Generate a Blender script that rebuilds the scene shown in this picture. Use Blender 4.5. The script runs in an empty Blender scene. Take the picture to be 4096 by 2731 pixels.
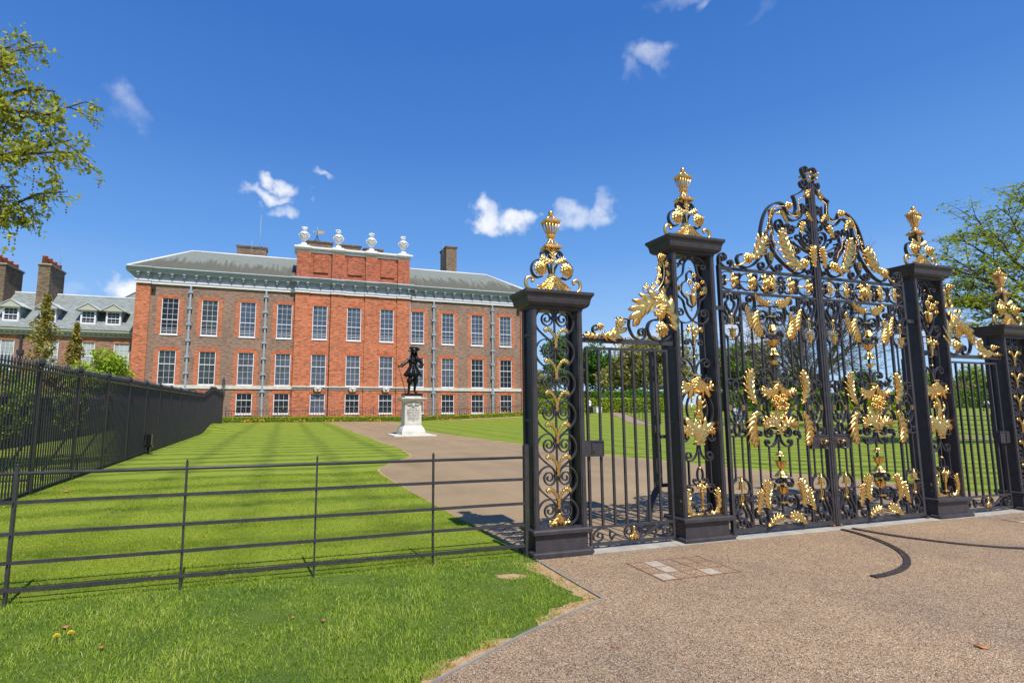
import bpy, math, random
import numpy as np
from mathutils import Vector, Matrix
random.seed(7); rng = np.random.default_rng(7)
PI = math.pi
scene = bpy.context.scene
COL = scene.collection
LOC = {}          # world base of each object (root location), used to make meshes local

# ------------------------------------------------------------------ helpers
class MB:
    """collects polygons, builds ONE mesh object"""
    def __init__(s): s.v = []; s.f = []; s.m = []; s.mi = 0; s.smooth = False; s.sf = []
    def add(s, vs, fs, smooth=False):
        b = len(s.v); s.v += [tuple(p) for p in vs]
        s.f += [tuple(b + i for i in f) for f in fs]
        s.m += [s.mi] * len(fs); s.sf += [smooth] * len(fs)
        return s
    def box(s, x0, x1, y0, y1, z0, z1):
        return s.add([(x0,y0,z0),(x1,y0,z0),(x1,y1,z0),(x0,y1,z0),(x0,y0,z1),(x1,y0,z1),(x1,y1,z1),(x0,y1,z1)],
                     [(0,3,2,1),(4,5,6,7),(0,1,5,4),(1,2,6,5),(2,3,7,6),(3,0,4,7)])
    def cbox(s, x, y, z, w, d, h): return s.box(x-w/2, x+w/2, y-d/2, y+d/2, z-h/2, z+h/2)
    def frustum(s, x0,x1,y0,y1,z0, X0,X1,Y0,Y1,z1):
        return s.add([(x0,y0,z0),(x1,y0,z0),(x1,y1,z0),(x0,y1,z0),(X0,Y0,z1),(X1,Y0,z1),(X1,Y1,z1),(X0,Y1,z1)],
                     [(0,3,2,1),(4,5,6,7),(0,1,5,4),(1,2,6,5),(2,3,7,6),(3,0,4,7)])
    def lathe(s, cx, cy, prof, n=16, flute=0, amp=0, sx=1, sy=1, smooth=True):
        vs = []; fs = []
        for r, z in prof:
            for i in range(n):
                a = 2*PI*i/n; k = r*(1 + (amp*math.cos(flute*a) if flute else 0))
                vs.append((cx + sx*k*math.cos(a), cy + sy*k*math.sin(a), z))
        for j in range(len(prof)-1):
            for i in range(n):
                fs.append((j*n+i, j*n+(i+1)%n, (j+1)*n+(i+1)%n, (j+1)*n+i))
        fs.append(tuple(range(n-1, -1, -1))); fs.append(tuple((len(prof)-1)*n+i for i in range(n)))
        return s.add(vs, fs, smooth)
    def sqlathe(s, cx, cy, prof, dx=0.0, dy=0.0):
        """square mouldings: half sizes (hx, hy, z)"""
        vs = []; fs = []
        for hx, hy, z in prof: vs += [(cx-hx,cy-hy,z),(cx+hx,cy-hy,z),(cx+hx,cy+hy,z),(cx-hx,cy+hy,z)]
        for j in range(len(prof)-1):
            for i in range(4): fs.append((j*4+i, j*4+(i+1)%4, (j+1)*4+(i+1)%4, (j+1)*4+i))
        fs.append((3,2,1,0)); k = (len(prof)-1)*4; fs.append((k,k+1,k+2,k+3))
        return s.add(vs, fs)
    def tube(s, pts, rad, n=6, cap=True, smooth=True):
        P = [Vector(p) for p in pts]
        if not isinstance(rad, (list, tuple)): rad = [rad]*len(P)
        vs = []; fs = []; up = Vector((0,0,1)); prev = None
        for i, p in enumerate(P):
            t = (P[min(i+1,len(P)-1)] - P[max(i-1,0)])
            if t.length < 1e-9: t = Vector((0,0,1))
            t.normalize()
            if prev is None:
                a = t.cross(up)
                if a.length < 1e-3: a = t.cross(Vector((1,0,0)))
            else:
                a = prev - t*prev.dot(t)
                if a.length < 1e-4: a = t.cross(up)
            a.normalize(); prev = a; b = t.cross(a)
            for k in range(n):
                q = 2*PI*k/n; vs.append(p + (a*math.cos(q) + b*math.sin(q))*rad[i])
        for j in range(len(P)-1):
            for k in range(n): fs.append((j*n+k, j*n+(k+1)%n, (j+1)*n+(k+1)%n, (j+1)*n+k))
        if cap: fs.append(tuple(range(n-1,-1,-1))); fs.append(tuple((len(P)-1)*n+i for i in range(n)))
        return s.add(vs, fs, smooth)
    def ball(s, x, y, z, r, n=10, m=6, sz=1.0, sx=1.0, sy=1.0):
        prof = [(r*math.sin(PI*j/m), z - sz*r*math.cos(PI*j/m)) for j in range(m+1)]
        prof[0] = (r*.02, prof[0][1]); prof[-1] = (r*.02, prof[-1][1])
        return s.lathe(x, y, prof, n, sx=sx, sy=sy)
    def sweep(s, pts, w, d, y, closed=False):
        """flat bar section w (in the XZ plane) by d (along Y) swept along pts [(x,z)..] at depth y"""
        P = [np.array(p, float) for p in pts]; n = len(P); vs = []; fs = []
        W = w if isinstance(w, (list, tuple, np.ndarray)) else [w]*n
        for i in range(n):
            a = P[(i-1) % n] if (closed or i > 0) else P[i]
            b = P[(i+1) % n] if (closed or i < n-1) else P[i]
            t = b-a; L = np.hypot(*t); t = t/L if L > 1e-9 else np.array([1.,0.])
            nn = np.array([-t[1], t[0]])*W[i]/2
            q0 = P[i]+nn; q1 = P[i]-nn
            vs += [(q0[0],y-d/2,q0[1]),(q1[0],y-d/2,q1[1]),(q1[0],y+d/2,q1[1]),(q0[0],y+d/2,q0[1])]
        m = n if closed else n-1
        for i in range(m):
            j = (i+1) % n
            for k in range(4): fs.append((i*4+k, j*4+k, j*4+(k+1)%4, i*4+(k+1)%4))
        if not closed: fs += [(0,1,2,3), ((n-1)*4+3,(n-1)*4+2,(n-1)*4+1,(n-1)*4)]
        return s.add(vs, fs)
    def rod_y(s, x, z, y, r, L, n=8):
        return s.tube([(x,y-L/2,z),(x,y+L/2,z)], r, n, smooth=False)
    def build(s, name, mat, parent=None, loc=None, solid=0, bevel=0):
        base = LOC.get(parent.name, Vector((0,0,0))) if parent is not None else Vector(loc or (0,0,0))
        me = bpy.data.meshes.new(name)
        V = np.array(s.v, dtype=float).reshape(-1,3) - np.array(base)
        me.from_pydata(V.tolist(), [], s.f)
        for mm in (mat if isinstance(mat, (list, tuple)) else [mat]): me.materials.append(mm)
        if any(s.m): me.polygons.foreach_set('material_index', s.m)
        me.polygons.foreach_set('use_smooth', s.sf)
        me.update()
        o = bpy.data.objects.new(name, me); COL.objects.link(o)
        LOC[o.name] = Vector(base)
        if parent is not None: o.parent = parent
        else: o.location = base
        if solid:
            md = o.modifiers.new('solid', 'SOLIDIFY'); md.thickness = solid; md.offset = 0
        if bevel:
            md = o.modifiers.new('bevel', 'BEVEL'); md.width = bevel; md.segments = 2; md.limit_method = 'ANGLE'
        return o

def tag(o, label=None, cat=None, group=None, kind=None):
    if label: o['label'] = label
    if cat: o['category'] = cat
    if group: o['group'] = group
    if kind: o['kind'] = kind
    return o
def thing(name, label, cat, loc=(0,0,0), group=None):
    o = bpy.data.objects.new(name, None); COL.objects.link(o); o.location = loc
    o.empty_display_size = .2
    LOC[o.name] = Vector(loc)
    return tag(o, label, cat, group)
def copy_tree(o, parent=None):
    c = o.copy(); COL.objects.link(c); c.parent = parent
    for ch in o.children: copy_tree(ch, c)
    return c
def place_copy(root, loc, label, group=None, rz=0, scale=None):
    c = copy_tree(root); c.location = loc; c.rotation_euler = (0,0,rz)
    if scale: c.scale = scale
    tag(c, label, group=group)
    return c

def cat_(pts, n=6, closed=False):
    """Catmull-Rom through 2D/3D points"""
    P = [np.array(p, float) for p in pts]; m = len(P)
    if m < 3 and not closed: return [tuple(p) for p in P]
    out = []
    for i in range(m if closed else m-1):
        p0 = P[(i-1) % m] if (closed or i > 0) else 2*P[0]-P[1]
        p1 = P[i]; p2 = P[(i+1) % m]
        p3 = P[(i+2) % m] if (closed or i+2 < m) else 2*P[-1]-P[-2]
        for k in range(n):
            t = k/n
            out.append(tuple(.5*((2*p1)+(-p0+p2)*t+(2*p0-5*p1+4*p2-p3)*t*t+(-p0+3*p1-3*p2+p3)*t**3)))
    if not closed: out.append(tuple(P[-1]))
    return out
def spiral_end(pts, c, turns=1.1, rend=.4):
    """extend a polyline with a spiral round centre c"""
    p = np.array(pts[-1], float); q = np.array(pts[-2], float); c = np.array(c, float)
    r0 = np.hypot(*(p-c)); a0 = math.atan2(p[1]-c[1], p[0]-c[0]); t = p-q
    sgn = 1 if (p-c)[0]*t[1]-(p-c)[1]*t[0] > 0 else -1
    n = max(8, int(14*turns)); out = list(pts)
    for i in range(1, n+1):
        f = i/n; r = r0*(1-f*(1-rend)); a = a0+sgn*turns*2*PI*f
        out.append((c[0]+r*math.cos(a), c[1]+r*math.sin(a)))
    return out
def scroll(pts, c0=None, c1=None, n=6, t0=1.0, t1=1.0, r=.35):
    P = cat_(pts, n)
    if c1 is not None: P = spiral_end(P, c1, t1, r)
    if c0 is not None: P = spiral_end(P[::-1], c0, t0, r)
    return P
def mir(pts, cx): return [(2*cx-x, z) for x, z in pts]
def flip(pts, zs): return [(x, zs-z) for x, z in pts]
def ell(cx, cz, rx, rz, n=28, a0=0, a1=360):
    k = n if abs(a1-a0) >= 360 else n+1
    return [(cx+rx*math.cos(math.radians(a0+(a1-a0)*i/n)), cz+rz*math.sin(math.radians(a0+(a1-a0)*i/n))) for i in range(k)]

def acanthus(mb, spine, W, y, nl=6, depth=.028, base=.35, fwd=1.0):
    """a gilded leaf: lobed, each lobe swept towards the tip, ribbed, in shallow relief"""
    S = np.array(cat_(spine, 24), float); W = W*1.68; nl = max(3, int(round(nl*.92)))
    L = np.r_[0, np.cumsum(np.hypot(*(S[1:]-S[:-1]).T))]; N = nl*8+1
    u = np.linspace(0, L[-1], N)
    Pp = np.c_[np.interp(u, L, S[:,0]), np.interp(u, L, S[:,1])]
    T = np.gradient(Pp, axis=0); T /= np.hypot(T[:,0], T[:,1])[:,None]+1e-9
    Nn = np.c_[-T[:,1], T[:,0]]
    ss = [-1,-.7,-.35,0,.35,.7,1]; vs = []; fs = []
    for i in range(N):
        t = i/(N-1)
        env = W*(base+(1-base)*min(1,t/.3))*(1 if t < .55 else max(.10, math.cos((t-.55)/.45*PI/2)**.7))
        for q in ss:
            p = (t*nl + (.5 if q > 0 else 0)) % 1.0
            lobe = .26+.74*math.sin(PI/2*min(1,p/.72))**1.1 if p < .80 else .26+.74*max(0,(1-p)/.20)**.7
            if i == 0: lobe = .3
            w = env*lobe*abs(q); sg = (1 if q > 0 else -1 if q < 0 else 0)
            pos = Pp[i]+Nn[i]*sg*w+T[i]*w*fwd*(.5+.5*abs(q))
            yy = y - depth*(1.25-1.5*abs(q)**1.8) - depth*.55*abs(q)*math.sin(PI*min(1,p/.8)) + depth*.45*(abs(q) > .3 and abs(q) < .5)
            vs.append((pos[0], yy, pos[1]))
    m = len(ss)
    for i in range(N-1):
        for k in range(m-1): fs.append((i*m+k, i*m+k+1, (i+1)*m+k+1, (i+1)*m+k))
    mb.add(vs, fs, True); return mb
def rosette(mb, x, y, z, R, n=8, layers=3, back=True):
    for L in range(layers):
        r = R*(1-.26*L); yo = y-.018*L-.01
        for i in range(n):
            a = 2*PI*(i+.5*(L % 2))/n + .1*L; ca, sa = math.cos(a), math.sin(a); w = r*.34
            def pt(rr, side, dy): return (x+ca*rr-sa*side, yo-dy, z+sa*rr+ca*side)
            vs = [pt(r*.12,0,.0), pt(r*.5,-w*.8,.012), pt(r*.55,0,.022+.008*L), pt(r*.5,w*.8,.012), pt(r*.88,-w*.55,.004), pt(r*.9,0,.016), pt(r*.88,w*.55,.004), pt(r*1.0,0,-.006)]
            mb.add(vs, [(0,1,2),(0,2,3),(1,4,5,2),(2,5,6,3),(4,7,5),(5,7,6)], True)
    mb.ball(x, y-.018*layers-.012, z, R*.16, 8, 5)
    return mb
def bead_chain(mb, pts, y, r=.009):
    P = np.array(cat_(pts, 10), float); L = np.r_[0, np.cumsum(np.hypot(*(P[1:]-P[:-1]).T))]
    k = max(2, int(L[-1]/(2.1*r)))
    for u in np.linspace(0, L[-1], k):
        mb.ball(float(np.interp(u,L,P[:,0])), y, float(np.interp(u,L,P[:,1])), r*(.85+.3*random.random()), 6, 4)
    return mb

# ------------------------------------------------------------------ materials
def new_mat(name):
    m = bpy.data.materials.new(name); m.use_nodes = True; nt = m.node_tree
    return m, nt, nt.nodes['Principled BSDF'], nt.nodes, nt.links
def N_(nt, t, **k):
    n = nt.nodes.new(t)
    for a, b in k.items():
        if a.startswith('i_'):
            key = a[2:]; key = int(key) if key.isdigit() else key
            n.inputs[key].default_value = b
        else: setattr(n, a, b)
    return n
def c4(c): return (c[0], c[1], c[2], 1)
def ramp(nt, fac, stops, interp='LINEAR'):
    r = nt.nodes.new('ShaderNodeValToRGB'); r.color_ramp.interpolation = interp
    e = r.color_ramp.elements
    while len(e) < len(stops): e.new(.5)
    for i, (p, c) in enumerate(stops): e[i].position = p; e[i].color = c4(c)
    nt.links.new(fac, r.inputs[0]); return r.outputs[0]
def mixc(nt, fac, a, b, mode='MIX'):
    m = nt.nodes.new('ShaderNodeMix'); m.data_type = 'RGBA'; m.blend_type = mode
    for sock, v in ((m.inputs[0], fac), (m.inputs[6], a), (m.inputs[7], b)):
        if hasattr(v, 'type') and hasattr(v, 'links'): nt.links.new(v, sock)
        elif isinstance(v, (int, float)): sock.default_value = v
        else: sock.default_value = c4(v)
    return m.outputs[2]
def noise(nt, scale, vec=None, detail=4, rough=.55, dist=0):
    n = N_(nt, 'ShaderNodeTexNoise'); n.inputs['Scale'].default_value = scale
    n.inputs['Detail'].default_value = detail; n.inputs['Roughness'].default_value = rough
    n.inputs['Distortion'].default_value = dist
    if vec is not None: nt.links.new(vec, n.inputs['Vector'])
    return n.outputs['Fac']
def objvec(nt, scale=(1,1,1), rot=(0,0,0)):
    tc = N_(nt, 'ShaderNodeTexCoord'); mp = N_(nt, 'ShaderNodeMapping')
    mp.inputs['Scale'].default_value = scale; mp.inputs['Rotation'].default_value = rot
    nt.links.new(tc.outputs['Object'], mp.inputs['Vector']); return mp.outputs[0]
def math_(nt, op, a, b=0., c=None):
    m = N_(nt, 'ShaderNodeMath', operation=op)
    for i, v in enumerate((a, b) + ((c,) if c is not None else ())):
        if hasattr(v, 'links'): nt.links.new(v, m.inputs[i])
        else: m.inputs[i].default_value = v
    return m.outputs[0]
def bump(nt, bsdf, h, strength=.3, dist=.02):
    b = N_(nt, 'ShaderNodeBump'); b.inputs['Strength'].default_value = strength; b.inputs['Distance'].default_value = dist
    nt.links.new(h, b.inputs['Height']); nt.links.new(b.outputs[0], bsdf.inputs['Normal'])
def simple(name, col, rough=.5, metal=0, var=.12, vs=6, bmp=.0, bs=40, spec=None, bd=.01):
    m, nt, b, _, lk = new_mat(name); v = objvec(nt)
    f = noise(nt, vs, v, 5, .6)
    dark = tuple(x*(1-var) for x in col); lite = tuple(min(1, x*(1+var)) for x in col)
    lk.new(ramp(nt, f, [(.3, dark), (.7, lite)]), b.inputs['Base Color'])
    b.inputs['Roughness'].default_value = rough; b.inputs['Metallic'].default_value = metal
    if spec is not None: b.inputs['Specular IOR Level'].default_value = spec
    if bmp: bump(nt, b, noise(nt, bs, v, 4, .6), bmp, bd)
    return m
M = {}
M['iron'] = simple('painted_iron', (.050,.044,.046), .42, 0, .25, 9, .10, 60, .4)
M['iron_far'] = simple('black_iron', (.032,.030,.033), .40, 0, .2, 4)
M['gold'] = simple('gilding', (.93,.58,.19), .31, 1.0, .10, 18, .2, 70, None, .004)
M['gold_soft'] = simple('gilding_dull', (.90,.57,.20), .36, 1.0, .08, 14, .1, 60)
M['eyes'] = M['iron']
M['rust'] = simple('rusty_iron', (.24,.11,.06), .7, .2, .3, 30)
M['stone'] = simple('portland_stone', (.62,.58,.49), .75, 0, .16, 3, .15, 60)
M['stone_grey'] = simple('grey_stone_slab', (.37,.335,.275), .85, 0, .2, 5, .2, 50)
M['white'] = simple('white_paint', (.80,.765,.775), .5, 0, .04, 3)
M['cream'] = simple('cream_paint', (.66,.63,.52), .55, 0, .06, 3)
M['bluegrey'] = simple('blue_grey_paint', (.33,.37,.45), .6, 0, .07, 2)
M['lead'] = simple('lead_pipe', (.27,.32,.37), .55, .1, .15, 4)
M['leadroof'] = simple('lead_sheet', (.55,.58,.60), .6, 0, .12, 3)
M['bronze'] = simple('dark_bronze', (.018,.015,.014), .26, .55, .4, 14, .35, 26, .6, .03)
M['terracotta'] = simple('terracotta_pot', (.42,.12,.05), .8, 0, .2, 3)
M['ink'] = simple('inscription_paint', (.02,.02,.02), .8)
def brick(name, c1, c2, mortar, hue=1.0, stain=.35, bw=.225, bh=.078, patch=None):
    m, nt, b, _, lk = new_mat(name)
    tc = N_(nt, 'ShaderNodeTexCoord'); sp = N_(nt, 'ShaderNodeSeparateXYZ'); cb = N_(nt, 'ShaderNodeCombineXYZ')
    lk.new(tc.outputs['Object'], sp.inputs[0])
    s = math_(nt, 'ADD', sp.outputs[0], sp.outputs[1]); lk.new(s, cb.inputs[0]); lk.new(sp.outputs[2], cb.inputs[1])
    br = N_(nt, 'ShaderNodeTexBrick'); br.offset = .5
    br.inputs['Scale'].default_value = 1; br.inputs['Brick Width'].default_value = bw; br.inputs['Row Height'].default_value = bh
    br.inputs['Mortar Size'].default_value = .008; br.inputs['Mortar Smooth'].default_value = .3; br.inputs['Bias'].default_value = 0
    br.inputs['Color1'].default_value = c4(c1); br.inputs['Color2'].default_value = c4(c2); br.inputs['Mortar'].default_value = c4(mortar)
    lk.new(cb.outputs[0], br.inputs['Vector'])
    mp = N_(nt, 'ShaderNodeMapping'); mp.inputs['Scale'].default_value = (1.6,1,6.5); lk.new(tc.outputs['Object'], mp.inputs[0])
    streak = noise(nt, 1.4, mp.outputs[0], 6, .7)
    col = mixc(nt, .8, br.outputs['Color'], ramp(nt, streak, [(.36,(.30,.28,.28)),(.5,(1,1,1)),(.66,(1.45,1.38,1.3))]), 'MULTIPLY')
    big = noise(nt, .35, tc.outputs['Object'], 5, .6)
    col = mixc(nt, stain, col, ramp(nt, big, [(.35,(.55,.55,.56)),(.62,(1.15,1.1,1.1))]), 'MULTIPLY')
    if patch:
        col = mixc(nt, ramp(nt, noise(nt, .9, mp.outputs[0], 5, .75), [(.56,(0,0,0)),(.66,(.7,.7,.7))]), col, patch)
    lk.new(col, b.inputs['Base Color']); b.inputs['Roughness'].default_value = .88
    bump(nt, b, br.outputs['Fac'], .5, -.01)
    return m
M['brick'] = brick('brown_stock_brick', (.34,.19,.12), (.215,.125,.09), (.36,.29,.23), patch=(.42,.28,.19))
M['brick_red'] = brick('orange_rubbed_brick', (.62,.185,.078), (.47,.130,.058), (.50,.25,.15), stain=.3, patch=(.55,.26,.15))
M['brick_attic'] = brick('dark_red_brick', (.52,.135,.06), (.36,.09,.045), (.40,.18,.11), stain=.3, patch=(.58,.26,.16))
M['brick_wing'] = brick('mixed_red_brown_brick', (.38,.17,.10), (.24,.11,.08), (.36,.29,.22), stain=.5, patch=(.42,.28,.18))
M['brick_stack'] = brick('yellow_brown_brick', (.26,.16,.08), (.12,.08,.05), (.28,.24,.18), stain=.4)
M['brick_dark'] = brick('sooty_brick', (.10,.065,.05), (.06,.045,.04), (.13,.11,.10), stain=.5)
def slate(name, wet):
    m, nt, b, _, lk = new_mat(name)
    tc = N_(nt, 'ShaderNodeTexCoord'); sp = N_(nt, 'ShaderNodeSeparateXYZ'); cb = N_(nt, 'ShaderNodeCombineXYZ')
    lk.new(tc.outputs['Object'], sp.inputs[0]); lk.new(sp.outputs[0], cb.inputs[0])
    lk.new(math_(nt,'ADD', sp.outputs[2], math_(nt,'MULTIPLY', sp.outputs[1], .6)), cb.inputs[1])
    br = N_(nt, 'ShaderNodeTexBrick'); br.offset = .5
    for k, v in (('Scale',1),('Brick Width',.42),('Row Height',.26),('Mortar Size',.012),('Mortar Smooth',.2)): br.inputs[k].default_value = v
    br.inputs['Color1'].default_value = (.20,.225,.185,1) if wet else (.27,.295,.275,1); br.inputs['Color2'].default_value = (.155,.17,.14,1) if wet else (.19,.21,.195,1); br.inputs['Mortar'].default_value = (.09,.10,.09,1)
    lk.new(cb.outputs[0], br.inputs['Vector']); col = br.outputs['Color']
    if wet:
        mp = N_(nt, 'ShaderNodeMapping'); mp.inputs['Scale'].default_value = (2.6,.30,.30); lk.new(tc.outputs['Object'], mp.inputs[0])
        f = noise(nt, 1.0, mp.outputs[0], 5, .65)
        g = math_(nt, 'MULTIPLY_ADD', sp.outputs[2], .22, -3.55)        # lichen film: paler towards the ridge
        fac = ramp(nt, math_(nt, 'ADD', f, math_(nt,'MULTIPLY', g, 1.0)), [(.36,(1,1,1)),(.54,(.12,.12,.12))])
        col = mixc(nt, fac, mixc(nt, .5, col, (.235,.255,.215)), mixc(nt, .75, col, mixc(nt, noise(nt, .9, mp.outputs[0], 4), (.060,.050,.028), (.115,.098,.058))))
    lk.new(col, b.inputs['Base Color']); b.inputs['Roughness'].default_value = .72
    bump(nt, b, br.outputs['Fac'], .6, -.02)
    return m
M['slate'] = slate('stained_slate', True)
M['slate_wing'] = slate('green_grey_slate', False)
def glass(name, tint, curtain=False):
    m, nt, b, _, lk = new_mat(name)
    v = objvec(nt, (1,1,1)); f = noise(nt, .8, v, 3, .5)
    lk.new(ramp(nt, f, [(.4, tuple(x*.7 for x in tint)), (.6, tint)]), b.inputs['Base Color'])
    b.inputs['Roughness'].default_value = .12 if not curtain else .35
    b.inputs['Specular IOR Level'].default_value = .5
    bump(nt, b, noise(nt, 1.5, v, 2), .12, .02)
    return m
M['glass_dark'] = glass('dark_window_glass', (.016,.018,.020))
M['glass_grey'] = glass('blind_window_glass', (.10,.115,.145))
M['glass_green'] = glass('grey_green_window_glass', (.055,.068,.068))
M['glass_net'] = glass('net_curtain_window_glass', (.46,.50,.49), True)
def foliage(name, cols, trans=.35, rough=.5):
    m, nt, b, nd, lk = new_mat(name)
    at = N_(nt, 'ShaderNodeAttribute'); at.attribute_name = 'rnd'
    col = ramp(nt, at.outputs['Fac'], [(i/(len(cols)-1), c) for i, c in enumerate(cols)])
    lk.new(col, b.inputs['Base Color']); b.inputs['Roughness'].default_value = rough
    b.inputs['Specular IOR Level'].default_value = .3
    tr = N_(nt, 'ShaderNodeBsdfTranslucent'); lk.new(col, tr.inputs[0])
    mx = N_(nt, 'ShaderNodeMixShader'); mx.inputs[0].default_value = trans
    lk.new(b.outputs[0], mx.inputs[1]); lk.new(tr.outputs[0], mx.inputs[2])
    lk.new(mx.outputs[0], nt.nodes['Material Output'].inputs[0])
    return m
M['leaf_plane'] = foliage('plane_leaves', [(.26,.32,.03),(.46,.48,.04),(.62,.57,.09),(.34,.40,.03)], .45)
M['leaf_locust'] = foliage('locust_leaves', [(.22,.31,.02),(.38,.47,.035),(.56,.60,.06)], .5)
M['leaf_dark'] = foliage('chestnut_leaves', [(.05,.13,.010),(.10,.22,.018),(.17,.31,.03)], .25)
M['leaf_gold'] = foliage('opening_leaves', [(.20,.19,.05),(.32,.29,.08),(.42,.38,.12),(.24,.28,.05)], .3)
M['leaf_mid'] = foliage('mid_green_leaves', [(.09,.17,.012),(.17,.29,.025),(.28,.40,.04)], .3)
M['leaf_lime'] = foliage('bright_leaves', [(.18,.29,.012),(.34,.44,.025),(.50,.56,.05)], .3)
M['leaf_brown'] = foliage('bronze_green_leaves', [(.20,.13,.025),(.34,.25,.04),(.34,.36,.05),(.24,.14,.03)], .3)
M['leaf_hedge'] = foliage('hedge_leaves', [(.18,.27,.012),(.34,.44,.02),(.52,.58,.04)], .25)
M['blade'] = foliage('grass_blades', [(.10,.20,.010),(.23,.36,.022),(.40,.50,.055),(.58,.54,.20)], .35, .45)
M['blade_mown'] = foliage('mown_grass_blades', [(.17,.245,.011),(.30,.38,.022),(.43,.48,.045)], .35, .5)
M['bark'] = simple('bark', (.085,.065,.048), .9, 0, .3, 5, .4, 20)
M['bark_pale'] = simple('pale_bark', (.22,.19,.14), .9, 0, .4, 7, .4, 20)
M['twig'] = simple('twig_bark', (.075,.055,.045), .9, 0, .3, 2)
M['fruit'] = simple('seed_balls', (.13,.055,.025), .9, 0, .2, 30)
M['deadleaf'] = simple('dry_leaf', (.42,.17,.06), .7, 0, .25, 40)
M['yellow'] = simple('yellow_petals', (.85,.55,.01), .6)
# ------------------------------------------------------------------ camera
YAW, PITCH, ROLL = (math.radians(a) for a in (18.04, 6.76, 0.07))
fw = Vector((math.sin(YAW)*math.cos(PITCH), math.cos(YAW)*math.cos(PITCH), math.sin(PITCH)))
rt = Vector((math.cos(YAW), -math.sin(YAW), 0)); up = rt.cross(fw)
r2 = rt*math.cos(ROLL)+up*math.sin(ROLL); u2 = -rt*math.sin(ROLL)+up*math.cos(ROLL)
cam = bpy.data.cameras.new('camera'); co = bpy.data.objects.new('camera', cam); COL.objects.link(co)
mw = Matrix.Identity(4)
for i, a in enumerate((r2, u2, -fw)):
    for j in range(3): mw[j][i] = a[j]
mw.translation = (0, 0, 1.65); co.matrix_world = mw
cam.sensor_width = 36; cam.lens = 2129*36/4096; cam.shift_x = 210/4096; cam.clip_start = .05; cam.clip_end = 3000
scene.camera = co
# ------------------------------------------------------------------ sun and sky
SUN_EL = math.radians(57); sd = Vector((.105, -1, 0)).normalized()*math.cos(SUN_EL) + Vector((0,0,math.sin(SUN_EL)))
sl = bpy.data.lights.new('sun', 'SUN'); sl.energy = 4.9; sl.angle = math.radians(.5); sl.color = (1, .965, .90)
so = bpy.data.objects.new('sun', sl); COL.objects.link(so)
so.rotation_euler = (-sd).to_track_quat('-Z', 'Y').to_euler(); so.location = (0,-20,40)
w = bpy.data.worlds.new('World'); scene.world = w; w.use_nodes = True; nt = w.node_tree; lk = nt.links
bg = nt.nodes['Background']; bg.inputs[1].default_value = .118
sky = N_(nt, 'ShaderNodeTexSky'); sky.sky_type = 'NISHITA'; sky.sun_disc = False
sky.sun_elevation = SUN_EL; sky.sun_rotation = math.atan2(sd.x, sd.y)
sky.air_density = 1.0; sky.dust_density = .25; sky.ozone_density = 3.0; sky.altitude = 0
hs = N_(nt, 'ShaderNodeHueSaturation'); hs.inputs['Saturation'].default_value = 1.12; hs.inputs['Value'].default_value = 1.0
lk.new(sky.outputs[0], hs.inputs['Color'])
tc0 = N_(nt, 'ShaderNodeTexCoord'); sz = N_(nt, 'ShaderNodeSeparateXYZ'); lk.new(tc0.outputs['Generated'], sz.inputs[0])
zmap = N_(nt, 'ShaderNodeMapRange'); zmap.inputs['From Min'].default_value = -.05; zmap.inputs['From Max'].default_value = .95; lk.new(sz.outputs[2], zmap.inputs['Value'])
grad = ramp(nt, zmap.outputs[0], [(0,(.9,1.2,.9)),(.048,(2.2,3.0,3.6)),(.052,(3.7,5.7,8.0)),(.16,(2.7,4.7,7.7)),(.32,(1.15,2.95,6.7)),(.5,(.56,1.85,5.4)),(.65,(.36,1.45,4.7)),(1,(.3,1.2,4.2))])
skymix = nt.nodes.new('ShaderNodeMix'); skymix.data_type = 'RGBA'; skymix.inputs[0].default_value = .88
lk.new(hs.outputs[0], skymix.inputs[6]); lk.new(grad, skymix.inputs[7])
tc = N_(nt, 'ShaderNodeTexCoord'); dirv = tc.outputs['Generated']
n1 = N_(nt, 'ShaderNodeTexNoise'); n1.inputs['Scale'].default_value = 15; n1.inputs['Detail'].default_value = 9; n1.inputs['Roughness'].default_value = .56
n1.inputs['Distortion'].default_value = 0
lk.new(dirv, n1.inputs['Vector']); nf = n1.outputs['Fac']
# clouds: (azimuth from +Y, elevation, half width, half height, tilt, opacity) all degrees
CL = [(-14.9,25.7,2.6,1.3,-38,.45),(-2.7,22.6,1.2,.8,-15,1.0),(-.6,22.0,1.8,.8,-22,1.1),(-2.2,20.9,2.3,.85,-5,1.0),(-1.6,19.4,1.6,.65,0,.8),
      (21.3,20.2,1.9,1.7,-20,1.25),(23.2,19.3,2.3,1.4,-12,1.3),(25.2,19.5,1.3,1.0,0,1.0),(30.7,19.6,2.0,1.4,-25,.7),(32.8,19.2,1.6,1.1,0,.75),(34.0,20.6,1.4,.8,40,.5),
      (38.8,33.3,1.9,.9,-12,.50),(37.0,32.3,.9,1.1,35,.38),(40.2,32.6,.6,1.0,0,.35),(45.6,36.6,1.9,.6,25,.42),(42.5,37.0,2.4,.6,-8,.38),(50.2,34.6,1.5,.5,35,.18),(2.8,23.35,1.0,.35,-25,.5),
      (-14.0,10.2,2.0,1.7,10,1.15),(-19.2,10.4,1.8,.6,0,.42),(-23.6,20.7,2.4,2.0,10,.5),(46,7,5,1.6,0,.7),(36,6,6,1.2,0,.6),(58,6,5,1.2,0,.5)]
nw = N_(nt, 'ShaderNodeTexNoise'); nw.inputs['Scale'].default_value = 22; nw.inputs['Detail'].default_value = 5; lk.new(dirv, nw.inputs['Vector'])
vs_ = N_(nt, 'ShaderNodeVectorMath', operation='SUBTRACT'); lk.new(nw.outputs['Color'], vs_.inputs[0]); vs_.inputs[1].default_value = (.5,.5,.5)
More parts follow.
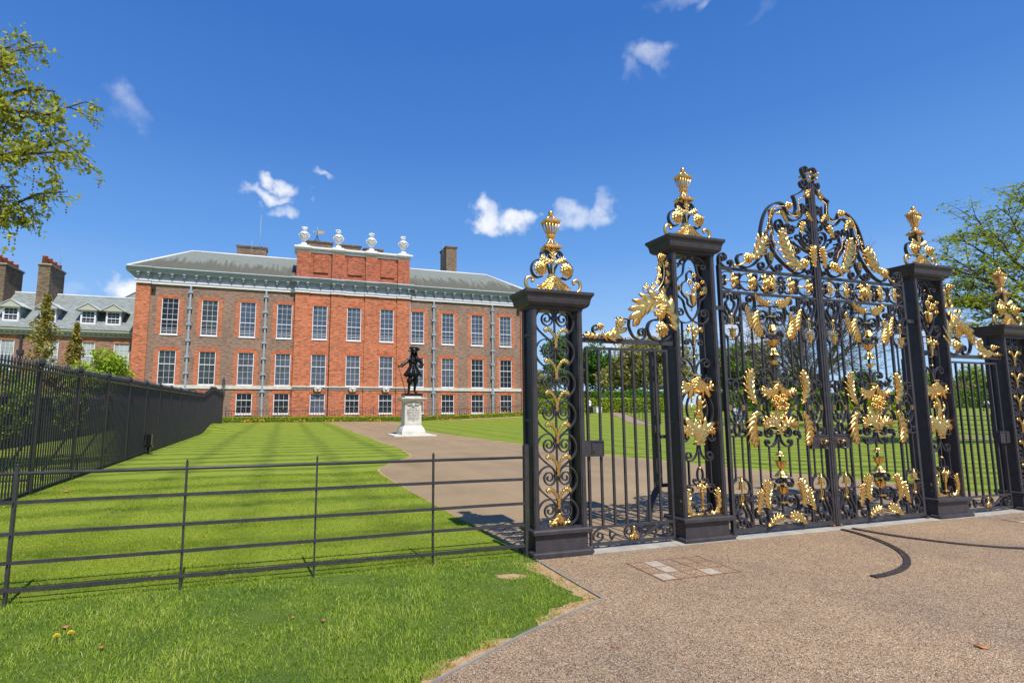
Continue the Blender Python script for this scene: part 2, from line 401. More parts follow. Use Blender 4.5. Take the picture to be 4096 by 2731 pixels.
vm_ = N_(nt, 'ShaderNodeVectorMath', operation='MULTIPLY_ADD'); lk.new(vs_.outputs[0], vm_.inputs[0]); vm_.inputs[1].default_value = (.075,.075,.075); lk.new(dirv, vm_.inputs[2])
wdir = vm_.outputs[0]
acc = None
for az, el, hw, hh, tilt, op in CL:
    a, e, t = math.radians(az), math.radians(el), math.radians(tilt)
    d = Vector((math.sin(a)*math.cos(e), math.cos(a)*math.cos(e), math.sin(e)))
    R = Vector((math.cos(a), -math.sin(a), 0)); U = R.cross(d)
    A = (R*math.cos(t)+U*math.sin(t))/math.tan(math.radians(hw)); B = (-R*math.sin(t)+U*math.cos(t))/math.tan(math.radians(hh))
    o = []
    for ax in (A, B):
        dp = N_(nt, 'ShaderNodeVectorMath', operation='DOT_PRODUCT'); lk.new(wdir, dp.inputs[0]); dp.inputs[1].default_value = ax
        o.append(math_(nt, 'POWER', math_(nt, 'ABSOLUTE', dp.outputs['Value']), 2.0))
    f = math_(nt, 'SUBTRACT', 1.0, math_(nt, 'ADD', o[0], o[1]))
    f = math_(nt, 'MAXIMUM', math_(nt, 'ADD', f, math_(nt, 'MULTIPLY_ADD', nf, 4.4, -1.9)), 0.0)
    g = math_(nt, 'MULTIPLY', f, op*.55)
    acc = g if acc is None else math_(nt, 'MAXIMUM', acc, g)
msk = N_(nt, 'ShaderNodeMapRange'); msk.interpolation_type = 'SMOOTHSTEP'; msk.inputs['From Min'].default_value = .0; msk.inputs['From Max'].default_value = .95
lk.new(acc, msk.inputs['Value'])
up_only = N_(nt, 'ShaderNodeVectorMath', operation='DOT_PRODUCT'); lk.new(dirv, up_only.inputs[0]); up_only.inputs[1].default_value = (.3,.95,0)
fm = math_(nt, 'MULTIPLY', msk.outputs[0], math_(nt, 'GREATER_THAN', up_only.outputs['Value'], 0.0))
cc = ramp(nt, acc, [(0,(6.5,6.9,7.6)),(1,(8.2,8.3,8.5))])
mx = nt.nodes.new('ShaderNodeMix'); mx.data_type = 'RGBA'
lk.new(math_(nt,'MULTIPLY',fm,.88), mx.inputs[0]); lk.new(skymix.outputs[2], mx.inputs[6]); lk.new(cc, mx.inputs[7])
lk.new(mx.outputs[2], bg.inputs[0])
scene.view_settings.view_transform = 'Standard'; scene.view_settings.look = 'None'; scene.view_settings.exposure = .12; scene.view_settings.gamma = 1
# ------------------------------------------------------------------ terrain
def sst(t): t = min(1., max(0., t)); return t*t*(3-2*t)
def H(x, y):
    d = .31*x+.95*y
    b = sst((y-33)/4.6)*(1-.36*sst((y-38)/5))*(1-sst((y-44)/7))*.47*math.exp(-((x+4.9)/1.6)**2) if -10 < x < 2 and 33 < y < 51 else 0.
    return b + sst((x-12)/22)*(.75*sst((d-42)/20)+.9*sst((d-60)/80))
def np_mesh(name, V, F, rnd=None, mat=None, smooth=False):
    """V (n,3); F (m,k) same-size polygons"""
    me = bpy.data.meshes.new(name); n, k = F.shape
    me.vertices.add(len(V)); me.vertices.foreach_set('co', np.asarray(V, np.float32).ravel())
    me.loops.add(n*k); me.loops.foreach_set('vertex_index', F.astype(np.int32).ravel())
    me.polygons.add(n); me.polygons.foreach_set('loop_start', np.arange(0, n*k, k, dtype=np.int32))
    me.polygons.foreach_set('loop_total', np.full(n, k, np.int32))
    if smooth: me.polygons.foreach_set('use_smooth', np.ones(n, bool))
    me.update(calc_edges=True)
    if rnd is not None:
        a = me.attributes.new('rnd', 'FLOAT', 'POINT'); a.data.foreach_set('value', np.asarray(rnd, np.float32))
    if mat: me.materials.append(mat)
    return me
def link(name, me, parent=None, loc=(0,0,0)):
    o = bpy.data.objects.new(name, me); COL.objects.link(o); o.parent = parent; o.location = loc; return o

def ground_mat(name, kind):
    m, nt, b, _, lk = new_mat(name)
    tc = N_(nt, 'ShaderNodeTexCoord'); v = tc.outputs['Object']; sp = N_(nt, 'ShaderNodeSeparateXYZ'); lk.new(v, sp.inputs[0])
    x, y = sp.outputs[0], sp.outputs[1]
    if kind == 'lawn':
        # mowing lines: pale and dark bands with ragged edges
        xr = math_(nt, 'MAXIMUM', math_(nt, 'SUBTRACT', x, 8.0), 0.0)
        c = math_(nt, 'ADD', y, math_(nt, 'MULTIPLY', xr, .55))
        wob = math_(nt, 'MULTIPLY', math_(nt, 'SUBTRACT', noise(nt, .22, v, 3), .5), 2.2)
        ph = math_(nt, 'MULTIPLY', math_(nt, 'ADD', c, wob), 2*PI/1.25)
        band = math_(nt, 'MULTIPLY_ADD', math_(nt, 'SINE', ph), .5, .5)
        mp = N_(nt, 'ShaderNodeMapping'); mp.inputs['Scale'].default_value = (.5,3.2,1); lk.new(v, mp.inputs[0])
        rag = noise(nt, 1.1, mp.outputs[0], 5, .6)
        band = ramp(nt, math_(nt, 'ADD', math_(nt,'MULTIPLY',band,.62), math_(nt,'MULTIPLY',rag,.6)), [(.34,(0,0,0)),(.72,(1,1,1))])
        ph2 = math_(nt, 'MULTIPLY', math_(nt, 'ADD', x, math_(nt,'MULTIPLY',wob,.25)), 2*PI/1.9)
        cross = ramp(nt, math_(nt, 'MULTIPLY_ADD', math_(nt,'SINE',ph2), .5, .5), [(0,(.55,.62,.52)),(.30,(1,1,1))])
        fine = noise(nt, 60, v, 6, .75); mid = noise(nt, 2.6, v, 6, .7)
        col = mixc(nt, band, (.10,.165,.010), (.26,.325,.030))
        col = mixc(nt, .8, col, cross, 'MULTIPLY')
        col = mixc(nt, ramp(nt, mid, [(.4,(0,0,0)),(.72,(.8,.8,.8))]), col, (.30,.32,.045))
        col = mixc(nt, .75, col, ramp(nt, fine, [(.25,(.45,.5,.4)),(.55,(1,1,1)),(.8,(1.35,1.3,1.2))]), 'MULTIPLY')
        bump(nt, b, math_(nt,'ADD',fine,math_(nt,'MULTIPLY',mid,.6)), .7, .03); b.inputs['Roughness'].default_value = .85
        b.inputs['Specular IOR Level'].default_value = .15
    elif kind == 'rough':
        fine = noise(nt, 70, v, 6, .8); mid = noise(nt, 1.6, v, 6, .7)
        col = mixc(nt, ramp(nt, mid, [(.35,(0,0,0)),(.65,(1,1,1))]), (.085,.155,.010), (.19,.26,.022))
        col = mixc(nt, .8, col, ramp(nt, fine, [(.25,(.35,.4,.3)),(.6,(1,1,1))]), 'MULTIPLY')
        bump(nt, b, fine, .8, .03); b.inputs['Roughness'].default_value = .9
    elif kind == 'gravel':
        def peb(sc):
            vo = N_(nt, 'ShaderNodeTexVoronoi'); vo.inputs['Scale'].default_value = sc; lk.new(v, vo.inputs['Vector']); return vo
        v1 = peb(140); v2 = peb(62)
        s1 = N_(nt, 'ShaderNodeSeparateColor'); lk.new(v1.outputs['Color'], s1.inputs[0])
        stops = [(0,(.13,.085,.055)),(.14,(.30,.205,.125)),(.36,(.46,.32,.19)),(.6,(.56,.40,.25)),(.8,(.42,.24,.12)),(.88,(.68,.55,.39)),(1,(.80,.70,.55))]
        c1 = ramp(nt, s1.outputs[0], stops, 'CONSTANT')
        gap = ramp(nt, v1.outputs['Distance'], [(.3,(1,1,1)),(.7,(.55,.52,.48))])
        col = mixc(nt, 1.0, c1, gap, 'MULTIPLY')
        big = noise(nt, .55, v, 5, .6); mid = noise(nt, 5, v, 5, .6)
        col = mixc(nt, .7, col, ramp(nt, big, [(.35,(.80,.79,.80)),(.7,(1.22,1.16,1.08))]), 'MULTIPLY')
        col = mixc(nt, .5, col, ramp(nt, mid, [(.3,(.8,.8,.8)),(.7,(1.18,1.18,1.15))]), 'MULTIPLY')
        bump(nt, b, v1.outputs['Distance'], .8, -.006); b.inputs['Roughness'].default_value = .8
    elif kind == 'path':
        f = noise(nt, 180, v, 5, .8); mid = noise(nt, .5, v, 6, .65)
        mp = N_(nt, 'ShaderNodeMapping'); mp.inputs['Scale'].default_value = (1.0,.12,1); lk.new(v, mp.inputs[0])
        wear = noise(nt, .8, mp.outputs[0], 5, .6)
        col = mixc(nt, ramp(nt, mid, [(.35,(0,0,0)),(.7,(1,1,1))]), (.275,.188,.094), (.350,.245,.132))
        col = mixc(nt, .6, col, ramp(nt, wear, [(.35,(.80,.80,.82)),(.65,(1.12,1.1,1.08))]), 'MULTIPLY')
        col = mixc(nt, .8, col, ramp(nt, f, [(.28,(.5,.5,.5)),(.5,(1,1,1)),(.72,(1.5,1.45,1.35))]), 'MULTIPLY')
        bump(nt, b, f, .5, .008); b.inputs['Roughness'].default_value = .8
    elif kind == 'earth':
        f = noise(nt, 45, v, 6, .75); g = noise(nt, 9, v, 5, .6)
        col = mixc(nt, ramp(nt, g, [(.35,(0,0,0)),(.65,(1,1,1))]), (.50,.27,.11), (.52,.38,.22))
        col = mixc(nt, .8, col, ramp(nt, f, [(.3,(.5,.5,.5)),(.65,(1.25,1.2,1.1))]), 'MULTIPLY')
        bump(nt, b, f, .8, .02); b.inputs['Roughness'].default_value = .95
    lk.new(col, b.inputs['Base Color']); return m
M['g_lawn'] = ground_mat('mown_lawn', 'lawn'); M['g_rough'] = ground_mat('rough_turf', 'rough')
M['g_gravel'] = ground_mat('bound_gravel', 'gravel'); M['g_path'] = ground_mat('brown_tarmac', 'path'); M['g_earth'] = ground_mat('dry_earth', 'earth')

xs = np.unique(np.r_[np.arange(-400,-40,40), np.arange(-40,-8,8), np.arange(-8,3,.6), [8], np.arange(12,120,3), np.arange(120,260,14), np.arange(260,1201,90)])
ys = np.unique(np.r_[np.arange(-120,0,30), np.arange(0,24,6), [24,28], np.arange(32,53,1), np.arange(54,150,4), np.arange(150,300,15), np.arange(300,1501,100)])
XX, YY = np.meshgrid(xs, ys); V = np.c_[XX.ravel(), YY.ravel(), [H(a,b) for a,b in zip(XX.ravel(), YY.ravel())]]
nx = len(xs); F = np.array([[j*nx+i, j*nx+i+1, (j+1)*nx+i+1, (j+1)*nx+i] for j in range(len(ys)-1) for i in range(nx-1)])
tag(link('ground', np_mesh('ground', V, F, None, M['g_lawn'], True)), 'striped mown lawn stretching to the palace and park', 'lawn', kind='structure')

def sheet(name, pts, z, mat, label=None, cat=None, thick=0):
    mb = MB(); n = len(pts); vs = [(x, y, H(x,y)+z) for x, y in pts]
    from mathutils.geometry import tessellate_polygon
    tris = tessellate_polygon([[Vector((x,y,0)) for x, y in pts]])
    fs = []
    for a, b, c in tris:
        A, B, C = (Vector(vs[i]) for i in (a,b,c))
        fs.append((a,b,c) if (B-A).cross(C-A).z > 0 else (a,c,b))
    mb.add(vs, fs); o = mb.build(name, mat); tag(o, label, cat, kind='structure'); return o
left_edge = cat_([(2.62,5.60),(2.58,6.8),(2.50,7.6),(2.46,8.7),(2.40,9.9),(2.34,11.3),(2.30,12.6),(2.36,13.8),(2.60,14.6),(3.2,15.7),(3.8,16.7),(4.12,18.2),(4.18,21.2),(4.12,27),(4.05,35),(4.1,44),(4.1,52.2)], 4)
right_edge = cat_([(12.6,5.6),(12.33,8.2),(12.0,9.3),(11.4,10.9),(11.0,12.5),(10.6,14.0),(10.0,16.4),(9.5,20.3),(9.0,25.2),(8.5,30.5),(8.35,32.8),(8.8,38),(9.4,45),(9.95,52.2)], 4)
def jag(pts, a=.03):
    return [(x+random.uniform(-a,a), y+random.uniform(-a,a)) for x, y in pts]
sheet('path', left_edge + [(-6,52.2),(-6,52.85),(12,52.85)] + [(12,52.2)] + right_edge[::-1], .004, M['g_path'], 'brown tarmac drive from the gates past the statue to the palace', 'drive')
sheet('path', [(12.02,52.2),(12.02,52.85)] + [(x,52.85) for x in range(15,40,3)] + [(x,52.3) for x in range(39,12,-3)], .006, M['g_path'], 'narrow pale path strip under the palace hedge', 'path')
# forecourt in front of the gates
edge = [(2.60,5.34),(2.61,4.75),(2.63,4.14),(1.69,3.70),(1.26,3.46),(.92,3.27),(-.35,2.52),(-2.2,1.45),(-4.5,.1),(-9,-2.6)]
sheet('forecourt', [(40,5.345),(2.60,5.345)] + edge[1:] + [(-9,-14),(40,-14)], .012, M['g_gravel'], 'pebble surfaced forecourt in front of the gates', 'forecourt')
def strip(pts, w0, w1, z, mat, name, jagged=0, step=.05):
    P = np.array(pts, float); L = np.r_[0, np.cumsum(np.hypot(*(P[1:]-P[:-1]).T))]
    u = np.arange(0, L[-1], step); C = np.c_[np.interp(u,L,P[:,0]), np.interp(u,L,P[:,1])]
    T = np.gradient(C, axis=0); T /= np.hypot(T[:,0],T[:,1])[:,None]; Nn = np.c_[-T[:,1], T[:,0]]
    k = rng.normal(0,1,len(u)); k = np.convolve(k, np.ones(7)/2.6, 'same')
    a = C+Nn*w0; b = C+Nn*(w1+jagged*k)[:,None]
    mb = MB(); n = len(u)
    mb.add([(p[0],p[1],H(*p)+z) for p in a]+[(p[0],p[1],H(*p)+z) for p in b], [(i,i+1,n+i+1,n+i) for i in range(n-1)])
    return mb.build(name, mat)
o = strip(edge[::-1], -.0, .13, .008, M['g_earth'], 'earth_strip', .05); tag(o, kind='structure')
o = strip([(x,y) for x,y in right_edge], -.0, -.09, .003, M['g_earth'], 'earth_strip', .03, .2); tag(o, kind='structure')
o = strip([(x,y) for x,y in left_edge], .0, .05, .003, M['g_earth'], 'earth_strip', .02, .2); tag(o, kind='structure')
mb = MB()                                                   # thin metal edging strip round the forecourt
for (x0,y0),(x1,y1) in zip(edge[:-1], edge[1:]):
    d = Vector((x1-x0, y1-y0)); d.normalize(); n = Vector((-d.y, d.x))*.008
    mb.add([(x0-n.x,y0-n.y,-.01),(x1-n.x,y1-n.y,-.01),(x1+n.x,y1+n.y,-.01),(x0+n.x,y0+n.y,-.01),(x0-n.x,y0-n.y,.022),(x1-n.x,y1-n.y,.022),(x1+n.x,y1+n.y,.022),(x0+n.x,y0+n.y,.022)],
           [(4,5,6,7),(0,1,5,4),(2,3,7,6),(3,0,4,7),(1,2,6,5)])
tag(mb.build('kerb', simple('edging_strip', (.25,.235,.21), .95, 0, .2)), 'thin grey edging strip between turf and forecourt', 'edging', kind='structure')
mb = MB()                                                   # concrete threshold, in slabs
random.seed(3); x = 3.30
for k in range(9):
    wl = [1.16,.86,1.12,1.12,1.12,.62,1.3,.9,1.0][k]; mb.box(x, x+wl-.006, 5.36, 5.64, -.05, .020+.001*(k%2)); x += wl
tag(mb.build('threshold', M['stone_grey'], bevel=.004), 'pale concrete threshold strip running under the gates', 'threshold', kind='structure')
sheet('bare_patch', jag([(2.02,5.05),(2.2,5.02),(2.33,4.93),(2.30,4.86),(2.12,4.88),(1.98,4.97)], .02), .004, M['g_earth'])['kind'] = 'structure'
sheet('bare_patch', jag([(2.40,5.3),(2.56,5.32),(2.58,5.0),(2.57,4.6),(2.50,4.35),(2.44,4.6),(2.46,4.9),(2.36,5.1)], .015), .004, M['g_earth'])['kind'] = 'structure'

# ------------------------------------------------------------------ grass blades
ex = np.array([-9,-4.5,-2.2,-.35,.92,1.26,1.69,2.60]); ey = np.array([-2.6,.1,1.45,2.52,3.27,3.46,3.70,4.12])
def blades(n, xr, yr, hmin, hmax, wid, keep, lean=.5, clump=None, quad=True):
    x = rng.uniform(*xr, n); y = rng.uniform(*yr, n); k = keep(x, y); x, y = x[k], y[k]; n = len(x)
    # clumpiness
    c = np.sin(x*3.1+1.3*np.sin(y*2.3))*np.cos(y*2.7+np.sin(x*1.9)) + .6*np.sin(x*9+y*4)*np.cos(y*8-x*3)
    h = (hmin+(hmax-hmin)*rng.random(n)**1.3)*(1+.45*c)
    a = rng.uniform(0, 2*PI, n); bx, by = np.cos(a), np.sin(a); ld = rng.uniform(0, 2*PI, n)
    lx, ly = np.cos(ld)*lean*h*rng.random(n)*1.6, np.sin(ld)*lean*h*rng.random(n)*1.6
    w = wid*(.6+.8*rng.random(n)); z0 = np.zeros(n)
    P = [np.c_[x-bx*w, y-by*w, z0], np.c_[x+bx*w, y+by*w, z0]]
    P += [np.c_[x+bx*w*.7+lx*.35, y+by*w*.7+ly*.35, h*.6], np.c_[x-bx*w*.7+lx*.35, y-by*w*.7+ly*.35, h*.6], np.c_[x+lx, y+ly, h*np.maximum(.55, 1-.3*np.hypot(lx,ly)/h)]]
    V = np.stack(P, 1).reshape(-1,3); b = np.arange(n)[:,None]*5
    F = np.concatenate([np.c_[b, b+1, b+2], np.c_[b, b+2, b+3], np.c_[b+3, b+2, b+4]])
    r = np.clip(rng.random(n)*.62+.08+.19*c+.08*rng.normal(0,1,n), 0, .80); dry = rng.random(n) < .035; r[dry] = .85+.15*rng.random(dry.sum())
    return V, F, np.repeat(r, 5)
def keep_rough(x, y):
    lim = np.where(y > 4.12, 2.56, np.interp(y, ey, ex)-.13)
    return (x < lim + .05*np.sin(y*23)+.04*np.sin(y*51+x*9)) & ~((x > 2.03) & (x < 2.30) & (y > 4.9) & (y < 5.02)) & ~((x>2.44)&(rng.random(len(x))<.6))
parts = [blades(30000, (-1.8,2.0), (2.1,3.5), .02, .055, .0019, keep_rough, .8),
         blades(95000, (-3.3,2.62), (3.3,5.6), .018, .050, .0021, keep_rough, .8)]
def cat_parts(parts):
    off = 0; Vs, Fs, Rs = [], [], []
    for V, F, r in parts: Vs.append(V); Fs.append(F+off); Rs.append(r); off += len(V)
    return np.concatenate(Vs), np.concatenate(Fs), np.concatenate(Rs)
V, F, r = cat_parts(parts)
tag(link('grass', np_mesh('grass', V, F, r, M['blade'])), 'longer unmown green grass in front of the low rail fence', 'grass', kind='stuff')
lex = np.array([p[0] for p in left_edge]); ley = np.array([p[1] for p in left_edge])
km = lambda x, y: x < np.interp(y, ley, lex)-.02
parts = [blades(90000, (-3.6,2.65), (5.5,8.2), .010, .024, .0021, km, .7), blades(60000, (-4.38,2.5), (8.2,13.5), .010, .024, .0034, km, .7)]
V, F, r = cat_parts(parts)
tag(link('grass', np_mesh('mown_grass', V, F, r, M['blade_mown'])), 'short mown grass behind the low rail fence', 'grass', kind='stuff')
# a base colour sheet for the rough turf
sheet('turf', [(-30,5.5),(-30,-14),(-9,-14)] + edge[::-1] + [(2.60,5.5)], .003, M['g_rough'], 'rough turf in front of the low rail fence', 'turf')

# small things on the ground
def fallen(x, y, s, rz, label, mat='deadleaf', name='fallen_leaf', z=.028):
    mb = MB(); out = [(0,-.5),(.22,-.28),(.5,-.2),(.3,.02),(.42,.3),(.14,.24),(0,.55),(-.12,.26),(-.4,.34),(-.28,.05),(-.46,-.12),(-.2,-.25)]
    vs = [(0,0,.12)]+[(a,b,.05+.22*abs(a)+.1*b) for a,b in out]; n = len(out)
    c, q = math.cos(rz), math.sin(rz)
    mb.add([(x+s*(a*c-b*q), y+s*(a*q+b*c), z+s*h*.8) for a,b,h in vs], [(0,1+i,1+(i+1)%n) for i in range(n)], True)
    o = mb.build(name, M[mat], None, (x,y,z), solid=.0015); tag(o, label, 'leaf', 'dry leaves lying about'); return o
fallen(4.574,2.554,.085,.3,'large orange dry leaf on the gravel near the lower right corner',z=.014)
fallen(2.192,3.329,.045,1.2,'small brown dry leaf on the gravel near the turf corner',z=.014)
fallen(-1.469,4.82,.06,.5,'brown dry leaf in the grass above the yellow flowers')
fallen(-1.112,4.355,.05,2,'curled brown leaf in the grass right of the yellow flowers')
fallen(.338,4.369,.04,1,'pinkish dry leaf in the grass, right one of a pair')
fallen(.119,4.50,.035,0,'pinkish dry leaf in the grass, left one of a pair')
fallen(-3.86,12.05,.14,.2,'tan leaf on the mown lawn beside the tall railing')
fallen(1.827,5.348,.045,.8,'dry leaf in the grass just left of the gate pier')
mb = MB(); random.seed(5)
mb.tube([(-1.43,4.56,0),(-1.44,4.56,.06)], .003, 5); mb.tube([(-1.37,4.58,0),(-1.36,4.575,.065)], .003, 5)
t = thing('dandelion', 'two bright yellow dandelion flowers in the grass at lower left', 'flower', (-1.4,4.56,0))
mb.build('stem', M['blade_mown'], t)
for x, y, z in ((-1.44,4.56,.062),(-1.36,4.575,.067)):
    mb = MB()
    for L in range(3):
        for i in range(14):
            a = 2*PI*i/14+L*.2; r = .024-.006*L
            mb.add([(x,y,z+.004*L),(x+r*math.cos(a-.15),y+r*math.sin(a-.15),z+.004+.005*L),(x+r*math.cos(a+.15),y+r*math.sin(a+.15),z+.004+.005*L)],[(0,1,2)])
    mb.build('flower_head', M['yellow'], t)
# inspection covers
M['cover_stone'] = simple('worn_stone', (.40,.33,.24), .85, 0, .25, 12, .3, 60)
def cover(x0, x1, y0, y1, label, nx, ny):
    t = thing('inspection_cover', label, 'cover', ((x0+x1)/2,(y0+y1)/2,.012), 'inspection covers set in the gravel')
    fr = MB(); random.seed(9)
    dx = (x1-x0)/nx; dy = (y1-y0)/ny
    for i in range(nx+1): fr.box(x0+i*dx-.007, x0+i*dx+.007, y0-.02, y1+.02, .0, .0175)
    for j in range(ny+1): fr.box(x0-.02, x1+.02, y0+j*dy-.0065, y0+j*dy+.0065, .0, .0172)
    for a in (fr.build('frame', M['rust'], t),): pass
    for i in range(nx):
        for j in range(ny):
            k = random.choice((1,2,1,2,1)); q = MB(); q.box(x0+i*dx+.008, x0+(i+1)*dx-.008, y0+j*dy+.008, y0+(j+1)*dy-.008, 0, .0155+.0007*k)
            q.build('paving_infill', [M['cover_stone'], M['g_gravel'], M['cover_stone']][k], t)
cover(3.44, 4.34, 4.37, 4.93, 'rusty framed inspection cover with stone infill in front of the left side gate', 5, 3)
cover(9.90, 10.8, 4.85, 5.10, 'rusty framed inspection cover at the right edge in front of the far gate', 4, 2)
# curved iron floor tracks for the gate wheels
def track(cx, cy, R, a0, a1, w, label, g):
    mb = MB(); n = 60; vs = []; fs = []
    for i in range(n+1):
        a = math.radians(a0+(a1-a0)*i/n); c, q = math.cos(a), math.sin(a)
        for r, z in ((R-w/2,.0),(R-w/2,.026),(R-w/6,.030),(R-w/6+.002,.026),(R+w/6-.002,.026),(R+w/6,.030),(R+w/2,.026),(R+w/2,.0)): vs.append((cx+r*c, cy+r*q, z))
    for i in range(n):
        for k in range(7): fs.append((i*8+k, i*8+k+1, (i+1)*8+k+1, (i+1)*8+k))
    fs += [tuple(range(8)), tuple(n*8+k for k in range(7,-1,-1))]
    mb.add(vs, fs); tag(mb.build('floor_track', M['track'], None, (cx,cy,.0)), label, 'track', g)
M['track'] = simple('worn_track_iron', (.07,.055,.048), .45, .4, .35, 14, .15, 60)
track(5.42, 5.50, 1.66, -5, -90, .062, 'curved iron floor track swinging left from the closed gates', 'gate wheel tracks')
track(8.92, 5.50, 1.66, 185, 290, .062, 'curved iron floor track swinging right from the closed gates', 'gate wheel tracks')
# ------------------------------------------------------------------ gates
GX = 7.17; YG = 5.514
I, G = M['iron'], M['gold']
def bars(root, name, lst, w=.013, d=.034, y=YG, mat=None):
    """each polyline becomes its own child object"""
    for P in lst:
        mb = MB(); mb.sweep(P, w, d, y); mb.build(name, mat or I, root)
def both(lst, cx): return lst+[mir(p, cx) for p in lst]

# ---- finial (local x centre, base z)
def finial(root, cx, y, zb, s=1.0):
    X = lambda a: cx+a*s*1.16
    Z = lambda a: zb+a*s
    # iron scroll work
    big = [(.0,.25),(.03,.33),(.075,.42),(.15,.455),(.225,.43),(.262,.34),(.235,.25),(.17,.215)]
    big = [(X(a),Z(b)) for a,b in [(.02,.26),(.045,.35),(.09,.42),(.16,.445),(.225,.41),(.255,.33),(.24,.25),(.185,.205),(.12,.225)]]
    sm = [(X(a),Z(b)) for a,b in [(.02,.43),(.035,.48),(.03,.52),(.045,.565),(.09,.58),(.13,.555),(.135,.51),(.105,.485)]]
    for f in (lambda p: p, lambda p: mir(p, cx)):
        bars(root, 'scroll', [f(cat_(big,5))], .016*s, .05*s, y)
        bars(root, 'scroll', [f(spiral_end(cat_(sm,5), (X(.095),Z(.53)), .9, .3))], .013*s, .04*s, y)
    mb = MB(); mb.cbox(cx, y, Z(.30), .028*s, .028*s, .6*s); mb.build('stem', I, root)
    mb = MB()                                  # gilded acanthus skirt and volutes
    for sg in (-1,1):
        acanthus(mb, [(X(sg*.005),Z(.215)),(X(sg*.05),Z(.13)),(X(sg*.11),Z(.055)),(X(sg*.19),Z(.02))], .062*s, y-.06*s, 9, .022*s, .7)
        acanthus(mb, [(X(sg*.02),Z(.13)),(X(sg*.045),Z(.07)),(X(sg*.07),Z(.0))], .036*s, y-.085*s, 5, .02*s, .6)
    mb.build('gilded_leaf', G, root)
    for sg in (-1,1):
        P = cat_([(X(sg*.17),Z(.015)),(X(sg*.25),Z(.01)),(X(sg*.315),Z(.045)),(X(sg*.345),Z(.11)),(X(sg*.33),Z(.175)),(X(sg*.285),Z(.195)),(X(sg*.25),Z(.17)),(X(sg*.26),Z(.145))], 5)
        mb = MB(); n = len(P); mb.tube([(a,y-.04*s,b) for a,b in P], [(.024-.008*abs(i/n-.3))*s for i in range(n)], 8)
        mb.ball(P[-1][0], y-.04*s, P[-1][1], .022*s, 8, 5); mb.build('volute', M['gold_soft'], root)
        mb = MB(); rosette(mb, X(sg*.165), y-.05*s, Z(.315), .104*s, 11, 4); mb.build('rosette', G, root)
    mb = MB()
    for sp, w in (([(0,.41),(.0,.50),(.0,.60)],.034),([(.01,.40),(.08,.425),(.155,.47)],.035),([(-.01,.40),(-.08,.425),(-.155,.47)],.035)):
        acanthus(mb, [(X(a),Z(b)) for a,b in sp], w*s, y-.045*s, 4, .018*s, .5)
    mb.cbox(cx, y-.03*s, Z(.34), .022*s, .02*s, .14*s); mb.cbox(cx, y, Z(.225), .11*s, .08*s, .025*s); mb.cbox(cx, y, Z(.25), .085*s, .065*s, .02*s)
    mb.build('gilded_sprig', M['gold_soft'], root)
    mb = MB(); g = M['gold_soft']              # open urn
    q = .09*s; mb.sqlathe(cx, y, [(.108*s,.085*s,Z(.60)),(.125*s,.095*s,Z(.615)),(.10*s,.075*s,Z(.64)),(.09*s,.065*s,Z(.65))])
    for sg in (-1,0,1):
        for sy in (-1,1):
            mb.tube([(X(sg*.075),y+sy*.05*s,Z(.65)),(X(sg*.04),y+sy*.03*s,Z(.685)),(X(sg*.02),y+sy*.018*s,Z(.73)),(X(sg*.018),y+sy*.015*s,Z(.76))], .011*s, 6)
    mb.sqlathe(cx, y, [(.03*s,.03*s,Z(.75)),(.05*s,.045*s,Z(.765)),(.052*s,.045*s,Z(.785)),(.032*s,.03*s,Z(.80))])
    for i in range(5):
        a = (i-2)/2.
        for sy in (-1,1):
            mb.tube([(X(a*.025),y+sy*.02*s,Z(.80)),(X(a*.05),y+sy*.035*s,Z(.83)),(X(a*.068),y+sy*.045*s,Z(.88)),(X(a*.085),y+sy*.055*s,Z(.955))], .0105*s, 6)
    mb.sqlathe(cx, y, [(.09*s,.065*s,Z(.95)),(.108*s,.08*s,Z(.965)),(.112*s,.082*s,Z(.985)),(.075*s,.055*s,Z(1.0))])
    for sg in (-1,1):
        for sy in (-1,1):
            mb.tube([(X(sg*.07),y+sy*.045*s,Z(1.0)),(X(sg*.03),y+sy*.02*s,Z(1.03)),(X(sg*.008),y+sy*.005*s,Z(1.07))], .011*s, 6)
    mb.ball(cx, y, Z(1.095), .034*s, 14, 9); mb.build('urn', g, root)

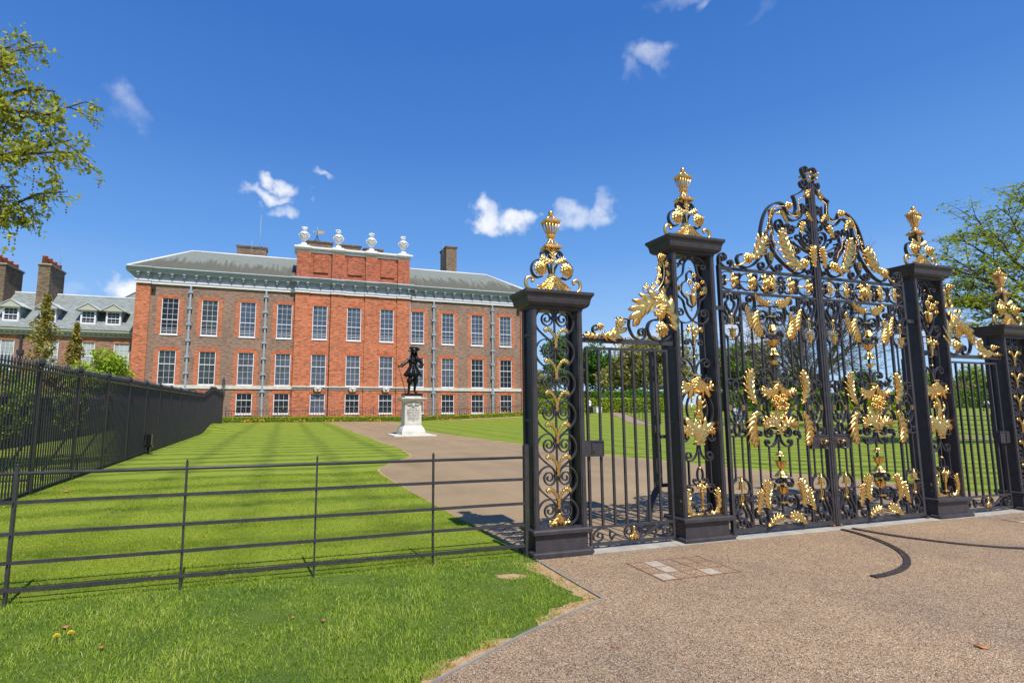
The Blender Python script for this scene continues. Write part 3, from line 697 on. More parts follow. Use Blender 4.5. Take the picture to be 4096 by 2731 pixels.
def pier_frame(root, cx, w, zt, y0=5.43, y1=5.70):
    x0, x1 = cx-w/2, cx+w/2
    mb = MB(); mb.sqlathe(cx, (y0+y1)/2, [(w/2+.045,.20,0),(w/2+.045,.20,.055),(w/2+.030,.185,.068)]); 
    mb.sqlathe(cx, (y0+y1)/2, [(w/2-.002,.150,.066),(w/2-.002,.150,.236)])
    mb.sqlathe(cx, (y0+y1)/2, [(w/2+.012,.165,.236),(w/2+.038,.192,.25),(w/2+.038,.192,.285),(w/2+.025,.18,.30)])
    mb.build('plinth', I, root, bevel=.003)
    for sx in (0,1):
        for yy, nm in ((y0,'post'),(y1-.06,'post')):
            mb = MB(); a = x0 if sx == 0 else x1-.062; mb.box(a, a+.062, yy, yy+.06, .30, zt-.2)
            b = x0+.012 if sx == 0 else x1-.05
            if yy == y0: mb.box(b, b+.038, yy-.008, yy, .30, zt-.2)
            mb.build(nm, I, root)
        mb = MB(); a = x0+.02 if sx == 0 else x1-.035; mb.box(a, a+.015, y0+.06, y1-.06, .30, zt-.2)
        for zz in np.linspace(.5, zt-.5, 3 if zt < 3.2 else 4): 
            b = x0+.004 if sx == 0 else x1-.02
            mb.box(b, b+.016, y0+.06, y1-.06, zz-.02, zz+.02)
        mb.build('side_panel', I, root)
    mb = MB(); cy = (y0+y1)/2; hw = w/2; hd = .155
    pr = [(0,-.205),(.012,-.205),(.012,-.185),(.030,-.180),(.055,-.165),(.072,-.14),(.076,-.118),(.078,-.112),(.080,-.09),(.092,-.055),(.112,-.032),(.112,0.0),(.0,.012)]
    mb.sqlathe(cx, cy, [(hw+a, hd-.03+a, zt+b) for a,b in pr]); mb.build('cap', I, root)
    mb = MB(); mb.box(x0+.055, x1-.055, y0+.01, y0+.03, .30, .315); mb.box(x0+.062, x1-.062, y0+.02, y0+.045, zt-.215, zt-.2); mb.build('cross_rail', I, root)

# ---- scroll pier (low, outer)
def scroll_pier(cx):
    root = thing('gate_pier', None, None, (cx, 5.56, 0))
    pier_frame(root, cx, .65, 2.95); y = 5.50
    mb = MB(); mb.cbox(cx, y, 1.52, .02, .02, 2.44); mb.build('stem', I, root)
    step = .3608
    for k in range(7):
        zc = .482+step*k
        for f in (lambda p: p, lambda p: mir(p, cx)):
            last = k == 6
            # heart: inner spiral, round the outside and down to the clasp below
            if k > 0 or True:
                P = [(cx+.018,zc+.0),(cx+.040,zc-.055),(cx+.09,zc-.088),(cx+.145,zc-.062),(cx+.165,zc-.005),(cx+.135,zc+.045),(cx+.085,zc+.05)]
                P = spiral_end(cat_(P,5), (cx+.105,zc-.005), .85, .22)
                bars(root, 'scroll', [f(P)], .0145, .030, y)
                if k > 0:
                    Q = cat_([(cx+.016,zc+.03),(cx+.045,zc+.085),(cx+.11,zc+.118),(cx+.19,zc+.09),(cx+.240,zc+.015),(cx+.246,zc-.06),(cx+.215,zc-.13),(cx+.14,zc-.20),(cx+.06,zc-.26),(cx+.018,zc-step+.02)], 5)
                else:
                    Q = cat_([(cx+.016,zc+.03),(cx+.045,zc+.085),(cx+.11,zc+.118),(cx+.19,zc+.09),(cx+.240,zc+.015),(cx+.246,zc-.05),(cx+.21,zc-.13),(cx+.11,zc-.168),(cx+.0,zc-.172)], 5)
                bars(root, 'scroll', [f(Q)], .0145, .030, y)
        mb = MB(); mb.cbox(cx, y, zc+.008, .085, .045, .036); mb.build('clasp', I, root)
        if k < 6:
            mb = MB()
            for sg in (-1,1):
                sp = cat_([(cx+sg*.008,zc+.01),(cx+sg*.012,zc+.12),(cx+sg*.045,zc+.19),(cx+sg*.10,zc+.232),(cx+sg*.155,zc+.205)], 6); n = len(sp)
                vs = []; fs = []
                for i, (a, b) in enumerate(sp):
                    t = i/(n-1); wv = (.009+.018*t)*(1 if i < n-1 else .4); ru = .008*math.sin(i*2.4)
                    q = sp[min(i+1,n-1)]; p0 = sp[max(i-1,0)]; tx, tz = q[0]-p0[0], q[1]-p0[1]; L = math.hypot(tx,tz)
                    nx_, nz_ = -tz/L, tx/L
                    for k2, (o_, dy) in enumerate(((-1,.006),(-.45,.022),(0,.010),(.45,.022),(1,.006))):
                        vs.append((a+nx_*o_*wv+ru*nx_*abs(o_), y-.022-dy*(.5+t), b+nz_*o_*wv+ru*nz_*abs(o_)))
                for i in range(n-1):
                    for k2 in range(4): fs.append((i*5+k2, i*5+k2+1, (i+1)*5+k2+1, (i+1)*5+k2))
                mb.add(vs, fs, True)
            mb.build('gilded_leaf', G, root, solid=.004)
    mb = MB()
    for sg in (-1,1): acanthus(mb, [(cx,.455),(cx+sg*.02,.40),(cx+sg*.06,.345),(cx+sg*.13,.352)], .034, y-.02, 4, .02, .5)
    mb.build('gilded_leaf', G, root, solid=.004)
    finial(root, cx, 5.54, 2.95, .90)
    return root

# ---- emblem pier (tall, inner)
def emblem_pier(cx, beast):
    root = thing('gate_pier', None, None, (cx, 5.56, 0)); zt = 3.79
    pier_frame(root, cx, .66, zt); y = 5.50
    def B(lst, w=.014, d=.03):
        for P in lst:
            bars(root, 'scroll', [[(cx+a,b) for a,b in P]], w, d, y); bars(root, 'scroll', [[(cx-a,b) for a,b in P]], w, d, y)
    B([cat_([(0,3.565),(.085,3.47),(.12,3.33),(.20,3.26),(.243,3.16),(.215,3.05),(.135,2.98),(.105,2.88),(.06,2.79),(0,2.725)],5)], .016)
    B([cat_([(0,3.38),(.055,3.33),(.065,3.25),(.13,3.20),(.155,3.12),(.125,3.05),(.065,3.0),(.058,2.94),(0,2.895)],5)], .014)
    B([scroll([(0,3.565),(.09,3.565),(.17,3.545),(.225,3.50),(.24,3.44)], None, (.20,3.445), t1=.9), scroll([(.10,3.55),(.075,3.50),(.10,3.46)], None, (.125,3.49), t1=.8)])
    B([scroll([(0,2.725),(.06,2.70),(.13,2.69),(.21,2.715),(.258,2.78),(.24,2.85),(.18,2.87),(.14,2.84)], None, (.18,2.82), t1=.9)], .016)
    B([[(.165,2.69),(.165,2.245)], scroll([(.012,2.05),(.04,2.14),(.10,2.21),(.17,2.235),(.225,2.20)], None, (.175,2.175), t1=.9),
       scroll([(0,2.36),(.02,2.43),(.06,2.475),(.11,2.475),(.135,2.44)], None, (.10,2.44), t1=.9)])
    mb = MB(); mb.cbox(cx, y, 2.30, .022, .022, .68); mb.cbox(cx, y, 2.02, .16, .05, .018); mb.build('stem', I, root)
    mb = MB(); mb.cbox(cx,y,1.02,.02,.02,.28); mb.build('stem', I, root)
    B([scroll([(.10,1.93),(.17,1.99),(.235,1.985)], None, (.205,1.955), t1=1.1)])
    bars(root, 'ring', [[(cx+a,b) for a,b in ell(0,1.60,.155,.205,32)]+[(cx+.155,1.60)]], .016, .03, y)
    B([cat_([(.115,1.83),(.19,1.76),(.245,1.62),(.225,1.47),(.15,1.38),(.05,1.36)],5), scroll([(.06,1.365),(.09,1.385)],None,(.075,1.405),t1=.7), scroll([(.12,1.79),(.085,1.80)],None,(.095,1.77),t1=.8)], .015)
    B([scroll([(.09,1.30),(.15,1.37)],None,(.20,1.30),t1=.1), scroll([(.26,1.32),(.27,1.24),(.20,1.20),(.15,1.24)], None, (.195,1.255), t1=.9)])
    B([scroll([(.01,1.16),(.03,1.06),(.09,.98),(.165,.965),(.205,1.01),(.175,1.065)], None, (.158,1.02), t1=.8), [(.165,.965),(.165,.66)]])
    bars(root, 'ring', [[(cx+a,b) for a,b in ell(0,.79,.042,.085,24)]+[(cx+.042,.79)]], .014, .03, y)
    B([scroll([(0,.70),(.05,.675),(.09,.69)],None,(.08,.72),t1=.8), scroll([(.0,.675),(.10,.67),(.19,.665),(.21,.62)],None,(.155,.62),t1=.9), scroll([(0,.30),(.05,.33),(.12,.44),(.155,.39)],None,(.10,.375),t1=.9)], .015)
    B([[(.165,2.03),(.165,2.0)]])
    # gilding
    def A(name, lst, W, nl=5, dep=.024, bs=.5):
        for sp in lst:
            for sg in (-1,1):
                mb = MB(); acanthus(mb, [(cx+sg*a,b) for a,b in sp], W, y-.03, nl, dep, bs); mb.build('gilded_leaf', G, root, solid=.003)
    A('l', [[(0,2.0),(.05,1.92),(.13,1.86),(.24,1.90)]], .065, 6); A('l', [[(0,1.98),(.03,1.90),(.07,1.85)]], .04, 4)
    A('l', [[(.01,1.19),(.04,1.30),(.12,1.375),(.24,1.31)]], .065, 6); A('l', [[(.03,1.18),(.08,1.30),(.21,1.355)]], .045, 6)
    A('l', [[(.09,.315),(.19,.34),(.245,.45),(.225,.63)]], .05, 7); A('l', [[(.02,.34),(.09,.30),(.17,.31)]], .03, 3)
    A('l', [[(.005,2.50),(.02,2.575),(.07,2.61),(.125,2.585)]], .03, 4)
    A('l', [[(.005,.58),(.02,.63),(.05,.655),(.09,.65)]], .022, 3)
    mb = MB()
    mb.lathe(cx, y-.02, [(.012,2.40),(.022,2.415),(.012,2.43),(.018,2.48),(.024,2.55),(.012,2.58)], 10)
    for k in range(5): mb.ball(cx, y-.02, 2.60+.022*k, .013, 8, 5)
    mb.lathe(cx, y, [(.014,2.24),(.030,2.255),(.014,2.27)], 10); mb.lathe(cx, y, [(.014,2.375),(.026,2.39),(.014,2.405)], 10)
    mb.cbox(cx, y-.01, 2.025, .12, .07, .02); mb.cbox(cx, y-.01, 1.168, .13, .07, .022); mb.lathe(cx, y, [(.014,.86),(.03,.875),(.014,.89)], 10)
    mb.cbox(cx, y-.01, .385, .09, .05, .014); mb.lathe(cx, y-.02, [(.010,.30),(.012,.50),(.022,.53),(.028,.60),(.016,.63)], 10)
    for k in range(4): mb.ball(cx, y-.02, .655+.02*k, .011, 8, 5)
    mb.ball(cx, y, 3.42, .014, 8, 5); mb.ball(cx, y, 2.86, .014, 8, 5); mb.ball(cx, y, 2.885, .010, 8, 5)
    mb.build('gilded_stem', M['gold_soft'], root)
    for sg in (-1,1):
        bars(root, 'gilded_ring', [[(cx+a,b) for a,b in ell(sg*.205,3.13,.028,.042,16)]+[(cx+sg*.205+.028,3.13)]], .012, .05, y, M['gold_soft'])
    mb = MB(); mb.lathe(cx, y-.03, [(.008,2.905),(.022,2.93),(.034,2.96),(.042,3.03),(.048,3.055),(.036,3.055)], 12, 6, .08); mb.build('flower_pot', M['gold_soft'], root)
    mb = MB(); random.seed(11)
    for a, b, r in ((0,3.30,.03),(-.07,3.21,.036),(.045,3.17,.042),(.13,3.22,.024),(-.12,3.05,.024),(.105,3.07,.024),(-.005,3.12,.026)): rosette(mb, cx+a, y-.045, b, r*1.15, 6, 2)
    for a, b in ((0,3.29),(-.07,3.2),(.045,3.16),(.12,3.21),(-.11,3.06),(.10,3.08)):
        mb.tube([(cx,y-.03,3.04),(cx+a*.4,y-.035,3.04+(b-3.04)*.55),(cx+a,y-.035,b)], .006, 5)
    mb.build('flower_spray', G, root)
    # crown over the beast
    mb = MB(); mb.lathe(cx, y-.03, [(.050,1.800),(.052,1.82),(.046,1.825)], 14)
    for sg in (-1,-.35,.35,1): mb.tube([(cx+sg*.045,y-.03,1.825),(cx+sg*.058,y-.03,1.86),(cx+sg*.03,y-.03,1.885),(cx,y-.03,1.872)], .007, 5)
    mb.ball(cx, y-.03, 1.895, .011, 6, 4); mb.build('crown', G, root)
    beast_mesh(root, cx, y-.02, beast)
    # back stay
    mb = MB(); sx = -1 if cx < GX else 1
    mb.box(*((cx-.275, cx-.185) if sx<0 else (cx+.185, cx+.275)), 5.97, 6.04, .60, 2.40)
    xm = cx+sx*.23
    mb.sweep([(5.98+.035,.62),(6.08,.50),(6.16,.36),(6.18,.0)], .07, .065, 0)      # placeholder, replaced below
    mb.v = mb.v[:8]; mb.f = mb.f[:6]; mb.m = mb.m[:6]; mb.sf = mb.sf[:6]
    P = [(xm,6.005,.66),(xm+sx*.03,6.005,.54),(xm+sx*.13,6.005,.38),(xm+sx*.165,6.005,.22),(xm+sx*.165,6.005,0)]
    mb.tube(P, .052, 4, smooth=False)
    for zz in (.60,1.23,1.88): mb.box(min(xm,cx+sx*.05), max(xm,cx+sx*.05), 5.985, 6.025, zz-.022, zz+.022); mb.box(cx+sx*.05-.02, cx+sx*.05+.02, 5.68, 6.025, zz-.0225, zz+.0225)
    mb.build('back_stay', I, root)
    finial(root, cx, 5.54, zt, .89)
    return root

def skin_mesh(name, mat, parent, verts, edges, radii, lvl=2, base=None):
    base = LOC.get(parent.name, Vector((0,0,0))) if parent is not None else Vector(base or (0,0,0))
    me = bpy.data.meshes.new(name); me.from_pydata([tuple(Vector(v)-base) for v in verts], edges, []); me.materials.append(mat)
    o = bpy.data.objects.new(name, me); COL.objects.link(o); LOC[o.name] = base
    if parent is not None: o.parent = parent
    else: o.location = base
    md = o.modifiers.new('skin', 'SKIN'); md.use_smooth_shade = True
    sk = me.skin_vertices[0].data
    for i, r in enumerate(radii):
        rr = r if isinstance(r, (tuple, list)) else (r, r); sk[i].radius = rr
        sk[i].use_root = (i == 0)
    sb = o.modifiers.new('sub', 'SUBSURF'); sb.levels = lvl; sb.render_levels = lvl
    return o
def beast_mesh(root, cx, y, kind):
    s = 1
    if kind == 'lion':      # rampant, facing right
        V = [(.0,1.62),(.0,1.67),(.01,1.715),(.02,1.745),(.045,1.76),(.06,1.745),   # spine up to muzzle
             (.05,1.665),(.085,1.69),(.10,1.72),(.06,1.62),(.095,1.625),(.11,1.655),          # fore legs
             (.01,1.565),(.05,1.54),(.035,1.49),(.075,1.445),(.10,1.44),                         # hind leg fwd
             (-.03,1.54),(-.05,1.48),(-.04,1.43),(-.015,1.425),                                   # hind leg back
             (-.05,1.57),(-.10,1.56),(-.12,1.62),(-.09,1.67),(-.10,1.72),(-.08,1.745)]
        E = [(0,1),(1,2),(2,3),(3,4),(4,5),(1,6),(6,7),(7,8),(1,9),(9,10),(10,11),(0,12),(12,13),(13,14),(14,15),(15,16),(12,17),(17,18),(18,19),(19,20),(12,21),(21,22),(22,23),(23,24),(24,25),(25,26)]
        R = [.026,.034,.036,.036,.028,.014,.018,.013,.014,.018,.013,.014,.026,.024,.014,.012,.014,.022,.013,.011,.013,.009,.007,.007,.008,.012,.008]
    else:                   # rearing horse, facing left
        V = [(.01,1.60),(.0,1.66),(-.01,1.72),(-.02,1.765),(-.035,1.785),(-.075,1.765),
             (-.05,1.68),(-.095,1.70),(-.10,1.655),(-.04,1.65),(-.10,1.65),(-.115,1.605),
             (.0,1.54),(-.03,1.50),(-.02,1.455),(-.055,1.42),(-.065,1.41),
             (.03,1.53),(.055,1.49),(.04,1.45),(.05,1.405),
             (.05,1.56),(.10,1.57),(.12,1.62),(.13,1.67),(.12,1.70),(-.01,1.80)]
        E = [(0,1),(1,2),(2,3),(3,4),(4,5),(1,6),(6,7),(7,8),(1,9),(9,10),(10,11),(0,12),(12,13),(13,14),(14,15),(15,16),(12,17),(17,18),(18,19),(19,20),(12,21),(21,22),(22,23),(23,24),(24,25),(4,26)]
        R = [.030,.036,.026,.022,.022,.014,.014,.010,.010,.014,.010,.011,.034,.022,.012,.010,.012,.022,.012,.010,.012,.012,.016,.018,.012,.006,.006]
    sk = skin_mesh('lion' if kind == 'lion' else 'horse', G, root, [(cx+a, y-.01*(i%3), b) for i,(a,b) in enumerate(V)], E, R, 2)

# ---- one leaf of the main gates (left); the right one is its mirror copy
def gate_leaf():
    U0 = 5.40; root = thing('gate_leaf', None, None, (U0, YG, 0)); CX = 6.26
    mb = MB(); mb.box(5.400,5.445,YG-.025,YG+.025,.05,3.50); mb.build('hinge_stile', I, root)
    mb = MB(); mb.box(7.105,7.160,YG-.028,YG+.028,.045,4.86); mb.box(7.140,7.166,YG-.038,YG-.028,.045,4.86); mb.build('meeting_stile', I, root)
    for z0, z1 in ((.05,.105),(3.128,3.160),(3.445,3.480)):
        mb = MB(); mb.box(5.445,7.105,YG-.022,YG+.022,z0,z1); mb.build('rail', I, root)
    for x in (5.745,6.768):
        mb = MB(); mb.box(x-.0145,x+.0145,YG-.0145,YG+.0145,.105,3.128); mb.build('bar', I, root)
    MZ = 3.234
    def twice(P): return [P, flip(P, MZ)]
    W1 = .0155
    # narrow side panels
    for cx in (5.576, 6.940):
        def B(lst, w=W1, d=.042, name='scroll'):
            for P in lst:
                for Q in twice([(cx+a,b) for a,b in P]):
                    bars(root, name, [Q], w, d); bars(root, name, [mir(Q,cx)], w, d)
        for sg in (-1,1):
            for z0, z1 in ((1.975,2.525),(.708,1.262)):
                if cx > 6 and z0 < 1:
                    z1 = 1.07
                mb = MB(); mb.box(cx+sg*.068-.0095,cx+sg*.068+.0095,YG-.009,YG+.009,z0,z1); mb.build('bar', I, root)
        B([scroll([(0,1.955),(.03,1.985),(.08,1.99),(.135,1.965),(.148,1.92)], None, (.113,1.923), t1=1.0),
           cat_([(0,1.975),(.035,1.945),(.045,1.90),(.03,1.845),(0,1.818)],5)])
        for e in ((0,1.617,.140,.215,32),(0,1.617,.072,.098,24)):
            bars(root, 'ring', [[(cx+a,b) for a,b in ell(*e)]+[(cx+e[2],e[1])]], W1, .032)
        for zc in (1.748,1.486):
            bars(root, 'ring', [[(cx+a,b) for a,b in ell(0,zc,.032,.036,16)]+[(cx+.032,zc)]], .011, .028)
        for sg in (-1,1): bars(root, 'gilded_ring', [[(cx+a,b) for a,b in ell(sg*.107,1.617,.016,.030,16)]+[(cx+sg*.107+.016,1.617)]], .010, .044, YG, M['gold_soft'])
        B([cat_([(0,3.112),(.034,3.088),(.032,3.045),(.072,3.0),(.062,2.94),(.022,2.89),(.014,2.845)],5),
           scroll([(.062,2.735),(.055,2.80),(.09,2.88),(.138,2.97),(.152,3.06),(.135,3.115),(.10,3.125)], (.036,2.742), (.107,3.085), t0=.5, t1=1.0),
           scroll([(.158,2.86),(.157,2.80),(.135,2.755)], None, (.115,2.792), t1=1.0),
           scroll([(.060,2.712),(.10,2.722),(.140,2.69),(.150,2.63),(.125,2.57),(.085,2.545),(.068,2.52)], None, None)])
        for z in (2.505, .729):
            mb = MB(); mb.box(cx-.08,cx+.08,YG-.008,YG+.008,z-.006,z+.006); mb.build('bar', I, root)
        for fl in (0,1):
            zf = (lambda q: q) if not fl else (lambda q: MZ-q)
            mb = MB(); mb.ball(cx, YG-.01, zf(3.120), .015, 8, 5); mb.build('bead', G, root)
            mb = MB(); mb.lathe(cx, YG-.012, sorted([(.014,zf(2.815)),(.030,zf(2.832)),(.026,zf(2.85)),(.012,zf(2.86))], key=lambda p:p[1]), 10, 5, .12); mb.build('gilded_cap', G, root); mb = MB()
            for k in range(4): mb.ball(cx, YG-.015, zf(2.700-.017*k), .010, 8, 5)
            mb.ball(cx, YG-.02, zf(2.516), .017, 8, 5)
            mb.lathe(cx, YG-.02, sorted([(.014,zf(2.525)),(.016,zf(2.545)),(.034,zf(2.57)),(.028,zf(2.60)),(.036,zf(2.63)),(.064,zf(2.648)),(.03,zf(2.636))], key=lambda p:p[1]), 18, 6, .22)
            mb.build('gilded_bell' if fl else 'gilded_tulip', G, root)
            bars(root, 'gilded_ring', [[(cx+a,b) for a,b in ell(0,zf(2.757),.020,.044,18)]+[(cx+.020,zf(2.757))]], .011, .045, YG, M['gold_soft'])
            mb = MB(); mb.ball(cx, YG-.01, zf(1.818), .015, 8, 5); mb.build('bead', M['gold_soft'], root)
    # wide centre panel
    cx = CX
    def B(lst, w=W1, d=.042, name='scroll'):
        for P in lst:
            for Q in twice([(cx-a,b) for a,b in P]):
                bars(root, name, [Q], w, d); bars(root, name, [mir(Q,cx)], w, d)
    for sg in (-1,1):
        for dx, zz in ((.172,((2.13,2.553),(.70,1.104))),(.340,((2.03,2.68),(.56,1.20)))):
            for z0, z1 in zz:
                mb = MB(); mb.box(cx+sg*dx-.010,cx+sg*dx+.010,YG-.009,YG+.009,z0,z1); mb.build('bar', I, root)
    for z0, z1 in ((2.715,2.99),(1.93,2.56),(.674,1.304),(.244,.519)):
        mb = MB(); mb.cbox(cx, YG, (z0+z1)/2, .022, .022, z1-z0); mb.build('stem', I, root)
    B([scroll([(.0,2.988),(.12,2.988),(.25,2.975),(.262,2.90),(.255,2.82),(.21,2.755),(.14,2.735),(.075,2.77),(.052,2.83),(.075,2.895),(.12,2.915)], None, (.155,2.845), t1=.95),
       scroll([(.36,3.115),(.30,3.115),(.265,3.05),(.272,2.965),(.32,2.905),(.395,2.895),(.46,2.925),(.478,2.975),(.445,3.012)], (.350,3.064), (.425,2.973), t0=.9, t1=.9),
       scroll([(.172,2.56),(.13,2.545),(.07,2.552),(.03,2.572),(0,2.582)], None, None), scroll([(.172,2.55),(.195,2.60),(.175,2.645)], None, (.145,2.62), t1=.9),
       scroll([(0,2.545),(.04,2.548),(.08,2.575),(.06,2.60)], None, (.05,2.582), t1=.5),
       scroll([(.012,1.945),(.03,2.03),(.085,2.105),(.155,2.132),(.215,2.108),(.228,2.06)], None, (.195,2.072), t1=.8),
       scroll([(.05,1.90),(.10,1.885),(.17,1.885),(.215,1.92),(.215,1.975),(.175,2.005),(.13,1.995)], None, (.160,1.945), t1=.9),
       scroll([(.43,1.80),(.40,1.70),(.33,1.635),(.25,1.66),(.20,1.73),(.165,1.80),(.10,1.87),(.02,1.905)], None, None),
       scroll([(.34,2.04),(.38,2.015),(.37,1.97)], None, (.318,1.965), t1=.8),
       scroll([(.205,1.72),(.27,1.715),(.335,1.75),(.345,1.81),(.30,1.845)], None, (.290,1.792), t1=.8)])
    bars(root, 'ring', [[(cx+a,b) for a,b in ell(0,1.617,.160,.235,36)]+[(cx+.160,1.617)]], .015, .04)
    for z in (2.846,1.957,1.277,.388):
        mb = MB(); mb.box(cx-.062,cx+.062,YG-.040,YG+.03,z-.009,z+.009); mb.build('gilded_clasp', M['gold_soft'], root, bevel=.003)
    for sg in (-1,1):
        mb = MB(); mb.cbox(cx+sg*.298, YG-.01, 1.617, .026, .06, .075); mb.build('gilded_clasp', M['gold_soft'], root, bevel=.003)
    random.seed(21)
    LV = [([(.325,3.127),(.24,3.06),(.13,3.02),(.045,3.03)],.040,6),([(.486,2.968),(.45,2.87),(.42,2.77),(.41,2.665)],.038,7),
          ([(.285,2.91),(.315,2.80),(.30,2.67),(.245,2.56)],.062,8),([(.40,1.66),(.465,1.78),(.49,1.93),(.445,2.12)],.060,8),
          ([(.015,1.935),(.07,1.85),(.17,1.815),(.30,1.845)],.052,7)]
    for sp, W, nl in LV:
        for k, Q in enumerate(twice([(cx-a,b) for a,b in sp])):
            for q in (Q, mir(Q,cx)):
                mb = MB(); acanthus(mb, q, W*random.uniform(.95,1.05), YG-.045, nl, .030, .45); mb.build('gilded_leaf', G, root, solid=.003)
    for fl in (0,1):
        zf = (lambda q: q) if not fl else (lambda q: MZ-q)
        def lt(pr, n=42, fl_=7, am=.3):
            mb = MB(); mb.lathe(cx, YG-.01, sorted([(r,zf(z)) for r,z in pr], key=lambda p:p[1]), n, fl_, am); return mb
        lt([(.012,2.745),(.03,2.735),(.05,2.70),(.062,2.65),(.05,2.652)], 24, 8).build('gilded_flower', G, root)
        lt([(.012,2.665),(.022,2.62),(.028,2.60),(.012,2.59)]).build('gilded_bud', G, root)
        lt([(.014,2.435),(.03,2.455),(.06,2.50),(.082,2.520),(.06,2.512)], 24, 8).build('gilded_flower', G, root)
        lt([(.014,2.425),(.03,2.40),(.05,2.35),(.085,2.318),(.05,2.328)], 24, 6, .25).build('gilded_flower', G, root)
        lt([(.014,2.185),(.022,2.20),(.05,2.235),(.072,2.245),(.045,2.240)], 24, 7, .25).build('gilded_flower', G, root)
    mb = MB(); random.seed(17)
    for a, b, r in ((.0,1.70,.062),(-.055,1.745,.045),(.06,1.72,.045),(-.085,1.665,.042),(.095,1.655,.036),(.0,1.62,.045),(-.06,1.60,.034),(.05,1.775,.036),(-.115,1.70,.028)):
        rosette(mb, cx+a, YG-.03-random.random()*.02, b, r, 7, 3)
    mb.build('rose_bunch', G, root)
    mb = MB()
    for sp in ([(0,1.46),(-.06,1.50),(-.11,1.57)],[(0,1.46),(.07,1.50),(.12,1.56)],[(0,1.47),(-.02,1.54),(0,1.60)],[(0,1.45),(-.05,1.43),(-.07,1.40)],[(0,1.45),(.05,1.43),(.075,1.41)],[(.06,1.60),(.12,1.60),(.16,1.62)]):
        mb.tube([(cx+a,YG-.035,b) for a,b in cat_(sp,4)], .007, 5)
        acanthus(mb, [(cx+a,b) for a,b in sp], .022, YG-.04, 3, .012, .5)
    for z in (1.45,1.50,1.55): mb.ball(cx, YG-.03, z, .024, 8, 5)
    mb.build('gilded_sprig', G, root)
    # frieze between the two upper rails
    zc = 3.302
    def C(lst, w=W1):
        for P in lst:
            for f in (lambda p: p, lambda p: flip(p, 2*zc)):
                for g in (lambda p: p, lambda p: mir(p, cx)): bars(root, 'scroll', [g(f(P))], w, .030)
    C([scroll([(5.45,3.38),(5.50,3.415),(5.60,3.425),(5.69,3.395),(5.725,3.345),(5.742,zc)], (5.493,3.352), None, t0=.8),
       scroll([(5.742,zc),(5.77,3.355),(5.83,3.405),(5.91,3.418),(5.98,3.385),(6.01,3.34)], None, (5.975,3.348), t1=.7),
       scroll([(5.742,zc),(5.722,3.34),(5.725,3.385)], None, (5.757,3.385), t1=.9),
       scroll([(6.02,3.325),(6.06,3.36),(6.06,3.40)], None, (6.03,3.40), t1=.7), 
       cat_([(6.02,zc+.02),(6.10,3.335),(6.155,3.40),(6.20,3.425),(6.26,3.43)],5),
       scroll([(6.155,3.40),(6.175,3.36),(6.21,3.355)], None, (6.215,3.385), t1=.9)])
    for x0, x1, nm, mt, r in ((5.445,5.73,'gilded_stem',M['gold_soft'],.010),(5.73,6.79,'stem',I,.009),(6.79,7.105,'gilded_stem',M['gold_soft'],.010)):
        mb = MB(); mb.tube([(x0,YG,zc),(x1,YG,zc)], r, 8)
        if 'gild' in nm:
            for k in range(8): mb.ball(x0+.03+(x1-x0-.06)*k/7, YG, zc, .015, 8, 5)
        mb.build(nm, mt, root)
    for ux, dr, W in ((5.60,-1,.035),(5.90,-1,.055),(6.15,-1,.06),(6.36,1,.06),(6.60,-1,.05),(6.93,-1,.035)):
        mb = MB()
        for sg in (-1,1):
            acanthus(mb, [(ux,zc),(ux+dr*-.035,zc+sg*.045),(ux+dr*-.005-.0,zc+sg*.09)], W*.62, YG-.02, 4, .02, .5)
            acanthus(mb, [(ux,zc),(ux+.05*-dr,zc+sg*.02),(ux+.09*-dr,zc+sg*.04)], W*.5, YG-.035, 4, .02, .5)
        mb.ball(ux, YG-.02, zc, .020, 8, 5); mb.build('gilded_leaf', G, root, solid=.003)
    for ux in (5.735,6.03,6.26,6.49,6.785):
        mb = MB(); mb.ball(ux, YG, zc, .017, 8, 5); mb.build('bead', M['gold_soft'], root)
    # crest
    def K(lst, w=W1, d=.036, name='scroll'):
        bars(root, name, lst, w, d)
    K([scroll([(6.30,4.005),(6.298,3.89),(6.235,3.77),(6.10,3.62),(5.995,3.54),(5.875,3.50),(5.78,3.525),(5.735,3.60),(5.765,3.665),(5.83,3.68)], None, None)], .022, .05)
    K([cat_([(6.166,3.93),(6.187,4.069),(6.241,4.236),(6.324,4.375),(6.433,4.461),(6.539,4.496),(6.62,4.485),(6.655,4.43),(6.70,4.375),(6.776,4.354),(6.842,4.386),(6.872,4.473),(6.851,4.587),(6.823,4.634)],5)], .020, .05)
    K([cat_([(6.166,3.93),(6.155,3.86),(6.12,3.79),(6.07,3.72)],4)], .018, .045)
    K([scroll([(6.823,4.634),(6.934,4.681),(7.049,4.755),(7.098,4.84),(7.088,4.94),(7.045,5.01),(7.035,5.07),(7.075,5.105),(7.13,5.10)], None, (7.095,5.06), t1=.7)], .018, .05)
    K([scroll([(7.095,4.80),(7.05,4.785),(7.005,4.80),(6.983,4.845)], None, (7.025,4.848), t1=1.0)], .016, .045)
    K([cat_([(6.283,4.015),(6.319,4.083),(6.37,4.16),(6.385,4.25),(6.443,4.34),(6.529,4.391),(6.60,4.388),(6.648,4.335),(6.725,4.275),(6.831,4.266),(6.935,4.315),(6.980,4.419),(6.975,4.53)],5), cat_([(6.975,4.53),(7.03,4.505),(7.095,4.53)],4)], .018, .05)
    K([cat_([(6.166,3.93),(6.22,3.98),(6.30,4.03)],3), cat_([(6.385,4.25),(6.395,4.12),(6.39,4.0),(6.325,3.923)],4)], .016, .045)
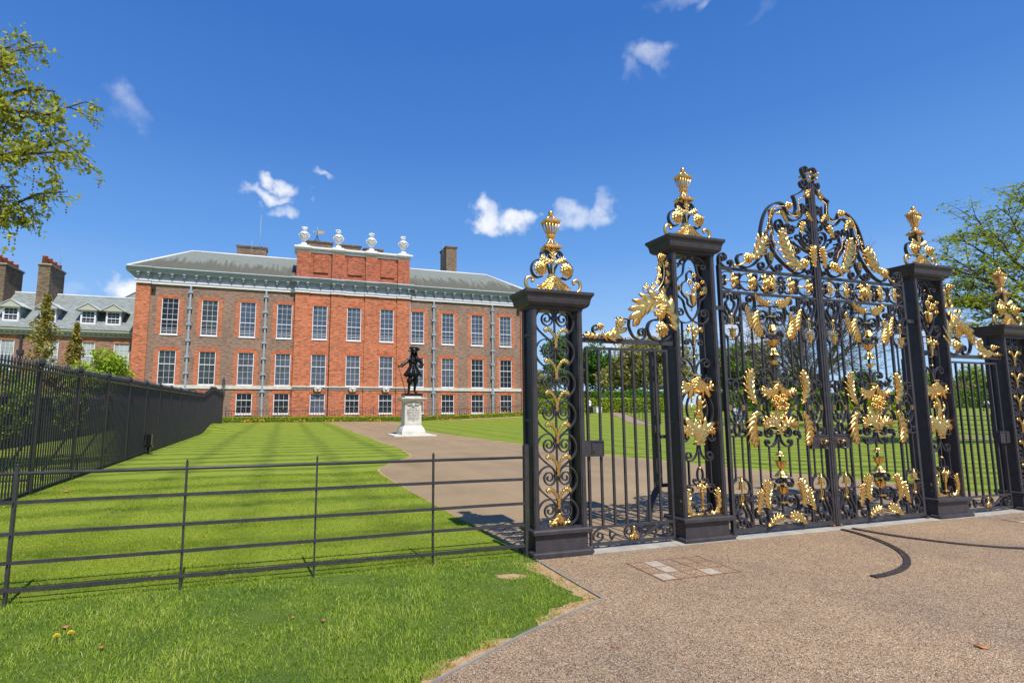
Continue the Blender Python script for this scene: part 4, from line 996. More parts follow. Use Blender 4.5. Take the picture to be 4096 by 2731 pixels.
    K([scroll([(6.345,3.98),(6.28,3.86),(6.252,3.75),(6.282,3.63),(6.335,3.55),(6.40,3.495),(6.47,3.487),(6.515,3.525)], None, (6.463,3.545), t1=1.0),
       scroll([(6.345,3.98),(6.388,3.86),(6.392,3.766),(6.35,3.64),(6.29,3.55),(6.21,3.495),(6.14,3.497),(6.105,3.545)], None, (6.165,3.545), t1=1.0)], .016, .045)
    K([scroll([(6.318,3.93),(6.375,3.80),(6.465,3.69),(6.581,3.60),(6.70,3.53),(6.80,3.497),(6.90,3.51),(6.953,3.57),(6.955,3.645)], None, (6.90,3.62), t1=.5)], .020, .05)
    K([scroll([(6.60,4.165),(6.56,4.235),(6.50,4.235),(6.465,4.175),(6.475,4.11),(6.52,4.07),(6.565,4.04),(6.575,3.95),(6.64,3.87),(6.72,3.78),(6.77,3.70)], (6.555,4.165), None, t0=.9)], .016, .045)
    K([scroll([(6.775,3.70),(6.785,3.76),(6.735,3.86),(6.672,3.92),(6.655,4.02),(6.672,4.10)], None, (6.715,4.105), t1=.8)], .014, .045)
    # inner tracery, mirrored down the line of the traced curves
    K([scroll([(6.645,4.155),(6.67,4.20),(6.72,4.19)], None, (6.676,4.162), t1=.6), scroll([(6.765,4.185),(6.80,4.125),(6.775,4.075)], None, (6.733,4.119), t1=.9),
       scroll([(6.765,4.185),(6.84,4.16),(6.905,4.205),(6.96,4.285),(7.04,4.295),(7.09,4.25)], None, (7.028,4.215), t1=.8), scroll([(6.905,4.205),(6.925,4.25),(6.97,4.27)], None, (6.955,4.235), t1=.6),
       scroll([(7.10,3.90),(7.0,3.94),(6.935,4.02),(6.93,4.10),(6.985,4.14),(7.06,4.125),(7.095,4.07)], None, (7.035,4.055), t1=.9),
       scroll([(7.10,3.80),(7.0,3.83),(6.90,3.875),(6.82,3.91),(6.76,3.95)], None, (6.721,3.995), t1=.4), cat_([(6.742,3.952),(6.74,3.90),(6.80,3.84)],4),
       scroll([(7.10,3.83),(7.0,3.88),(6.93,3.93),(6.885,3.99)], None, (6.861,4.042), t1=.5), scroll([(7.10,3.97),(7.05,3.96)], None, (7.085,3.995), t1=.4),
       scroll([(6.79,3.80),(6.85,3.785),(6.885,3.82)], None, (6.841,3.827), t1=.9), scroll([(7.10,3.74),(7.03,3.765),(6.98,3.74)], None, (7.009,3.716), t1=.8),
       scroll([(7.10,3.62),(7.07,3.54)], None, (7.023,3.538), t1=.9), scroll([(6.985,4.49),(7.03,4.49),(7.10,4.44)], None, None), scroll([(7.10,4.40),(7.05,4.40),(7.01,4.43)], None, (7.061,4.445), t1=.9),
       cat_([(7.10,4.36),(7.07,4.30),(7.0,4.30)],4), scroll([(6.88,3.71),(6.82,3.745),(6.78,3.72)], None, (6.84,3.70), t1=.5)], .013, .04)
    # top corner scrolls beside the hinge stile
    K([scroll([(5.422,3.50),(5.425,3.60),(5.455,3.655),(5.505,3.665),(5.545,3.63)], None, (5.503,3.607), t1=1.0), scroll([(5.43,3.60),(5.45,3.53),(5.52,3.482),(5.60,3.487),(5.65,3.535)], None, (5.612,3.548), t1=.9)], .018, .048)
    eyes = [(5.503,3.605),(5.612,3.548),(6.172,3.540),(6.463,3.541),(6.84,3.824),(7.009,3.716),(7.023,3.538),(7.061,4.445),(6.955,4.242),(7.025,4.207),(6.732,4.119),(6.861,4.042),(6.721,3.995),(7.085,3.99),(7.035,4.06),(6.674,4.162),(7.025,4.848),(7.095,5.06),
            (5.495,3.352),(5.495,3.252),(5.757,3.385),(5.757,3.219),(6.763,3.385),(6.763,3.219),(6.03,3.40),(6.03,3.204),(6.49,3.40),(6.49,3.204),(6.215,3.385),(6.305,3.385),(6.215,3.219),(6.305,3.219),(7.025,3.352),(7.025,3.252)]
    for cxx in (5.576,6.940):
        for dx, z in ((.107,3.085),(.115,2.792),(.113,1.923)): eyes += [(cxx+sg*dx, zz) for sg in (-1,1) for zz in (z, MZ-z)]
    for dx, z in ((.155,2.845),(.350,3.064),(.425,2.973),(.145,2.62),(.195,2.072),(.160,1.945),(.318,1.965),(.290,1.792)): eyes += [(CX+sg*dx, zz) for sg in (-1,1) for zz in (z, MZ-z)]
    for x, z in eyes: mb = MB(); mb.rod_y(x, z, YG, .0135, .085, 8); mb.build('scroll_pin', I, root)
    # crest gilding
    for sp, W, nl in (([(5.93,3.60),(6.05,3.72),(6.13,3.84),(6.22,3.945)],.085,5),([(6.02,3.62),(6.12,3.76),(6.18,3.90)],.05,6),([(6.90,3.60),(6.74,3.60),(6.62,3.72),(6.54,3.88),(6.50,4.09)],.078,9),
                      ([(6.86,4.05),(6.89,4.14),(6.93,4.23)],.038,4),([(7.075,3.58),(7.07,3.72),(7.09,3.90)],.045,8),([(7.085,4.26),(7.03,4.33),(6.99,4.39)],.022,4),([(7.09,4.74),(7.05,4.68),(7.045,4.62)],.035,3),
                      ([(6.42,4.30),(6.52,4.33),(6.58,4.26),(6.61,4.19)],.022,5)):
        mb = MB(); acanthus(mb, sp, W, YG-.05, nl, .035, .45); mb.build('gilded_leaf', G, root, solid=.003)
    for x, z, r in ((5.875,3.615,.085),(6.662,4.445,.062),(6.89,3.63,.08)):
        mb = MB(); rosette(mb, x, YG-.045, z, r, 9, 3); mb.build('rosette', G, root)
    for ch in ([(7.04,4.66),(6.98,4.61),(6.91,4.585),(6.90,4.52),(6.912,4.42)],[(6.86,4.33),(6.80,4.315),(6.72,4.335),(6.67,4.39)],[(6.63,4.45),(6.56,4.435),(6.48,4.415),(6.44,4.38)],[(6.37,4.27),(6.335,4.21),(6.315,4.12)],
               [(6.26,4.09),(6.25,4.0),(6.215,3.90),(6.19,3.81),(6.12,3.71),(6.03,3.62)],[(6.355,4.07),(6.365,4.0),(6.39,3.90),(6.42,3.81),(6.48,3.74),(6.54,3.67),(6.66,3.575),(6.76,3.53)],[(6.62,4.12),(6.63,4.03),(6.66,3.93),(6.73,3.86),(6.76,3.78)],[(6.44,4.42),(6.38,4.36),(6.33,4.24)]):
        mb = MB(); bead_chain(mb, ch, YG-.03, .0095); mb.build('bead_chain', M['gold_soft'], root)
    for x, z, a, b in ((6.391,4.326,.034,.055),(6.882,4.366,.032,.048),(6.315,3.691,.030,.060),(7.081,3.899,.014,.030),(7.0,3.858,.022,.013)):
        bars(root, 'gilded_ring', [[(p,q) for p,q in ell(x,z,a,b,20)]+[(x+a,z)]], .011, .044, YG-.01, M['gold_soft'])
    for x, z in ((6.30,4.14),(6.335,4.10),(6.255,4.05),(6.345,4.03),(6.41,3.88),(6.20,3.80)):
        mb = MB(); mb.tube([(x+.022*math.cos(t),YG-.04,z+.022*math.sin(t)) for t in np.linspace(0,5,12)], .007, 5); mb.build('gilded_curl', M['gold_soft'], root)
    mb = MB()
    mb.tube([(5.66,YG-.04,3.49),(5.75,YG-.06,3.52),(5.87,YG-.08,3.60)], [.010,.014,.018], 8); mb.ball(5.655,YG-.04,3.50,.024,8,5)
    mb.ball(5.87,YG-.085,3.60,.035,8,5); mb.build('gilded_tendril', M['gold_soft'], root)
    mb = MB()
    for z, L in ((4.985,.09),(4.92,.07)):
        mb.tube([(7.10,YG-L,z),(7.10,YG+L,z)], .018, 10); mb.ball(7.10,YG-L,z,.020,8,5)
    mb.build('gilded_roller', M['gold_soft'], root)
    # lock plate, ring handle, hinges and wheel
    mb = MB(); mb.box(6.800,7.105,YG-.030,YG+.02,1.06,1.245); mb.box(6.80,7.105,YG-.038,YG-.030,1.232,1.245); mb.box(6.80,6.812,YG-.038,YG-.030,1.06,1.232); mb.build('lock_plate', I, root)
    mb = MB(); hx, hz = 7.01, 1.135
    mb.tube([(hx+.048*math.cos(t),YG-.075,hz-.02+.055*math.sin(t)) for t in np.linspace(.8*PI,2.2*PI,20)], .0105, 8)
    for sg in (-1,1): mb.ball(hx+sg*.042,YG-.075,hz+.03,.020,8,5); mb.ball(hx+sg*.018,YG-.07,hz-.015,.012,8,5)
    mb.build('ring_handle', M['iron_gloss'], root)
    mb = MB(); mb.lathe(0,0,[(.001,0)],4) if 0 else None
    mb.tube([(hx,YG-.030,hz+.01),(hx,YG-.040,hz+.01)], .045, 16, smooth=False); mb.tube([(hx-.03,YG-.085,hz+.03),(hx+.03,YG-.085,hz+.03)], .016, 10)
    mb.build('handle_rose', M['gold_soft'], root)
    mb = MB(); mb.box(5.30,5.455,YG-.045,YG-.025,2.885,2.935); mb.box(5.30,5.335,YG-.05,YG+.05,2.885,2.935); mb.rod_y(5.44,2.91,YG-.04,.008,.03); mb.build('hinge', I, root)
    mb = MB(); mb.box(5.385,5.43,YG-.05,YG+.05,.0,.06); mb.build('hinge', I, root)
    mb = MB(); mb.tube([(7.085,YG,.034),(7.125,YG,.034)], .031, 14, smooth=False); mb.build('wheel', M['rust'], root)
    mb = MB(); mb.box(7.05,7.075,YG-.02,YG+.03,.02,.07); mb.build('wheel_bracket', I, root)
    return root
M['iron_gloss'] = simple('glossy_black_iron', (.012,.012,.014), .12, 0, .1, 5, 0, 10, .8)

# ---- side gate with its overthrow (left)
def side_gate():
    root = thing('side_gate', None, None, (3.35, 5.52, 0)); y = 5.52
    for a, b in ((3.365,3.393),(4.507,4.535)):
        mb = MB(); mb.box(a,b,y-.014,y+.014,.05,2.335); mb.build('stile', I, root)
    for z0, z1 in ((2.305,2.335),(.245,.270),(.050,.085)):
        mb = MB(); mb.box(3.393,4.507,y-.0135,y+.0135,z0,z1); mb.build('rail', I, root)
    for x in (3.545,3.707,3.867,4.028,4.188,4.350):
        mb = MB(); mb.box(x-.0125,x+.0125,y-.0125,y+.0125,.270,2.305); mb.build('bar', I, root)
    cx = 3.95
    B = lambda P, w=.013: (bars(root, 'scroll', [[(cx+a,b) for a,b in P]], w, .026, y), bars(root, 'scroll', [[(cx-a,b) for a,b in P]], w, .026, y))
    B(scroll([(0,.098),(.08,.10),(.18,.13),(.28,.19),(.36,.232),(.45,.236),(.52,.195),(.535,.135),(.49,.10),(.43,.115)], None, (.46,.155), t1=.8), .015)
    B(cat_([(.17,.125),(.22,.15),(.27,.145),(.30,.10)],4)); B(cat_([(.28,.19),(.31,.20),(.32,.15),(.30,.10)],4)); B(scroll([(.0,.10),(.075,.11),(.12,.15),(.115,.21),(.07,.238),(.03,.215)], None, (.07,.182), t1=.8))
    mb = MB()
    for sg in (-1,1):
        acanthus(mb, [(cx,.19),(cx+sg*.015,.14),(cx+sg*.055,.115)], .022, y-.015, 3, .012, .5); mb.ball(cx+sg*.535, y, .16, .014, 8, 5)
    mb.lathe(cx, y-.01, [(.008,.17),(.014,.20),(.02,.235),(.01,.245)], 10); mb.build('gilded_leaf', G, root, solid=.002)
    mb = MB(); mb.box(3.30,3.552,y-.045,y+.03,1.058,1.238); mb.box(3.393,3.552,y-.055,y-.045,1.225,1.238); mb.box(3.393,3.552,y-.055,y-.045,1.058,1.070)
    mb.box(3.393,3.403,y-.055,y-.045,1.07,1.225); mb.box(3.542,3.552,y-.055,y-.045,1.07,1.225); mb.build('lock_box', I, root)
    mb = MB(); mb.rod_y(3.42,1.115,y-.048,.008,.012); mb.build('keyhole', M['iron_gloss'], root)
    return root
def overthrow():
    root = thing('overthrow', None, None, (3.95, 5.50, 2.4)); y = 5.50
    mb = MB(); mb.box(3.285,4.60,y-.022,y+.022,2.385,2.440); mb.box(4.60,4.625,y-.028,y+.028,2.378,2.448); mb.build('lintel', I, root)
    K = lambda P, w=.016, d=.045: bars(root, 'scroll', [P], w, d, y)
    K(scroll([(3.60,2.455),(3.52,2.465),(3.475,2.505),(3.465,2.56),(3.495,2.595)], None, (3.515,2.56), t1=.7))
    K([(3.80,2.70),(3.98,2.69)], .012, .04)
    K(scroll([(3.98,2.70),(3.972,2.62),(3.99,2.55),(4.04,2.475),(4.128,2.443),(4.195,2.475),(4.212,2.54)], None, (4.155,2.535), t1=1.2))
    K(cat_([(4.612,2.62),(4.60,2.545),(4.52,2.468),(4.41,2.442),(4.30,2.47),(4.242,2.56),(4.262,2.65),(4.33,2.70),(4.405,2.704)],5), .018, .06)
    K(scroll([(4.43,2.93),(4.47,3.0),(4.52,3.02),(4.565,2.985),(4.59,2.945)], None, (4.585,2.905), t1=.8))
    K(cat_([(4.36,2.995),(4.479,3.062),(4.584,3.185),(4.612,3.32),(4.57,3.46),(4.52,3.53),(4.455,3.53)],6), .018, .06)
    for sp, W, nl, dy in (([(3.56,2.47),(3.46,2.462),(3.38,2.47),(3.315,2.455)],.026,4,.02),([(3.54,2.48),(3.66,2.475),(3.78,2.53),(3.845,2.70)],.062,7,.03),([(4.614,2.56),(4.598,2.72),(4.53,2.85),(4.41,2.92),(4.25,2.90),(4.12,2.83),(4.04,2.72),(4.02,2.60)],.088,11,.05),([(4.50,2.86),(4.42,2.93),(4.37,3.0)],.055,4,.06),
                          ([(4.46,2.88),(4.40,2.80),(4.33,2.74)],.05,4,.07)):
        mb = MB(); acanthus(mb, sp, W, y-dy, nl, .035, .5); mb.build('gilded_leaf', G, root, solid=.003)
    for x, z, r in ((4.425,2.58,.105),(3.532,2.572,.05),(4.452,3.50,.06)):
        mb = MB(); rosette(mb, x, y-.04, z, r, 9, 4); mb.build('rosette', G, root)
    mb = MB(); P = cat_([(4.19,3.115),(4.178,3.07),(4.215,3.035),(4.29,3.045),(4.364,3.065),(4.453,3.15),(4.50,3.26),(4.506,3.40),(4.47,3.49)], 5)
    mb.tube([(a,y-.03,b) for a,b in P], .008, 6); mb.build('gilded_branch', M['gold_soft'], root)
    for a, b, ang in ((4.245,3.10,150),(4.349,3.11,160),(4.476,3.10,-80),(4.41,3.175,150),(4.53,3.22,-70),(4.44,3.255,140),(4.428,3.33,120),(4.55,3.32,-60),(4.45,3.40,110),(4.54,3.40,60)):
        mb = MB(); c, s_ = math.cos(math.radians(ang)), math.sin(math.radians(ang)); acanthus(mb, [(a-c*.03,b-s_*.03),(a,b),(a+c*.045,b+s_*.045)], .026, y-.035, 2, .015, .5); mb.build('gilded_leaf', G, root, solid=.002)
    return root

p1 = scroll_pier(2.955); tag(p1, 'low black scrollwork gate pier with gold urn, beside the low rail fence', 'gate pier', 'scrollwork piers at the ends of the gates')
p4 = place_copy(p1, (2*GX-2.955, 5.56, 0), 'low black scrollwork gate pier with gold urn at the right edge of the photo', 'scrollwork piers at the ends of the gates')
p2 = emblem_pier(4.935, 'lion'); tag(p2, 'tall black gate pier holding a gold rampant lion under a crown', 'gate pier', 'tall emblem piers of the main gates')
p3 = emblem_pier(2*GX-4.935, 'horse'); tag(p3, 'tall black gate pier holding a gold rearing horse under a crown', 'gate pier', 'tall emblem piers of the main gates')
gl = gate_leaf(); tag(gl, 'left leaf of the ornate black and gold main gates, hung from the lion pier', 'gate', 'pair of main gate leaves')
gr = place_copy(gl, (2*GX-5.40, YG, 0), 'right leaf of the ornate black and gold main gates, hung from the horse pier', 'pair of main gate leaves', scale=(-1,1,1))
sg_ = side_gate(); tag(sg_, 'plain barred side gate with square lock box, left of the lion pier', 'gate', 'plain barred side gates')
place_copy(sg_, (2*GX-3.35, 5.52, 0), 'plain barred side gate with square lock box, right of the horse pier', 'plain barred side gates', scale=(-1,1,1))
ot = overthrow(); tag(ot, 'gilded leaf and scroll overthrow above the left side gate', 'overthrow', 'gilded overthrows above the side gates')
place_copy(ot, (2*GX-3.95, 5.50, 2.4), 'gilded leaf and scroll overthrow above the right side gate', 'gilded overthrows above the side gates', scale=(-1,1,1))
M['lead2'] = simple('blue_grey_pipe', (.30,.36,.42), .5, 0, .12, 3)
M['cream2'] = simple('warm_grey_paint', (.46,.44,.36), .6, 0, .08, 3)
M['bracket'] = simple('grey_bracket_paint', (.27,.30,.31), .6, 0, .08, 4)
M['brick_arch'] = brick('orange_arch_brick', (.62,.16,.065), (.53,.13,.055), (.40,.13,.06), stain=.2, bw=.075, bh=.25)
M['path_pink'] = simple('pinkish_tarmac', (.30,.20,.145), .85, 0, .12, 2)
M['bench_green'] = simple('dark_green_paint', (.03,.06,.045), .5, 0, .1)
M['far_block'] = simple('pale_cladding', (.42,.47,.55), .6, 0, .06, .3)
M['skin'] = simple('skin', (.52,.31,.22), .6, 0, .05); M['hair_brown'] = simple('brown_hair', (.10,.055,.03), .7); M['hair_dark'] = simple('dark_hair', (.02,.015,.012), .6)
for n_, c_ in (('sky',(.40,.52,.62)),('jean',(.06,.10,.22)),('grey',(.40,.40,.40)),('white',(.72,.72,.70)),('dark',(.025,.025,.03)),('olive',(.16,.17,.12))): M['cloth_'+n_] = simple('cloth_'+n_, c_, .9, 0, .1, 10)
# ------------------------------------------------------------------ the palace
YB = 56.0
pal = thing('palace', 'long red and brown brick palace with white sash windows and slate roof', 'palace', (6.5, YB, 0))
WX = [6.54+3.45*(k-5) for k in range(11)]
ROWS = {'up': (8.22,11.69), 'mid': (3.48,6.68), 'low': (.71,2.72)}
def wall_holes(mb, x0, x1, z0, z1, y, holes, rev=.14):
    xs_ = sorted({x0,x1}|{h[i] for h in holes for i in (0,1)}); zs_ = sorted({z0,z1}|{h[i] for h in holes for i in (2,3)})
    for a, b in zip(xs_[:-1], xs_[1:]):
        for c, d in zip(zs_[:-1], zs_[1:]):
            mx, mz = (a+b)/2, (c+d)/2
            if any(h[0] < mx < h[1] and h[2] < mz < h[3] for h in holes): continue
            mb.add([(a,y,c),(b,y,c),(b,y,d),(a,y,d)], [(0,1,2,3)])
    for a, b, c, d in holes:
        mb.add([(a,y,c),(b,y,c),(b,y,d),(a,y,d),(a,y+rev,c),(b,y+rev,c),(b,y+rev,d),(a,y+rev,d)], [(0,4,5,1),(1,5,6,2),(2,6,7,3),(3,7,4,0)])
def sash(parent, cx, z0, z1, y, w, rows, split, glassm, extra=None, frame=.062, name='window', cols=3, fm='white'):
    """sash window: frame with glazing bars, pane as sub-part"""
    mb = MB(); x0, x1 = cx-w/2, cx+w/2; f = frame
    mb.box(x0,x0+f,y,y+.12,z0,z1); mb.box(x1-f,x1,y,y+.12,z0,z1); mb.box(x0+f,x1-f,y+.001,y+.12,z1-f*.7,z1); mb.box(x0+f,x1-f,y+.001,y+.12,z0,z0+f*1.5)
    if split: mb.box(x0+f,x1-f,y+.02,y+.11,split-.035,split+.035)
    for k in range(1, cols): 
        xx = x0+f+(w-2*f)*k/cols; mb.box(xx-.011,xx+.011,y+.04,y+.09,z0+f*1.5,z1-f*.7)
    for zz in rows: mb.box(x0+f,x1-f,y+.042,y+.088,zz-.011,zz+.011)
    if extra:
        for zz in extra: mb.box(x0+f,x1-f,y+.01,y+.035,zz-.015,zz+.015)
    mb.box(x0-.06,x1+.06,y-.10,y+.05,z0-.09,z0-.002)
    o = mb.build(name, M[fm], parent)
    g = MB(); g.box(x0+f*.5,x1-f*.5,y+.07,y+.08,z0+.05,z1-.03); g.build('pane', M[glassm], o)
    return o
YC = YB-.32     # centre block face
random.seed(31)
def yf(x): return YC if .61 < x < 12.4 else YB
HOL = [(x-.73, x+.73, a, b) for x in WX for a, b in ROWS.values()]
mb = MB(); L = [h for h in HOL if h[1] < .61]; wall_holes(mb, -13.55, .61, -.6, 12.96, YB, L)
mb.add([(-13.55,YB,-.6),(-13.55,YB+14,-.6),(-13.55,YB+14,12.96),(-13.55,YB,12.96)], [(0,3,2,1)])
mb.build('wall', M['brick'], pal)['label'] = 'brown stock brick wall left of the centre'
mb = MB(); L = [h for h in HOL if h[0] > 12.4]; wall_holes(mb, 12.4, 26.55, -.6, 12.96, YB, L)
mb.add([(26.55,YB,-.6),(26.55,YB+14,-.6),(26.55,YB+14,12.96),(26.55,YB,12.96)], [(0,1,2,3)])
mb.build('wall', M['brick'], pal)['label'] = 'brown stock brick wall right of the centre'
mb = MB(); L = [h for h in HOL if .61 < h[0] < 12.4]; wall_holes(mb, .61, 12.4, -.6, 12.96, YC, L)
for x in (.61, 12.4): mb.add([(x,YC,-.6),(x,YB,-.6),(x,YB,12.96),(x,YC,12.96)], [(0,1,2,3)])
mb.build('wall', M['brick_red'], pal)['label'] = 'orange red brick wall of the centre block'
for a, b, y in ((-13.66,-12.46,YB),(25.66,26.66,YB),(.60,1.96,YC),(4.14,5.44,YC),(7.62,8.94,YC),(11.06,12.41,YC)):
    mb = MB(); mb.box(a, b, y-.16, y+.02, -.6, 12.95); mb.build('pilaster', M['brick_red'], pal)
def kind(k, row):
    if row == 'up': return 'glass_dark' if k in (0,) else 'glass_green' if k in (1,) else 'glass_blue'
    if row == 'mid': return {0:'glass_green',1:'glass_green',9:'glass_dark',10:'glass_dark'}.get(k, 'glass_grey')
    return 'glass_dark' if k not in (4,) else 'glass_grey'
M['glass_blue'] = glass('sky_lit_window_glass', (.075,.10,.145))
for k, x in enumerate(WX):
    y = yf(x)+.03
    for row, (z0, z1) in ROWS.items():
        h = z1-z0
        if row == 'up': rr = [z0+.30+.46*i for i in (1,2)]+[z0+1.40+.52*i for i in (1,2,3)]; sp = z0+1.42; ex = [z0+.14+.15*i for i in (1,2)]; rr = [z0+.62]+[z0+1.0]+[z0+1.42+.53*i for i in (1,2,3)]
        elif row == 'mid': sp = z0+1.95; rr = [z0+.68,z0+1.30,z0+2.58]; ex = None
        else: sp = z0+1.34; rr = [z0+.72]; ex = None
        sash(pal, x, z0, z1, y, 1.46, rr, sp, kind(k,row), ex)
    # rubbed brick dressings round the openings on the brown wings, arches everywhere
    yy = yf(x)-.012
    if not (.61 < x < 12.4):
        for (z0, z1), hh in ((ROWS['up'],.30),(ROWS['mid'],.36),(ROWS['low'],.40)):
            mb = MB(); zb = z0-.02 if z0 > 1 else z0-.2
            mb.box(x-1.13,x-.731,yy,yy+.02,zb,z1+hh*.4); mb.box(x+.731,x+1.13,yy,yy+.02,zb,z1+hh*.4)
            for j in range(int((z1-z0)/.31)):        # ragged toothing into the brown brick
                q = z0+j*.31
                if j % 2: mb.box(x-1.20,x-1.131,yy+.001,yy+.02,q,q+.155); mb.box(x+1.131,x+1.20,yy+.001,yy+.02,q,q+.155)
            mb.build('window_surround', M['brick_red'], pal)
    for (z0, z1), hh in ((ROWS['up'],.30),(ROWS['mid'],.36),(ROWS['low'],.36)):
        mb2 = MB(); mb2.frustum(x-.75,x+.75,yy-.006,yy+.02,z1, x-.90,x+.90,yy-.006,yy+.02,z1+hh); mb2.build('window_arch', M['brick_arch'], pal)
# string course, entablature
mb = MB(); mb.box(-13.7,-.0+.60,YB-.10,YB+.02,3.13,3.465); mb.build('string_course', M['stone'], pal)
mb = MB(); mb.box(12.41,26.70,YB-.10,YB+.02,3.13,3.465); mb.build('string_course', M['stone'], pal)
mb = MB()
for a, b, o in ((.60,12.41,0),(.58,1.98,-.16),(4.12,5.46,-.16),(7.60,8.96,-.16),(11.04,12.43,-.16)):
    mb.box(a,b,YC-.12+o,YC+.02,3.30+(.001 if o else 0),3.47+(.001 if o else 0)); mb.box(a+.02,b-.02,YC-.06+o,YC+.02,3.12,3.30); mb.box(a-.03,b+.03,YC-.20+o,YC+.02,3.36+(.0015 if o else 0),3.43)
mb.build('string_course', M['stone'], pal)
for x in WX[4:7]:
    mb = MB(); mb.frustum(x-.26,x+.26,YC-.30,YC,2.95, x-.42,x+.42,YC-.34,YC,3.47); mb.ball(x,YC-.33,3.24,.13,10,7,1.2)
    for i in range(7): mb.ball(x+.15*math.cos(i*PI/6),YC-.31,3.26+.15*math.sin(i*PI/6),.05,6,4)
    mb.ball(x,YC-.44,3.22,.03,6,4); mb.build('keystone', M['stone'], pal)
def run(x0, x1, y, big=False):
    mb = MB(); mb.box(x0,x1,y-.17,y,12.96,13.20); mb.box(x0-.04,x1+.04,y-.24,y,13.20,13.32); mb.build('architrave', M['white'], pal)
    mb = MB(); mb.box(x0+.01,x1-.01,y-.05,y,13.27,14.02); mb.build('frieze', M['bluegrey2'], pal)
M['bluegrey2'] = simple('pale_blue_grey_paint', (.38,.41,.49), .6, 0, .05, 2)
for a, b, y in ((-13.60,.60,YB),(12.41,26.60,YB),(.60,12.41,YC),(-13.72,-12.40,YB-.16),(25.62,26.72,YB-.16),(.55,2.0,YC-.16),(4.10,5.48,YC-.16),(7.58,8.98,YC-.16),(11.02,12.46,YC-.16)): run(a,b,y)
def corn(x0, x1, y):
    mb = MB(); pr = [(0,13.98),(.48,14.0),(.48,14.06),(.52,14.10),(.58,14.22),(.66,14.30),(.66,14.38),(0,14.42)]
    n = len(pr); vs = [(x0,y-d,z) for d,z in pr]+[(x1,y-d,z) for d,z in pr]
    mb.add(vs, [(i,i+1,n+i+1,n+i) for i in range(n-1)]+[tuple(range(n-1,-1,-1)), tuple(range(n,2*n))]); return mb
for a, b, y in ((-12.3,.55,YB-.0),(12.46,25.7,YB-.0),(1.9,4.2,YC),(5.4,7.7,YC),(8.9,11.1,YC)): corn(a,b,y).build('cornice', M['bluegrey'], pal)
for a, b, y in ((-14.45,-12.3,YB-.16),(25.7,27.45,YB-.16),(.2,2.0,YC-.16),(4.1,5.5,YC-.16),(7.6,9.0,YC-.16),(11.0,12.8,YC-.16)): corn(a,b,y).build('cornice', M['bluegrey'], pal)
mb = MB(); mb.box(-14.40,-13.56,YB-.16,YB+14,13.98,14.40); mb.box(26.56,27.40,YB-.16,YB+14,13.98,14.40); mb.build('cornice', M['bluegrey'], pal)
for a, b, y in ((-14.4,-12.3,YB-.88),(-12.3,.2,YB-.72),(.2,12.8,YC-.72),(12.8,25.7,YB-.72),(25.7,27.4,YB-.88)):
    mb = MB(); mb.box(a,b,y,y+.25,14.38,14.45); mb.build('gutter', M['leadroof'], pal)
def bracket(x, y):
    mb = MB(); mb.box(x-.13,x+.13,y-.44,y,13.84,13.98); mb.box(x-.11,x+.11,y-.33,y,13.66,13.84); mb.box(x-.09,x+.09,y-.22,y,13.44,13.66); mb.ball(x,y-.35,13.64,.085,8,5); mb.ball(x,y-.24,13.42,.07,8,5)
    return mb
bx = [(x, YB-.05) for x in np.linspace(-11.7,-.15,12)]+[(x, YB-.05) for x in np.linspace(13.1,25.2,12)]
for a, b in ((-13.72,-12.40),(25.62,26.72)): bx += [(a+.25,YB-.2),(b-.22,YB-.2)]
for a, b in ((.55,2.0),(4.10,5.48),(7.58,8.98),(11.02,12.46)): bx += [(a+.25,YC-.2),(b-.25,YC-.2)]
for a in (3.05,6.54,10.0): bx += [(a,YC-.05)]
for x, y in bx: bracket(x,y).build('bracket', M['bracket'], pal)

# roof
YR = 60.6; ZR = 17.62; e = YB-.62
mb = MB()
mb.add([(-14.4,e,14.42),(.9,e,14.42),(.9,YR,ZR),(-9.85,YR,ZR),(-14.4,YB+14,14.42),(-9.85,YB+9,ZR)], [(0,1,2,3),(4,0,3,5)])
mb.build('roof', M['slate'], pal)
mb = MB(); mb.add([(12.1,e,14.42),(27.4,e,14.42),(23.2,YR,ZR),(12.1,YR,ZR),(27.4,YB+14,14.42),(23.2,YB+9,ZR)], [(0,1,2,3),(1,4,5,2)]); mb.build('roof', M['slate'], pal)
mb = MB(); mb.box(-9.85,23.2,YR,YB+9,ZR-.3,ZR-.02); mb.build('roof', M['leadroof'], pal)
mb = MB()
for P in ([(-14.4,e,14.45),(-9.85,YR,ZR+.03)],[(-9.85,YR,ZR+.03),(.9,YR,ZR+.03)],[(12.1,YR,ZR+.03),(23.2,YR,ZR+.03)],[(27.4,e,14.45),(23.2,YR,ZR+.03)]): mb.tube(P, .10, 8)
mb.build('roof_ridge', M['white'], pal)
# attic over the centre
mb = MB(); pan = [(a-.76,a+.76,15.10,17.08) for a in (3.02,6.5,9.97)]
wall_holes(mb, .66,12.30,14.40,17.22,YC-.02,pan,.10)
for a,b,c,d in pan: mb.add([(a,YC+.08,c),(b,YC+.08,c),(b,YC+.08,d),(a,YC+.08,d)],[(0,1,2,3)]); mb.box(a+.02,b-.02,YC-.16,YC+.07,c+.06,d-.02)
for x in (.66,12.30): mb.add([(x,YC-.02,14.4),(x,YC+2.2,14.4),(x,YC+2.2,17.22),(x,YC-.02,17.22)],[(0,1,2,3)])
mb.build('attic_wall', M['brick_attic'], pal)
for a, b in ((.62,2.0),(4.14,5.40),(7.62,8.88),(11.06,12.34)):
    mb = MB(); mb.box(a,b,YC-.26,YC-.019,14.40,17.21); mb.build('pilaster', M['brick_attic'], pal)
mb = MB(); mb.box(.60,12.36,YC-.12,YC+2.3,17.22,17.42)
for i in range(64): mb.box(.5+.187*i,.5+.187*i+.09,YC-.24,YC-.121,17.42,17.50)
